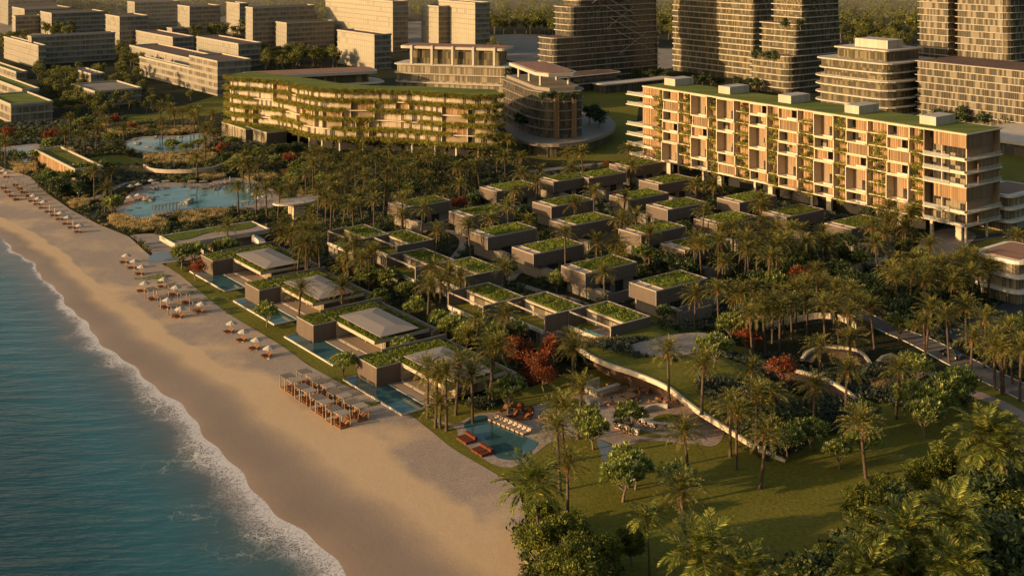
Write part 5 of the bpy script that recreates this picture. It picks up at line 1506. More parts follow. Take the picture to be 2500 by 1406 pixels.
def cabana_proto(stripe=False):
    t = thing('striped_cabana' if stripe else 'flat_cabana', None, 'cabana', (0, 0, 0), RZ)
    a = 1.02
    for x in (-a, a):
        for y in (-a, a):
            add(t, 'post', 'awning' if stripe else 'palewood', lambda m: m.box(x - .045, x + .045, y - .045, y + .045, 0, 2.35))
            if stripe: add(t, 'drape', 'awning', lambda m: m.box(x - .09 if x < 0 else x - .05, x + .05 if x < 0 else x + .09, y + (.06 if y < 0 else -.16), y + (.16 if y < 0 else -.06), .2, 2.3))
    if stripe: add(t, 'striped_top', 'stripe', lambda m: m.prism([(-a - .1, -a - .1), (a + .1, -a - .1), (a + .1, a + .1), (-a - .1, a + .1)], 2.36, 2.42))
    else: add(t, 'canvas_top', 'awning', lambda m: m.box(-a - .1, a + .1, -a - .1, a + .1, 2.36, 2.44))
    add(t, 'platform', 'wood', lambda m: m.box(-a, a, -a, a, .02, .14))
    return t
PR = {'l': lounger_proto(), 'u': umbrella_proto(), 'uc': umbrella_proto(True), 'c': cabana_proto(), 's': cabana_proto(True)}
for o in PR.values(): o['proto'] = 1
first = {k: True for k in PR}
def put(k, p, label=None, group=None, rz=None, s=1.0):
    o = PR[k] if first[k] else copy_tree(PR[k]); first[k] = False
    o.location = p
    if rz is not None: o.rotation_euler = (0, 0, rz)
    o.scale = (s, s, s)
    if 'proto' in o: del o['proto']
    if label: o['label'] = label
    if group: o['group'] = group
    return o
SZ = .05
def row(c0, lng, umb, umbc, where, first_no=0):
    """pairs of loungers down the beach with their umbrellas"""
    n = 0
    for i, q in enumerate(crop(*c0, lng)):
        p = P(q[0], q[1] + 3)
        for j, side in ((-.48, 'far'), (.48, 'near')):
            o = put('l', (p[0] - V[0] * j, p[1] - V[1] * j, SZ), f'brown sun lounger, {side} one of {ordn(i + 1)} pair {where}', 'sun loungers on the beach')
    for i, q in enumerate(crop(*c0, umb)):
        put('u', P(*q, 2.35)[:2] + (SZ,), f'open cream umbrella, {ordn(i + 1)} {where}', 'open umbrellas on the beach', rz=i * .3)
    for i, q in enumerate(crop(*c0, umbc)):
        put('uc', P(*q, 1.9)[:2] + (SZ,), f'folded cream umbrella, {ordn(i + 1)} folded one {where}', 'folded umbrellas on the beach')
A0 = (0, 380)
row(A0, [(225, 322), (262, 345), (300, 371), (342, 398), (382, 425), (422, 452), (470, 485), (510, 512), (556, 543)], [(240, 282), (275, 302), (313, 327), (436, 406), (486, 437), (570, 495)], [(355, 372), (393, 392), (523, 480)], 'in the northern row from its far end')
row(A0, [(885, 760), (940, 800), (995, 843)], [(905, 710), (963, 750), (1015, 790)], [], 'of the short row by the wading pool')
row(A0, [(1010, 965), (1095, 1025), (1185, 1083), (1275, 1150), (1160, 935), (1245, 995), (1335, 1050), (1430, 1115)], [(1035, 908), (1170, 880), (1260, 937), (1200, 1025), (1290, 1090), (1442, 1055)], [], 'in the cluster with striped cabanas')
row(A0, [(1635, 1258), (1725, 1318), (1815, 1377), (1905, 1430)], [(1657, 1193), (1742, 1252), (1835, 1311), (1923, 1370)], [], 'of the row below the third villa')
row(A0, [(15, 122), (45, 150), (-10, 95)], [(28, 103), (50, 122)], [], 'at the far edge of the beach')
def cab(c0, pts, k, label, group, lng=True):
    for i, q in enumerate(crop(*c0, pts)):
        p = P(*q, 2.4); put(k, (p[0], p[1], SZ), f'{label[0]}, {ordn(i + 1)} {label[1]}', group)
        if lng:
            for j, side in ((-.45, 'far'), (.45, 'near')):
                put('l', (p[0] - .15 * U[0] - V[0] * j, p[1] - .15 * U[1] - V[1] * j, SZ + .145), f'brown sun lounger, {side} one under {ordn(i + 1)} flat cabana {label[1]}', 'sun loungers under cabanas', s=.95)
cab(A0, [(1080, 950), (1225, 922), (1170, 1008), (1315, 978), (1245, 1068), (1400, 1032)], 's', ('white draped striped cabana', 'from the far end of the umbrella cluster'), 'striped cabanas', False)
cab((0, 0), [(700, 914), (738, 944), (776, 971), (814, 998)], 's', ('striped cabana', 'from the far end of the seaward rank'), 'striped cabanas', False) if False else None
for rank, off, sp, fp in (('seaward', 0, [(702, 917), (738, 943), (777, 969), (815, 996)], [(719, 928), (755, 953), (794, 980), (836, 1007)]), ('inland', 1, [(743, 906), (782, 930), (820, 957), (860, 981)], [(765, 917), (803, 941), (841, 965), (880, 990)])):
    cab((0, 0, ), [], 's', ('', ''), '')
    for i, q in enumerate(sp):
        p = P(*q, 2.4); put('s', (p[0], p[1], SZ), f'striped cabana, {ordn(i + 1)} from the far end of the {rank} rank by the last villa', 'striped cabanas')
        put('l', (p[0], p[1], SZ + .145), f'brown sun lounger under the {ordn(i + 1)} striped cabana of the {rank} rank', 'sun loungers under cabanas', s=.95)
    for i, q in enumerate(fp):
        p = P(*q, 2.4); put('c', (p[0], p[1], SZ), f'flat canvas cabana, {ordn(i + 1)} from the far end of the {rank} rank by the last villa', 'flat cabanas')
        for j, side in ((-.45, 'far'), (.45, 'near')):
            put('l', (p[0] - V[0] * j, p[1] - V[1] * j, SZ + .145), f'brown sun lounger, {side} one under the {ordn(i + 1)} flat cabana of the {rank} rank', 'sun loungers under cabanas', s=.95)
cab(A0, [(25, 185), (50, 212), (80, 240), (115, 265), (110, 165), (140, 190), (165, 215), (200, 240)], 'c', ('flat canvas cabana', 'in the far beach group'), 'flat cabanas')
cab(A0, [(1115, 195), (1187, 183), (1375, 183), (1455, 185), (1757, 326)], 'c', ('flat canvas cabana', 'around the lagoon shore'), 'flat cabanas', False)
for i, q in enumerate(crop(*A0, [(1085, 175), (990, 203), (935, 215), (930, 293), (990, 278), (1850, 300), (1892, 290)])):
    put('u', P(*q, 2.35)[:2] + (.06,), f'open cream umbrella, {ordn(i + 1)} around the lagoon shore', 'open umbrellas at the lagoon')
for i, q in enumerate(crop(*A0, [(1522, 200), (1562, 197), (1605, 182), (1645, 168)])):
    put('uc', P(*q, 1.9)[:2] + (.06,), f'folded cream umbrella, {ordn(i + 1)} on the far lagoon bank', 'folded umbrellas at the lagoon')
for i, q in enumerate(crop(*A0, [(1505, 232), (1530, 226), (1555, 220), (1580, 215), (1605, 208), (1630, 202), (885, 350), (930, 338), (975, 325), (1005, 318), (965, 255), (1010, 242)])):
    put('l', P(*q)[:2] + (.06,), f'brown sun lounger, {ordn(i + 1)} on the lagoon shore counting from the far bank', 'sun loungers at the lagoon', rz=RZ + .5)
# rope bridge style pergola in the lagoon
def pergola():
    a, b = P(*crop(*A0, [(1100, 430)])[0]), P(*crop(*A0, [(1275, 400)])[0])
    L = math.dist(a[:2], b[:2]); t = thing('lagoon_pergola', 'timber post pergola standing in the lagoon near shore', 'pergola', (*a[:2], .1), math.atan2(b[1] - a[1], b[0] - a[0]))
    for k in range(8):
        for y in (-.9, .9): add(t, 'post', 'palewood', lambda m: m.box(k * L / 7 - .06, k * L / 7 + .06, y - .06, y + .06, -.1, 2.5))
        add(t, 'crossbeam', 'palewood', lambda m: m.box(k * L / 7 - .05, k * L / 7 + .05, -1.1, 1.1, 2.51, 2.62))
    for y in (-.9, .9): add(t, 'rail', 'palewood', lambda m: m.box(-.2, L + .2, y - .05, y + .05, 2.63, 2.73))
    add(t, 'deck_floor', 'deck', lambda m: m.box(-.2, L + .2, -1.0, 1.0, .05, .2))
pergola()
def rock(p, s, label, seed):
    r = np.random.default_rng(seed); bm_ = MB()
    import bmesh
    b = bmesh.new(); bmesh.ops.create_icosphere(b, subdivisions=3, radius=1)
    f1, f2 = r.uniform(1, 2, 3), r.uniform(0, 6, 3)
    for v in b.verts:
        k = 1 + .16 * math.sin(v.co.x * 3 * f1[0] + f2[0]) + .14 * math.sin(v.co.y * 3.4 * f1[1] + f2[1]) + .12 * math.sin(v.co.z * 4 + f2[2] + v.co.x * 2)
        v.co = Vector((v.co.x * k * 1.25, v.co.y * k, max(v.co.z * k * .62, -.35)))
    me = bpy.data.meshes.new('boulder'); b.to_mesh(me); b.free(); me.materials.append(M['rock'])
    o = mesh_obj('boulder', me, None, p); o.scale = (s, s, s); o.rotation_euler = (0, 0, r.uniform(0, 6)); tag(o, label, 'boulder', 'boulders at the lagoons')
for i, (q, s) in enumerate(zip(crop(*A0, [(1065, 320), (1045, 305), (1350, 340), (1310, 348), (1548, 243), (1520, 240), (1115, 235), (1312, 225), (1830, 282), (1690, 362), (1560, 232)]) + crop(0, 0, [(985, 1030), (1065, 1055), (1125, 1062), (1360, 955), (1115, 985), (1290, 985), (970, 1000), (185, 1100)]), [1.6, .9, 1.7, 1.0, 1.1, .8, .9, .8, .9, .7, .8, 1.3, .9, .9, 1.0, 1.0, .9, .9, 1.2])):
    rock(P(*q)[:2] + (.1,), s, f'pale boulder, {ordn(i + 1 if i < 11 else i - 10)} along the {"main lagoon" if i < 11 else "upper lagoons"} edge', 40 + i)
# pool side
A1 = (800, 820)
def chaise_proto(seat, label):
    t = thing('pool_chaise', None, 'chaise', (0, 0, 0), RZ)
    add(t, 'mattress', seat, lambda m: m.box(-1.05, 1.0, -.42, .42, .08, .34)); add(t, 'headrest', seat, lambda m: m.box(.55, 1.02, -.44, .44, .342, .72))
    add(t, 'plinth', 'wood', lambda m: m.box(-1.0, .98, -.38, .38, 0, .078))
    return t
pb = chaise_proto('beige', ''); add(pb, 'towel', 'towel', lambda m: m.box(.2, .54, -.3, .3, .342, .42))
for i in range(8):
    q = crop(*A1, [(1192 + i * 32.8, 597 + i * 13.8)])[0]; o = pb if i == 0 else copy_tree(pb)
    o.location = P(q[0], q[1] + 2)[:2] + (.095,); o['label'] = f'beige cushioned pool chaise with towel, {ordn(i + 1)} from the far end of the pool edge row'; o['group'] = 'beige chaises on the pool edge'; o.rotation_euler = (0, 0, RZ); o.scale = (1.05,) * 3
pc = chaise_proto('brown', '')
for i, q in enumerate(crop(*A1, [(972, 732), (995, 747), (1019, 762), (1077, 817), (1103, 832), (1132, 850)])):
    o = pc if i == 0 else copy_tree(pc); o.location = P(*q)[:2] + (.055,); o.scale = (1.15,) * 3; o.rotation_euler = (0, 0, RZ)
    o['label'] = f'rust brown daybed, {ordn(i % 3 + 1)} of the {"far" if i < 3 else "near"} trio between pool and beach'; o['group'] = 'rust brown daybeds'
for i, (q, a) in enumerate(zip(crop(*A1, [(1255, 545), (1288, 528), (1318, 585), (1345, 578), (1395, 600), (1425, 592)]), [.3, .3, .1, .1, -.5, -.5])):
    put('l', P(*q)[:2] + (.06,), f'timber sun lounger, {ordn(i + 1)} on the terrace behind the pool chaises', 'timber loungers on the terrace', rz=RZ + a, s=1.15)
for i, q in enumerate(crop(*A1, [(1365, 530), (1435, 560)])):
    t = thing('round_daybed', f'round rust red daybed, {"further" if i == 0 else "nearer"} of two behind the pool', 'daybed', P(*q)[:2] + (.055,))
    add(t, 'cushion', 'brown', lambda m: m.tube((0, 0, .1), (0, 0, .5), 1.0, 1.0, 16)); add(t, 'hood', 'brown', lambda m: m.tube((.4, .3, .5), (.5, .4, 1.1), .75, .45, 12))
# dining tables and chairs
def chair_proto():
    t = thing('dining_chair', None, 'chair')
    add(t, 'seat', 'palewood', lambda m: m.box(-.26, .26, -.26, .26, .40, .48)); add(t, 'backrest', 'wood', lambda m: m.box(.2, .27, -.26, .26, .482, .86))
    for x in (-.24, .18):
        for y in (-.24, .18): add(t, 'leg', 'wood', lambda m: m.box(x, x + .06, y, y + .06, 0, .398))
    return t
pch = chair_proto(); fch = True
def chair(p, rz, label, group):
    global fch
    o = pch if fch else copy_tree(pch); fch = False
    o.location = p; o.rotation_euler = (0, 0, rz); o.scale = (1.1,) * 3; o['label'] = label; o['group'] = group
for i, (q, rr, nc, where) in enumerate(zip(crop(*A1, [(1580, 600), (2090, 488), (2160, 452), (1985, 500), (2182, 408), (2262, 415), (2420, 490), (2340, 492), (2228, 530)]), [1.2, 1.25, 1.25, .55, .5, .6, .5, .5, .5], [6, 6, 6, 3, 3, 4, 3, 3, 2],
        ['by the pool palms', 'nearest the planted ring', 'in the middle of the dining terrace', 'beside the bar stools', 'behind the bar corner', 'at the foot of the steps', 'furthest under the ribbon wall', 'by the stone bench ring', 'at the white tree'])):
    p = P(*q); t = thing('round_table', f'round timber dining table {where}', 'table', (p[0], p[1], .055), 0, 'round dining tables')
    add(t, 'tabletop', 'palewood', lambda m: m.tube((0, 0, .70), (0, 0, .76), rr, rr, 18)); add(t, 'pedestal', 'wood', lambda m: m.tube((0, 0, 0), (0, 0, .698), .12, .1, 8))
    for k in range(nc):
        a = 2 * math.pi * k / nc + .4 + i
        chair((p[0] + math.cos(a) * (rr + .35), p[1] + math.sin(a) * (rr + .35), .055), a, f'timber dining chair, {ordn(k + 1)} around the round table {where}', 'dining chairs')
def bar():
    p = P(*crop(*A1, [(1925, 440)])[0]); t = thing('bar_counter', 'L shaped pale stone bar counter on the dining terrace', 'bar', (p[0], p[1], .05), RZ)
    add(t, 'counter_front', 'stonewall', lambda m: m.box(0, 5.6, 0, .6, 0, 1.05)); add(t, 'counter_top', 'paleconcrete', lambda m: m.box(-.15, 5.8, -.25, .85, 1.052, 1.14))
    add(t, 'counter_return', 'stonewall', lambda m: m.box(0, .6, .62, 3.4, 0, 1.05)); add(t, 'return_top', 'paleconcrete', lambda m: m.box(-.15, .75, .86, 3.6, 1.052, 1.14))
    add(t, 'back_wall', 'paleconcrete', lambda m: m.box(.7, 3.6, 3.3, 3.6, 0, 1.9)); add(t, 'shelf', 'wood', lambda m: m.box(4.2, 5.6, 1.6, 2.2, 0, 1.0))
    for k in range(8):
        s = thing('bar_stool', f'timber bar stool, {ordn(k + 1)} along the pale bar counter', 'stool', tuple(np.array(W(*UV(p))[:2]) + U * (.5 + k * .68) - V * .75) + (.055,), RZ, 'bar stools')
        add(s, 'seat', 'palewood', lambda m: m.box(-.2, .2, -.2, .2, .68, .75)); add(s, 'legs', 'wood', lambda m: m.tube((0, 0, 0), (0, 0, .679), .2, .12, 4))
bar()
def bench(name, label, pts, h=.5, w=.8):
    c = smooth_poly([P(*q)[:2] for q in pts], 5, False); m = MB()
    for i in range(len(c) - 1):
        a, b = np.array(c[i]), np.array(c[i + 1]); d = (b - a) / np.linalg.norm(b - a); n2 = np.array([-d[1], d[0]]) * w / 2
        m.prism(ccw([tuple(a - n2), tuple(b - n2), tuple(b + n2), tuple(a + n2)]), .04, .05 + h, bottom=False)
    return tag(m.build(name, M['stonewall']), label, 'bench')
bench('stone_bench', 'straight pale stone bench with chairs at the lawn side', crop(*A1, [(2060, 655), (2110, 672), (2160, 690), (2225, 708)]), .9, .7)
bench('stone_bench', 'curved pale stone bench round the palm lawn ring', crop(*A1, [(2240, 610), (2262, 632), (2320, 652), (2400, 662), (2475, 660)]), .9, .7)
bench('stone_bench', 'curved stone upstand behind the palm lawn ring', crop(*A1, [(2250, 560), (2300, 530), (2370, 518), (2430, 520)]), .8, .5)
bench('stone_bench', 'curved stone seat beside the round palm lawn by the bar', crop(*A1, [(1840, 545), (1862, 520), (1868, 490), (1850, 470)]), .8, .6)
for i, q in enumerate(crop(*A1, [(2065, 672), (2100, 686), (2135, 700), (2170, 714)])): chair(P(*q)[:2] + (.055,), RZ + 1.9, f'timber chair, {ordn(i + 1)} against the straight stone bench', 'bench chairs')
for i, q in enumerate(crop(*A1, [(2240, 645), (2285, 660), (2355, 675), (2425, 680)])): chair(P(*q)[:2] + (.055,), RZ + 1.6 - .1 * i, f'timber chair, {ordn(i + 1)} against the curved stone bench', 'bench chairs')
def steps():
    p = P(*crop(*A1, [(2430, 425)])[0]); t = thing('garden_steps', 'broad pale stone steps rising under the ribbon wall', 'steps', (p[0], p[1], 0), RZ)
    for k in range(5): add(t, 'tread', 'paleconcrete', lambda m: m.box(k * .55, k * .55 + .56, -2, 6, 0, .14 * (k + 1) + .05))
steps()
# ------------------------------------------------------------------ the car on the drive
def car():
    a, b = np.array(P(2300, 862)[:2]), np.array(P(2350, 880)[:2]); d = (a - b); rz = math.atan2(d[1], d[0])
    t = thing('parked_car', 'dark grey sedan driving on the curved paved drive', 'car', (*((a + b) / 2), .055), rz)
    paint = N('car paint'); paint.b.inputs['Coat Weight'].default_value = .6; M['carpaint'] = paint.done((.035, .033, .032), .28, .5, .5)
    M['carglass'] = m_plain('car glass', (.012, .012, .013), .05, .1, 1, .6); M['tyre'] = m_plain('tyre', (.02, .02, .02), .8); M['rim'] = m_plain('wheel rim', (.4, .38, .35), .3); M['lamp'] = m_plain('headlamp', (.6, .6, .55), .15); M['tail'] = m_plain('tail lamp', (.35, .02, .015), .25)
    import bmesh
    prof = [(2.45, .35), (2.5, .62), (2.3, .78), (1.2, .93), (.45, 1.36), (-.85, 1.42), (-1.75, 1.02), (-2.4, .95), (-2.5, .6), (-2.45, .35)]
    def loft(pr, wf, mat, name):
        m = MB(); n = len(pr)
        for s0, s1 in ((-1, 1),):
            L = [(x, -wf(x, z), z) for x, z in pr]; Rr = [(x, wf(x, z), z) for x, z in pr]
            for i in range(n):
                j = (i + 1) % n; m.face([L[i], L[j], Rr[j], Rr[i]])
            m.face(list(reversed(L))); m.face(Rr)
        return m.build(name, M[mat], t)
    loft(prof, lambda x, z: .93 - max(0, z - .85) * .42, 'carpaint', 'body')
    for sy in (-1, 1):
        m = MB(); w0 = lambda z: sy * (.945 - max(0, z - .85) * .42)
        m.face([(1.0, w0(.93), .95), (.42, w0(1.3), 1.3), (-.8, w0(1.34), 1.34), (-1.5, w0(1.0), 1.02)][::sy]); m.build('side_window', M['carglass'], t)
    m = MB(); m.face([(1.17, -.85, .955), (1.17, .85, .955), (.5, .68, 1.345), (.5, -.68, 1.345)]); m.build('windscreen', M['carglass'], t)
    m = MB(); m.face([(-.9, -.68, 1.42), (-.9, .68, 1.42), (-1.72, .85, 1.05), (-1.72, -.85, 1.05)]); m.build('rear_window', M['carglass'], t)
    m = MB(); m.box(-.7, .35, -.55, .55, 1.405, 1.43); m.build('sunroof', M['carglass'], t)
    for x in (1.5, -1.5):
        for y in (-.86, .86):
            w_ = add(t, 'wheel', 'tyre', lambda m: m.tube((x, y - .1, .33), (x, y + .1, .33), .33, .33, 16)); add(w_, 'rim', 'rim', lambda m: m.tube((x, y + (.101 if y > 0 else -.12), .33), (x, y + (.12 if y > 0 else -.101), .33), .2, .2, 10))
    for y in (-.65, .65):
        add(t, 'headlight', 'lamp', lambda m: m.box(2.42, 2.5, y - .18, y + .18, .62, .74)); add(t, 'tail_light', 'tail', lambda m: m.box(-2.5, -2.43, y - .2, y + .2, .74, .86))
car()
# ------------------------------------------------------------------ what the planting keeps clear of
FOOT = []                                                   # rectangles u0,u1,v0,v1
for a, b in B_V: FOOT.append((a - 3.2, a + 20.8, b - 16.6, b + 7.8))
for x, y in GV:
    q = UV(P(x, y, 6.6)); FOOT.append((q[0] - .3, q[0] + 16.6, q[1] - .5, q[1] + 9.2)); FOOT.append((q[0] + 2.2, q[0] + 12.6, q[1] - 5.1, q[1]))
for pq, k in CU:
    q = UV(P(*pq, 6.6)); FOOT.append((q[0] - .5, q[0] + 11.2, q[1] - .3, q[1] + 13.3))
hq = UV(P(2360, 557, 4.5)); FOOT.append((hq[0] - .8, hq[0] + 18, hq[1] - .5, hq[1] + 136))
bq = UV(P(*crop(0, 380, [(1252, 640)])[0], 4.0)); FOOT.append((bq[0] - .5, bq[0] + 30, bq[1] - 5, bq[1] + 9))
def foot_hit(u, v, pad=0.0):
    u = np.asarray(u, float); v = np.asarray(v, float); r = np.zeros(u.shape, bool)
    for a, b, c, d in FOOT: r |= (u > a - pad) & (u < b + pad) & (v > c - pad) & (v < d + pad)
    return r
def excl_hit(x, y):
    r = np.zeros(np.asarray(x).shape, bool)
    for g in EXCL: r |= inside(g, x, y)
    return r
WATER = [g for g in EXCL]
placed = []                                                  # (object, kind, base px)
taken = []
def try_place(px, py, kind, hs, maker, pad):
    for h in hs:
        p = P(px, py, h); u, v = UV(p)
        if u < float(u_beach(v)) + .3: continue
        if not bool(foot_hit(u, v, pad)): break
    else: return None
    z = float(hill_z(u, v)); 
    if z > .3: p = P(px, py, h + z * .6)
    o = maker((p[0], p[1], z), h); placed.append((o, kind, pix((p[0], p[1], 0)), (px, py), h)); return o
def dedupe(pts, d):
    out = []
    for p in pts:
        if all((p[0] - q[0]) ** 2 + (p[1] - q[1]) ** 2 > d * d for q in out): out.append(p)
    return out
C = crop
palms = C(1650, 380, [(150, 215), (265, 205), (175, 400), (600, 310), (600, 370), (610, 480), (410, 510), (185, 640), (300, 610), (445, 620), (580, 660), (330, 770), (720, 640), (820, 540), (930, 540), (930, 620), (1070, 550), (1385, 510), (1500, 470), (1580, 440), (1530, 370), (1690, 420), (1810, 640), (1040, 620), (1010, 840), (560, 1070), (310, 960), (430, 1000), (140, 1000), (590, 960), (770, 990), (920, 930), (1070, 920), (550, 1150), (640, 1120), (740, 1100), (940, 1040), (1070, 1080), (1165, 1080), (1300, 1060), (1420, 1080), (1560, 760), (1540, 830), (1680, 830), (1830, 800), (1830, 870), (1960, 920), (2090, 720), (2080, 800), (2130, 850), (2240, 800), (1790, 1090), (1790, 1200), (1955, 1160), (2080, 1080), (2100, 1310), (2340, 1230), (2350, 1370), (2460, 1380), (2440, 580), (1250, 1330), (1030, 1370), (490, 540), (520, 600), (130, 610), (1130, 960), (860, 950), (640, 720), (490, 680), (1600, 880), (1760, 910), (1900, 780), (2000, 760), (2180, 740), (1900, 860), (2030, 880), (1730, 760), (1480, 560), (1450, 620), (1620, 520), (1250, 980), (690, 1040), (830, 1060), (490, 980), (1220, 1120), (2200, 1180), (2280, 1330), (2410, 1300), (340, 540), (720, 530), (760, 600), (1100, 610), (660, 600)])
palms += C(1650, 820, [(185, 270), (1035, 110), (1265, 60), (1575, 240), (545, 290), (1215, 250), (985, 370), (685, 440), (390, 500), (430, 560), (605, 700), (95, 680), (1360, 620), (570, 440), (70, 1100), (2330, 130)])
palms += C(800, 820, [(715, 240), (850, 290), (915, 210), (1035, 290), (1180, 110), (990, 20), (1745, 100), (805, 490), (1790, 390), (1690, 510), (1660, 690), (2440, 190), (770, 300), (1720, 940)])
palms += C(800, 380, [(170, 20), (340, 10), (715, 30), (840, 30), (930, 90), (990, 90), (1090, 70), (1385, 20), (2165, 70), (1760, 90), (1515, 110), (1395, 130), (1490, 190), (510, 170), (710, 155), (405, 130), (400, 230), (320, 230), (540, 300), (825, 270), (940, 210), (145, 270), (45, 250), (80, 180), (190, 370), (1335, 250), (1290, 370), (1165, 460), (1025, 510), (760, 535), (525, 440), (670, 385), (2115, 300), (1905, 260), (2080, 450), (2200, 440), (1765, 340), (2300, 560), (1440, 470), (1925, 620), (2040, 620), (2100, 690), (1700, 560), (1990, 850), (1250, 790), (190, 650), (160, 700), (340, 690), (280, 690), (770, 800), (850, 850), (950, 870), (710, 930), (105, 950), (1265, 1130), (1080, 1170), (985, 1310), (1150, 1360), (1760, 1340), (150, 620), (230, 740), (130, 790), (800, 900), (300, 150), (200, 120), (100, 100), (600, 100), (20, 330), (110, 340), (250, 300), (330, 320)])
palms += C(0, 380, [(750, 235), (675, 110), (800, 130), (1705, 230), (1830, 250), (1910, 240), (1985, 260), (2090, 240), (2270, 240), (2390, 240), (1635, 510), (2200, 420), (2040, 490), (2160, 540), (2120, 640), (2270, 530), (2290, 630), (2200, 700), (2125, 960), (2450, 940), (1735, 60), (1850, 60), (2190, 130), (2330, 40), (2370, 110), (2440, 150), (2350, 60), (1790, 60), (1410, 20), (2230, 480), (1990, 560), (2080, 560), (2180, 620), (2330, 300), (2420, 340), (2360, 200), (2050, 200), (2440, 60)])
palms += C(0, 0, [(500, 845), (465, 960), (495, 975), (40, 1030), (685, 930), (720, 945), (610, 970), (880, 920), (770, 870), (1140, 760), (1160, 870), (1215, 770), (1260, 810), (1310, 800), (1360, 790), (1430, 790), (1520, 820), (1470, 920), (1540, 960), (1470, 1010), (1405, 1110), (1735, 1120), (2220, 1100), (2290, 1090), (720, 800), (1250, 760), (1100, 770), (1390, 830), (1440, 930), (1510, 900), (2310, 1150), (2450, 1160), (2380, 1230), (2240, 1180)])
palms += C(800, 0, [(220, 1070), (165, 1110), (340, 1120), (440, 1070), (720, 1090), (840, 1120), (790, 1110), (930, 1180), (1085, 1170), (1090, 1090), (1160, 1085), (1210, 1100), (1270, 1120), (1305, 1110), (1380, 1100), (1720, 1090), (1830, 1090), (1760, 1190), (1295, 1000), (400, 1240), (510, 1280), (60, 1290), (180, 1230), (310, 1290), (980, 1210), (880, 1150), (640, 1100), (560, 1110), (20, 1100), (80, 1190), (260, 1180), (620, 1230), (460, 1170), (120, 1260), (2150, 1070)])
palms = dedupe(palms, 15)
LONE = {}
for (x, y) in palms:
    far = y < 560
    base = rng.uniform(7.4, 9.6) if y > 520 else rng.uniform(7.0, 9.2)
    if y > 960: base = rng.uniform(8.2, 9.2)
    if (x, y) in (): pass
    s = rng.uniform(.92, 1.12) * (1.02 if y > 950 else 1.0)
    try_place(x, y, 'palm', [base, base + 1.2, base - 1.5, base + 2.6, base - 3, base + 4, base - 4.4, base + 5.5], lambda p, h: place_palm(p, max(3.0, h), s, lo=far, fruit=rng.random() < .75), 0.35)

def trees(pts, kind, name, cat, s0, zc, pad=.5, s1=None, crown='crown'):
    for q in pts:
        s = (q[2] if len(q) > 2 else 1.0) * s0
        try_place(q[0], q[1], name, [zc * s, zc * s - .8, zc * s + 1.0, zc * s + 2, zc * s - 1.6], lambda p, h: place_tree(kind, name, cat, p, s), pad)
fr = C(800, 380, [(290, 870, 1.2), (440, 880, 1.2), (365, 1020), (625, 1085, 1.1), (900, 1220, 1.25), (1060, 1240, 1.2), (1200, 1290, 1.2), (1340, 1260, 1.2), (1640, 770), (1710, 745), (1640, 885), (2270, 700, 1.2), (2340, 720, 1.1), (560, 80, 1.3), (620, 60, 1.2), (580, 220), (1420, 610, .8), (540, 1290, .95), (570, 960), (640, 655, .9), (2410, 1130, .8), (500, 60, 1.1), (800, 1180, 1.0), (1000, 1300, 1.1)])
fr += C(0, 380, [(335, 150, 1.2), (490, 160, 1.2), (570, 90, 1.1), (800, 350, 1.3), (1300, 680, 1.2), (1390, 660, 1.2), (1590, 610, 1.1), (1640, 600, 1.1), (1910, 1120, 1.05), (1650, 70), (2120, 80), (2080, 170), (620, 140), (400, 200), (2200, 90), (2300, 170)])
fr += C(0, 0, [(355, 1040, 1.3), (250, 1110), (620, 870, 1.2), (1230, 1040, 1.2), (1330, 1060), (1420, 1030), (1650, 1010), (790, 990, 1.2), (560, 890), (700, 880), (1700, 1150, 1.2), (1960, 1150), (1850, 1090), (2150, 1180), (2100, 1250, 1.1), (740, 1190)])
fr += C(800, 820, [(1290, 400, 1.3), (115, 220, 1.0), (2160, 570, 1.1), (1850, 600, 1.1), (1900, 670, 1.1), (2150, 910, 1.25), (2110, 1000, 1.3), (2200, 960)])
fr += C(1650, 820, [(270, 150, 1.3), (800, 740, 1.1), (965, 690, 1.05), (1170, 825, .95), (1360, 560, 1.1), (1350, 735, 1.1), (1700, 440, 1.3), (1780, 560, 1.3), (1920, 400, 1.5), (2040, 330, 1.3), (1720, 220, 1.2), (20, 1030, 1.2), (1850, 470, 1.3)])
fr += C(1650, 380, [(820, 470, 1.1), (870, 430), (1200, 620, 1.2), (1150, 680, 1.2), (860, 760, 1.3), (1330, 740), (400, 1210, 1.3), (1590, 1210, 1.1), (710, 900, 1.2), (2450, 1220, 1.2), (50, 470), (1620, 640), (1760, 720, 1.1), (1820, 770)])
trees(dedupe(fr, 12), 'frangi', 'frangipani_tree', 'tree', 1.0, 3.0)
dk = C(1650, 380, [(280, 360, 1.1), (1380, 420, 1.2), (1200, 550, 1.2), (60, 780, 1.3), (1250, 690, 1.2), (1590, 1090, 1.4), (1800, 1030, 1.4), (1700, 1060, 1.4), (1340, 920, 1.3), (1400, 960, 1.2), (1250, 880, 1.2), (600, 900, 1.2), (530, 890), (1900, 1010, 1.3), (1980, 1040, 1.2), (1560, 1000, 1.2), (1430, 890, 1.2), (1200, 800, 1.2), (1080, 780, 1.2), (1500, 900, 1.2), (2100, 950, 1.2), (760, 820, 1.1), (940, 700, 1.2), (30, 830, 1.1)])
dk += C(800, 380, [(1050, 290, 1.3), (1140, 290, 1.3), (2430, 760, 1.3), (1605, 560, .9), (1980, 720, .8), (600, 20, 1.2), (1390, 400, 1.0), (400, 500, .9)])
dk += C(0, 0, [(140, 1110, 1.0), (90, 1100), (860, 1030, 1.1), (930, 1080, .8), (700, 1220, 1.0), (400, 1330, 1.2), (560, 1330, 1.2), (330, 1330, 1.2), (480, 1330, 1.1), (1620, 1120, 1.0), (2000, 1060, 1.2), (2120, 1050, 1.2), (2400, 1110, 1.2), (640, 1280, 1.0)])
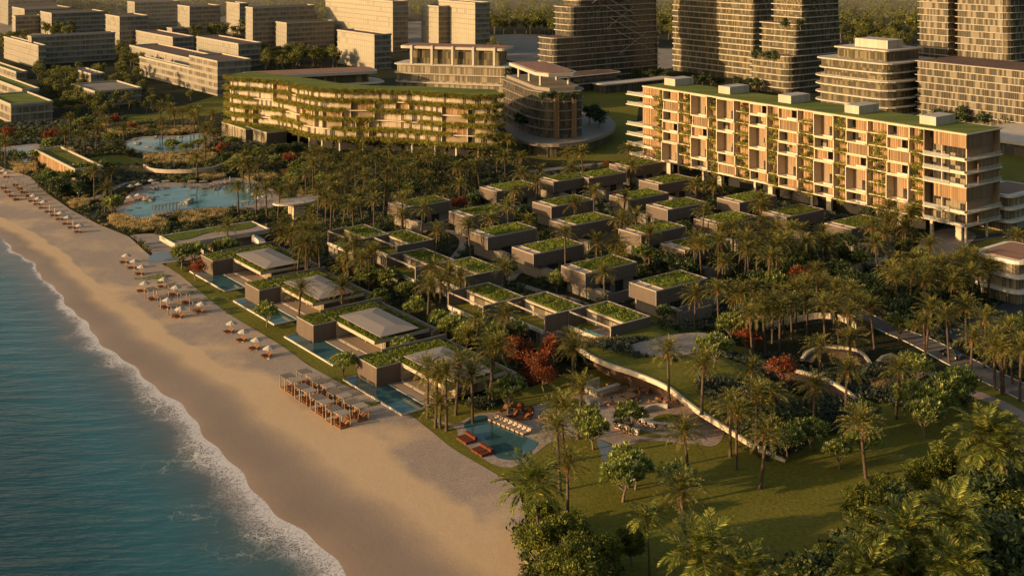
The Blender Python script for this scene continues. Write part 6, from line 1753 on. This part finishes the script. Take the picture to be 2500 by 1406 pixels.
dk += C(1650, 820, [(2030, 400, 1.1), (560, 600, .9), (900, 560, .9), (1000, 600, .8), (760, 600, .8), (470, 560, .8)])
trees(dedupe(dk, 10), 'dark', 'glossy_tree', 'tree', 1.0, 2.9)
rd = C(0, 380, [(1400, 770, 1.1), (2060, 120, .9)]) + C(0, 0, [(370, 960, 1.3), (810, 850, 1.3), (940, 890, .9), (1580, 1055, 1.0), (2070, 1120, 1.1), (60, 930, 1.2), (600, 590, 1.2)]) + C(800, 820, [(1350, 95, 1.25), (1620, 75, 1.2), (1480, 190, 1.3), (1550, 290, 1.0), (1300, 130, .9)]) + C(1650, 820, [(790, 265, 1.35), (510, 20, 1.0)]) + C(1650, 380, [(890, 840, 1.2), (520, 1290, 1.1)]) + C(800, 380, [(945, 340, 1.2), (2060, 255, .8), (2000, 60, .6)])
trees(dedupe(rd, 8), 'flame', 'flame_tree', 'tree', .95, 3.2)
# tall leafy trees and coconut palms round the lawn, some rooted below the frame
bt = [(1185, 1305, .75), (1425, 1375, .85), (1330, 1300, .9), (1225, 1285, .95), (1290, 1350, .95), (1395, 1300, .8), (1320, 1240, .65), (1470, 1345, .7), (1385, 1395, .9), (1250, 1420, .9), (1545, 1320, .5), (2109, 1222, .8), (2300, 1121, .75), (2251, 1150, .62), (2164, 1190, .62), (2050, 1345, .8), (1965, 1400, .65), (2100, 1400, .9), (2444, 1205, .9), (2473, 1318, .9), (2271, 1345, .8), (2180, 1400, .8), (2420, 1400, .9), (2330, 1430, .9), (2500, 1260, .9), (2400, 1160, .7), (2360, 1200, .7)]
dkb = [(2420, 1240, 1.5), (2330, 1330, 1.5), (2130, 1330, 1.2), (2480, 1380, 1.6), (2210, 1240, 1.2), (2380, 1420, 1.5), (2020, 1400, 1.2), (2460, 1150, 1.3)]
trees(dkb, 'dark', 'glossy_tree', 'tree', 1.5, 2.9, 0)
trees(bt, 'big', 'broadleaf_tree', 'tree', 1.0, 6.8, 0)
cc = [(1328, 1200, 12.5, 1.0), (1585, 1262, 8, .6), (1745, 1350, 11, 1.15), (1840, 1440, 10, 1.1), (2430, 1062, 14, 1.1), (2487, 1100, 13, 1.1), (2363, 1275, 12, 1.1), (2207, 1318, 11, 1.1), (2366, 1378, 10, 1.0), (2120, 1410, 10, 1.0), (2160, 1340, 10, .9)]
for x, y, h, s in cc:
    try_place(x, y, 'coco', [h], lambda p, h: place_palm(p, h, s, kind='coco'), 0)

# ------------------------------------------------------------------ tree belts between the far buildings: each tree its own
BOX_PX = []
def belt(poly, n, smin, smax, seed, zone, kind='forest'):
    r = np.random.default_rng(seed); g = Gp(poly); xs = [p[0] for p in g]; ys = [p[1] for p in g]; got = 0; tries = 0; mine = []
    while got < n and tries < n * 30:
        tries += 1; x, y = r.uniform(min(xs), max(xs)), r.uniform(min(ys), max(ys))
        if not inside(g, np.array([x]), np.array([y]))[0]: continue
        if any((x - a) ** 2 + (y - b) ** 2 < 18 for a, b in mine): continue
        if excl_hit(np.array([x]), np.array([y]))[0] or in_far_block(x, y): continue
        o = place_tree(kind, 'forest_tree' if kind == 'forest' else 'terrace_tree', 'tree', (x, y, 0), r.uniform(smin, smax)); placed.append((o, 'forest', pix((x, y, 0)), pix((x, y, 9)), 9)); mine.append((x, y)); got += 1
FARB = []
for o in SC.objects:
    if o.parent is None and o.get('category') in ('building', 'tower', 'pavilion', 'villa', 'hotel') and o.location.y > 380 and o.type == 'EMPTY' and abs(o.rotation_euler[2] - RZ) < 1e-3:
        xs, ys = [], []
        for ch in o.children:
            for c in ch.bound_box: xs.append(c[0] + ch.location.x); ys.append(c[1] + ch.location.y)
        q = UV(o.location); FARB.append((q[0] + min(xs) - 1.5, q[0] + max(xs) + 1.5, q[1] + min(ys) - 1.5, q[1] + max(ys) + 1.5))
def in_far_block(x, y):
    u, v = UV((x, y)); return any(a < u < b and c < v < d for a, b, c, d in FARB)
belt(C(0, 0, [(190, 540), (420, 530), (860, 540), (1000, 640), (1050, 730), (880, 830), (560, 840), (380, 760), (280, 660)]), 62, .55, .85, 1, 'w')
belt(C(0, 0, [(380, 700), (560, 760), (900, 790), (1080, 720), (1500, 720), (1600, 740), (1500, 800), (900, 860), (400, 880)]), 20, .4, .6, 2, 'w')
belt(C(0, 0, [(0, 350), (120, 300), (200, 330), (60, 420), (0, 430)]), 10, .7, 1.0, 3, 'w')
belt(C(0, 0, [(820, 400), (980, 400), (960, 480), (1180, 520), (1000, 560), (860, 500)]), 18, .6, .85, 4, 'w')
belt(C(0, 0, [(1860, 430), (2420, 430), (2420, 500), (1880, 520)]), 42, .7, 1.0, 5, 'w')
belt(C(0, 0, [(1330, 270), (1750, 270), (1750, 310), (1380, 310)]), 12, .8, 1.1, 6, 'w')
belt(C(0, 0, [(120, 240), (560, 260), (560, 290), (150, 290)]), 10, .7, 1.0, 7, 'w')
belt(C(800, 0, [(1160, 330), (1500, 330), (1520, 440), (1160, 430)]), 14, .6, .9, 8, 'w')
belt([(1190, 82), (1330, 80), (1430, 92), (1430, 104), (1190, 96)], 28, .9, 1.25, 9, 'w')
belt([(2050, 100), (2230, 105), (2230, 140), (2050, 125)], 26, .9, 1.3, 10, 'w')
belt([(1600, 82), (1650, 82), (1650, 112), (1600, 112)], 5, .9, 1.2, 11, 'w')
belt([(2470, 118), (2520, 118), (2520, 160), (2470, 160)], 5, .9, 1.2, 12, 'w')
belt([(990, 82), (1030, 82), (1030, 100), (990, 100)], 4, .8, 1.1, 13, 'w')
belt([(1370, 240), (1500, 232), (1520, 246), (1380, 256)], 0, .5, .7, 14, 'w')
# trees on terraces, plinth and lawn of the towers
def solo(pts, kind, s):
    for x, y, z in pts:
        o = place_tree(kind, 'terrace_tree', 'tree', P(x, y, z), s); placed.append((o, 'terrace', (x, y), (x, y), 3))
solo([(1270, 318, 5.5), (1283, 322, 5.5), (1290, 300, 5.5), (1438, 305, 5.5), (1455, 300, 5.5), (1462, 312, 5.5)], 'terrace', 1.25)
solo([(1322, 252, 21.0), (1345, 250, 21.0), (1378, 252, 21.0), (1400, 250, 21.0)], 'terrace', .75)
zt3 = 6 * 3.3
solo([(1845, 155, zt3), (1876, 158, zt3), (1890, 160, zt3)], 'terrace', 1.05)
solo([(1916, 77, 11 * 3.3), (1955, 74, 11 * 3.3)], 'terrace', .95)
solo([(1262, 192, 14.2), (1276, 196, 14.2), (1250, 197, 14.2), (1240, 200, 14.2)], 'terrace', .9)
solo([(1713, 213, 0), (1738, 216, 0), (1760, 214, 0), (1800, 218, 0), (1835, 222, 0), (1848, 226, 0), (1888, 224, 0), (1700, 216, 0), (1550, 196, 0), (1590, 200, 0), (1610, 196, 0), (1620, 205, 0)], 'terrace', 1.1)
solo([(2340, 318, 0), (2400, 322, 0), (2450, 326, 0), (2480, 330, 0), (2300, 312, 0)], 'terrace', 1.5)
# the distant wood: one mass no one could count
def far_wood():
    r = np.random.default_rng(99); pts = []
    for py0, py1, n in ((-8, 40, 2000), (40, 92, 1200)):
        y0, y1 = P(0, py1)[1], P(0, py0)[1]
        for _ in range(n):
            y = r.uniform(y0, y1); x = r.uniform(-.62, .62) * y
            q = pix((x, y, 0))
            if 1120 < q[0] < 1660 and q[1] > 84: continue
            if q[0] < 560 and q[1] > 58: continue
            if 970 < q[0] < 1065 and q[1] > 52 or 510 < q[0] < 650 and 28 < q[1] < 80: continue
            if in_far_block(x, y): continue
            pts.append((x, y, 0))
    sets = []
    for i in range(6):
        rr = np.random.default_rng(800 + i); c = lobed(rr, 40, 7, (1, 1, 1.3)) * 5.0
        v, q = leaves_at(rr, c, 6, .7, 1.3, .8); v[:, 2] += 9.5; sets.append((v, q))
    vs, qs, off = [], [], 0
    for p in pts:
        v, q = sets[r.integers(6)]; s = r.uniform(.75, 1.3); vs.append(v * s + np.array(p)); qs.append(q + off); off += len(v)
    tag(mesh_obj('distant_wood', np_mesh('distant_wood', np.concatenate(vs), np.concatenate(qs), M['forest'])), 'dense distant wood filling the skyline between the towers', 'wood', None, 'stuff')
far_wood()

# ------------------------------------------------------------------ planted beds: ground cover
def scatter(poly_px, n, seed, zz=0.0):
    r = np.random.default_rng(seed); g = Gp(poly_px, zz); a = np.array(g)
    x = r.uniform(a[:, 0].min(), a[:, 0].max(), n * 4); y = r.uniform(a[:, 1].min(), a[:, 1].max(), n * 4)
    k = inside(g, x, y); x, y = x[k][:n * 2], y[k][:n * 2]
    u, v = UV((x, y)); ok = ~foot_hit(u, v, .1) & ~excl_hit(x, y) & (u > u_beach(v) + .2)
    x, y, u, v = x[ok][:n], y[ok][:n], u[ok][:n], v[ok][:n]
    return np.stack([x, y, hill_z(u, v)], 1)
def lown(x, y, s):
    return np.sin(x * s + 1.3 * np.sin(y * s * .7)) + np.sin(y * s * 1.3 + 2 + np.sin(x * s * .9))
GARDEN = [(0, 408), (75, 432), (172, 512), (240, 548), (330, 592), (440, 672), (520, 738), (600, 792), (690, 845), (830, 935), (1000, 1012), (1060, 1040), (1120, 985), (1250, 960), (1330, 930), (1430, 862), (1530, 850), (1800, 850), (2050, 760), (2200, 800), (2330, 860), (2500, 940), (2600, 940), (2600, 740), (2300, 640), (2250, 560), (1700, 450), (1500, 400), (1300, 430), (1250, 390), (760, 372), (560, 330), (300, 280), (-20, 300)]
pts = scatter(GARDEN, 8200, 21)
n1 = lown(pts[:, 0], pts[:, 1], .09); n2 = lown(pts[:, 0] + 40, pts[:, 1] - 17, .13)
gsel = (n2 > 1.05); tsel = ~gsel & (n1 > .65); ssel = ~gsel & ~tsel
cover('shrub_cover', 'shrub', 'shrub', pts[ssel], 31, 'low dark green shrubs carpeting the garden beds under the palms', 'ground cover', .8, 1.7)
cover('sage_cover', 'shrub', 'teal', pts[tsel], 32, 'drifts of blue green shrubs between the dark beds', 'ground cover', .7, 1.4)
cover('meadow_grass', 'grass', 'gold', pts[gsel][::2], 33, 'scattered tufts of ochre grass through the resort beds', 'ornamental grass', .6, 1.1)
gold = []
for i, (po, n) in enumerate([(C(0, 0, [(1030, 1120), (1150, 1090), (1330, 1090), (1500, 1090), (1560, 1120), (1500, 1165), (1250, 1180), (1050, 1170)]), 700), (C(0, 0, [(720, 900), (860, 920), (1070, 900), (1060, 950), (900, 965), (760, 945)]), 350), (C(0, 0, [(1130, 915), (1400, 915), (1410, 950), (1160, 975)]), 320), (C(0, 0, [(250, 1100), (420, 1060), (520, 1070), (540, 1110), (380, 1150), (270, 1150)]), 330),
        (C(0, 380, [(80, 60), (250, 60), (250, 120), (110, 125)]), 220), (C(0, 380, [(790, 440), (900, 440), (1020, 500), (1040, 550), (930, 540), (800, 490)]), 330), (C(0, 380, [(1260, 420), (1400, 395), (1620, 400), (1620, 440), (1400, 490), (1290, 470)]), 420), (C(0, 380, [(1000, 450), (1100, 460), (1180, 470), (1170, 530), (1060, 540)]), 200), (C(0, 380, [(830, 90), (1050, 90), (1100, 130), (900, 130)]), 220),
        (C(0, 380, [(1420, 140), (1600, 140), (1590, 180), (1430, 180)]), 150), (C(0, 380, [(520, 330), (640, 330), (600, 380), (520, 375)]), 120), (C(0, 380, [(1750, 150), (1980, 140), (1980, 170), (1780, 180)]), 150), (C(0, 380, [(2130, 260), (2290, 260), (2290, 310), (2140, 310)]), 110)]):
    gold.append(scatter(po, n, 200 + i))
cover('golden_grass', 'grass', 'gold', np.concatenate(gold), 34, 'sunlit golden ornamental grass in broad beds round the lagoons', 'ornamental grass', .9, 1.6)
gold2 = [scatter(po, n, 230 + i, 4.5 if i in (1, 2) else 0) for i, (po, n) in enumerate([(C(800, 380, [(1950, 1330), (2080, 1270), (2300, 1220), (2340, 1250), (2200, 1340), (2060, 1390)]), 330), (C(800, 820, [(1860, 80), (1960, 40), (2160, 60), (2150, 120), (2000, 140)]), 200), (C(1650, 820, [(280, 20), (350, 60), (330, 140), (260, 100)]), 90), (C(1650, 380, [(1150, 1230), (1300, 1190), (1400, 1220), (1380, 1290), (1160, 1300)]), 150), (C(1650, 820, [(1410, 340), (1580, 330), (1600, 400), (1440, 420)]), 80), (C(800, 820, [(1780, 210), (2040, 210), (2040, 300), (1800, 300)]), 130)])]
cover('golden_grass', 'grass', 'gold', np.concatenate(gold2), 35, 'pale golden grass beds on the dune and below the stepped houses', 'ornamental grass', .8, 1.4)
hill = [(1440, 860), (1530, 846), (1760, 840), (1900, 830), (2060, 870), (2180, 850), (2290, 900), (2240, 960), (2100, 930), (2090, 1000), (1990, 1020), (1960, 1060), (1870, 1078), (1800, 1050), (1745, 1012), (1712, 965), (1700, 925), (1640, 900), (1560, 892), (1500, 882)]
r_ = np.random.default_rng(61); g = Gp(hill, 3.3); a = np.array(g); x = r_.uniform(a[:, 0].min(), a[:, 0].max(), 5200); y = r_.uniform(a[:, 1].min(), a[:, 1].max(), 5200); k = inside(g, x, y); x, y = x[k], y[k]; u, v = UV((x, y))
k = ~foot_hit(u, v) & ~inside(sc_, x, y) & ((lown(x, y, .12) > -1.3)); x, y, u, v = x[k], y[k], u[k], v[k]
hp_ = np.stack([x, y, hill_z(u, v)], 1); nn_ = lown(x, y, .21)
cover('dune_shrubs', 'shrub', 'teal', hp_[nn_ < .5][:2100], 62, 'grey green shrubs covering the planted dune', 'ground cover', .7, 1.4)
cover('dune_agaves', 'agave', 'teal', hp_[nn_ >= .35][:420], 63, 'spiky agaves clustered on the planted dune', 'ground cover', .7, 1.3)
bedge = [scatter(po, n, 260 + i) for i, (po, n) in enumerate([(C(0, 380, [(1270, 830), (1400, 800), (1600, 960), (1540, 1000), (1330, 880)]), 160), (C(0, 380, [(2080, 1320), (2180, 1350), (2300, 1406), (2480, 1530), (2440, 1540), (2200, 1406)]), 130), (C(800, 820, [(0, 160), (210, 280), (150, 310), (60, 250), (-60, 190)]), 120), (C(800, 820, [(950, 500), (1060, 460), (1180, 520), (1100, 600), (900, 620), (880, 580)]), 120)])]
cover('beach_shrubs', 'shrub', 'teal', np.concatenate(bedge), 64, 'grey green shrubs at the sand edge before the beachfront villas', 'ground cover', .7, 1.3)
ag = scatter(C(800, 820, [(950, 420), (1180, 400), (1200, 520), (1050, 560), (900, 580), (890, 500)]), 60, 270)
cover('agave_bed', 'agave', 'darkleaf', ag, 65, 'spiky agaves beside the pool terrace palms', 'ground cover', .8, 1.3)
vine = []
for q in C(0, 380, [(1060, 880), (1150, 870), (1160, 905), (1400, 975), (1490, 1032), (1120, 860)]) + C(800, 820, [(290, 485), (300, 492)]):
    p = P(*q); rr = np.random.default_rng(int(q[0])); vine += [(p[0] + rr.normal(0, 1.3), p[1] + rr.normal(0, .7), .02) for _ in range(14)]
cover('beach_vine', 'shrub', 'frangi', np.array(vine), 66, 'green creeping beach vine patches on the sand', 'ground cover', .45, .8, .4)
red_ = [(C(1650, 380, [(600, 1290), (850, 1380), (880, 1406), (640, 1400)]), 60), (C(1650, 820, [(700, 20), (860, 60), (860, 140), (740, 100)]), 70), (C(800, 820, [(1380, 240), (1650, 260), (1600, 380), (1420, 350)]), 120)]
cover('red_flower_cover', 'shrub', 'red', np.concatenate([scatter(po, n, 290 + i) if i == 2 else hp_[inside(Gp(po), hp_[:, 0], hp_[:, 1])][:n] for i, (po, n) in enumerate(red_)]), 67, 'red flowering spikes through the dune beds', 'flowers', .4, .8)

# understorey of the dark wood at the lower right corner and its fringe under the big trees
dw = [scatter_ for scatter_ in []]
r_ = np.random.default_rng(71); pw = []
for po, n in (([(1900, 1406), (2050, 1330), (2230, 1300), (2380, 1180), (2520, 1100), (2600, 1250), (2600, 1600), (1900, 1600)], 700), ([(1270, 1280), (1420, 1300), (1500, 1400), (1480, 1560), (1290, 1560)], 120)):
    g = Gp(po); a = np.array(g); x = r_.uniform(a[:, 0].min(), a[:, 0].max(), n * 3); y = r_.uniform(a[:, 1].min(), a[:, 1].max(), n * 3); k = inside(g, x, y)
    pw.append(np.stack([x[k], y[k], 0 * x[k]], 1)[:n])
def lawn_blades(polys, n, seed, smax=1.5):
    r = np.random.default_rng(seed); out = []
    for po in polys:
        g = Gp(po); a = np.array(g); x = r.uniform(a[:, 0].min(), a[:, 0].max(), n * 2); y = r.uniform(a[:, 1].min(), a[:, 1].max(), n * 2); k = inside(g, x, y); x, y = x[k][:n], y[k][:n]
        u, v = UV((x, y)); bad = np.zeros(len(x), bool)
        for e in EXCL:
            if e is not LAWN0: bad |= inside(e, x, y)
        k = ~bad & ~foot_hit(u, v) & (u > u_beach(v)); out.append(np.stack([x[k], y[k], hill_z(u[k], v[k]) + .02], 1))
    return np.concatenate(out)
LAWN0 = EXCL[0]
lb = [] and lawn_blades([[(1000, 1014), (1120, 990), (1330, 1100), (1560, 1060), (1700, 1080), (1920, 1130), (2100, 960), (2350, 960), (2500, 1060), (2500, 1460), (1290, 1460), (1268, 1192), (1100, 1093)]], 15000, 81)
cover('lawn_blades', 'tuft', 'blade', lb, 82, 'short grass blades standing on the open lawn', 'grass', .7, 1.3)
cover('woodland_undergrowth', 'shrub', 'shrub', np.concatenate(pw), 72, 'dark undergrowth below the trees at the lawn corner', 'undergrowth', 1.2, 2.6)
# ------------------------------------------------------------------ labels that single each plant out
ZN = [('lagoon far bank', 450, 455), ('lagoon near bank', 620, 545), ('lagoon sea side', 255, 470), ('upper lagoon', 400, 350), ('upper lagoon east end', 500, 330), ('western water', 60, 370), ('western lawn', 190, 300), ('slatted changing house', 170, 430), ('curved garden wall', 480, 400),
      ('glass garden pavilions', 620, 375), ('planted hotel west half', 780, 385), ('planted hotel middle', 930, 385), ('planted hotel east end', 1080, 385), ('plinth building lawn', 1230, 380), ('plinth terrace', 1400, 380), ('grove middle', 800, 450), ('grove east', 950, 450), ('grove behind villas', 870, 520), ('beach pavilion', 570, 570), ('mushroom kiosk', 710, 525), ('first villa rear', 740, 600), ('second villa rear', 850, 640),
      ('second villa front', 640, 720), ('third villa', 830, 720), ('third villa rear', 950, 690), ('last villa rear', 1000, 760), ('fourth villa front', 890, 850), ('back pair of courtyard houses', 960, 555), ('twin courtyard houses', 1060, 650), ('stepped trio', 1120, 780), ('stepped trio front', 1250, 830), ('red tree clump', 1330, 880), ('far garden villas', 1250, 470), ('grass roofed row north', 1340, 450), ('garden villas by far lawn', 1480, 430), ('garden alley', 1250, 560),
      ('garden villas centre', 1460, 520), ('middle garden villas', 1540, 580), ('nearest garden villa row', 1480, 670), ('slab hotel middle front', 1720, 470), ('slab hotel near front', 1870, 520), ('villa below hotel corner', 2000, 560), ('hotel corner', 2170, 540), ('palm thicket north', 1790, 610), ('palm thicket middle', 1900, 650), ('palm thicket east', 2060, 640), ('palm thicket west', 1720, 650), ('thicket south', 1900, 720), ('sunken patio', 1880, 760), ('sunken patio east', 2050, 750), ('wall with slim palm', 1760, 720),
      ('grove before white villa', 2330, 640), ('white villa grove south', 2250, 700), ('driveway bend', 2280, 800), ('driveway verge', 2430, 850), ('driveway north side', 2380, 770), ('dune top', 1800, 880), ('dune stone court', 1680, 820), ('dune single hollow', 1990, 870), ('crescent hollow', 1870, 950), ('dune lower slope', 1830, 1010), ('footpath', 2230, 930), ('lawn east', 2110, 1030), ('lawn middle', 1800, 1080), ('lawn sweep end', 1680, 1060), ('pool terrace north', 1080, 900), ('pool terrace palms', 1400, 960), ('pool terrace tree island', 1400, 1040), ('dining ring', 1540, 1020), ('lawn by small pool', 1540, 1120),
      ('beach lawn', 1060, 970), ('foreground beach trees', 1300, 1290), ('foreground lawn edge', 1600, 1330), ('bottom lawn corner', 1850, 1380), ('dark wood west edge', 2110, 1250), ('dark wood top', 2350, 1080), ('dark wood middle', 2330, 1230), ('dark wood bottom', 2250, 1380), ('beach edge garden', 110, 440)]
ZF = [('western tree belt', 180, 210), ('clubhouse', 260, 240), ('bent block front', 420, 260), ('western roadside', 40, 130), ('gap beside the shaded block', 320, 145), ('belt behind planted hotel', 720, 150), ('gap below the dark block', 530, 100), ('far left street', 110, 92), ('dark tower foot', 1270, 130), ('pale trunk forest edge', 1290, 88), ('clearing right of white tower', 2130, 115), ('gap between towers', 1625, 100), ('right edge slope', 2490, 140), ('great slab street', 1010, 90), ('changing lawn', 300, 280)]
ZT = [('plinth terrace', 1280, 310), ('plinth terrace right side', 1450, 305), ('plinth building ledge', 1360, 250), ('white tower lower terrace', 1870, 158), ('white tower upper terrace', 1930, 76), ('terrace building corner', 1258, 196), ('slab hotel roof rear', 1760, 216), ('low gallery lawn', 1590, 200), ('right podium foot', 2400, 322)]
NOUN = {'palm': 'date palm', 'coco': 'coconut palm', 'frangipani_tree': 'pale flowering round tree', 'glossy_tree': 'dark glossy round tree', 'flame_tree': 'red flame tree', 'broadleaf_tree': 'tall leafy tree', 'forest': 'leafy tree', 'terrace': 'small dark tree'}
GRP = {'palm': 'date palms of the resort', 'coco': 'coconut palms at the lawn', 'frangipani_tree': 'pale flowering trees', 'glossy_tree': 'dark glossy trees', 'flame_tree': 'red flame trees', 'broadleaf_tree': 'tall leafy trees by the lawn', 'forest': 'trees between the far buildings', 'terrace': 'trees on the tower terraces'}
ZP = {'forest': ZF, 'terrace': ZT}
bag = {}
for o, kind, base, crown, h in placed:
    zn = min(ZP.get(kind, ZN), key=lambda z: (z[1] - crown[0]) ** 2 + (1.6 * (z[2] - crown[1])) ** 2)[0]
    bag.setdefault((kind, zn), []).append((crown[0], o, h))
for (kind, zn), lst in bag.items():
    lst.sort(key=lambda q: q[0])
    for i, (x, o, h) in enumerate(lst):
        fruit = any(c.name.startswith('fruit') for c in o.children)
        d = NOUN[kind]
        if kind == 'palm': d = ('tall ' if h > 9.6 else 'short ' if h < 6.6 else '') + d + (' with orange fruit' if fruit else ' without fruit')
        o['label'] = (f'{d}, only one at the {zn}' if len(lst) == 1 else f'{d}, {ordn(i + 1)} from left at the {zn}')
        o['group'] = GRP[kind]
# ------------------------------------------------------------------ light, camera
SUN_AZ, SUN_EL = R(22.0), R(10.5)       # direction the light travels, height of the sun
w = bpy.data.worlds.new('World'); SC.world = w; w.use_nodes = True
nt_ = w.node_tree; bg = nt_.nodes['Background']
sky = nt_.nodes.new('ShaderNodeTexSky'); sky.sky_type = 'NISHITA'; sky.sun_disc = False
sd = (-math.cos(SUN_AZ), -math.sin(SUN_AZ))
sky.sun_elevation = SUN_EL; sky.sun_rotation = math.atan2(sd[0], sd[1]) % (2 * math.pi)
sky.dust_density = 3.0; sky.air_density = 1.2
nt_.links.new(sky.outputs[0], bg.inputs[0]); bg.inputs[1].default_value = 0.17
sl = bpy.data.lights.new('sun', 'SUN'); sl.energy = 7.2; sl.angle = R(.5); sl.color = (1.0, .68, .36)
so_ = bpy.data.objects.new('sun', sl); COL.objects.link(so_)
tr_ = Vector((math.cos(SUN_AZ) * math.cos(SUN_EL), math.sin(SUN_AZ) * math.cos(SUN_EL), -math.sin(SUN_EL)))
so_.rotation_euler = tr_.to_track_quat('-Z', 'Y').to_euler(); so_.location = (-200, -50, 200)
cam = bpy.data.cameras.new('camera'); co = bpy.data.objects.new('camera', cam); COL.objects.link(co)
co.location = (0, 0, H_); co.rotation_euler = (R(90), 0, 0)
cam.sensor_width = 36; cam.lens = F_ / 2500 * 36; cam.shift_y = -(703 - YH) / 2500
cam.clip_start = 1; cam.clip_end = 9000
SC.camera = co
SC.view_settings.view_transform = 'Standard'; SC.view_settings.look = 'None'; SC.view_settings.exposure = 0; SC.view_settings.gamma = 1
SC.render.engine = 'CYCLES'; SC.cycles.max_bounces = 5; SC.cycles.diffuse_bounces = 3; SC.cycles.glossy_bounces = 2; SC.cycles.transparent_max_bounces = 4
SC.cycles.use_denoising = True
# warm evening haze hanging over the far wood
hz_ = MB(); hz_.box(-1500, 1500, 1000, 3200, -2, 160)
nh = bpy.data.materials.new('evening haze'); nh.use_nodes = True; tn = nh.node_tree; tn.nodes.clear()
ho = tn.nodes.new('ShaderNodeOutputMaterial'); hv = tn.nodes.new('ShaderNodeVolumeScatter'); hv.inputs['Color'].default_value = (1.0, .86, .62, 1); hv.inputs['Density'].default_value = .0007; hv.inputs['Anisotropy'].default_value = .0
tn.links.new(hv.outputs[0], ho.inputs['Volume'])
tag(hz_.build('haze', nh), 'thin golden evening haze over the distant wood', 'haze', None, 'stuff')
SC.cycles.volume_bounces = 0
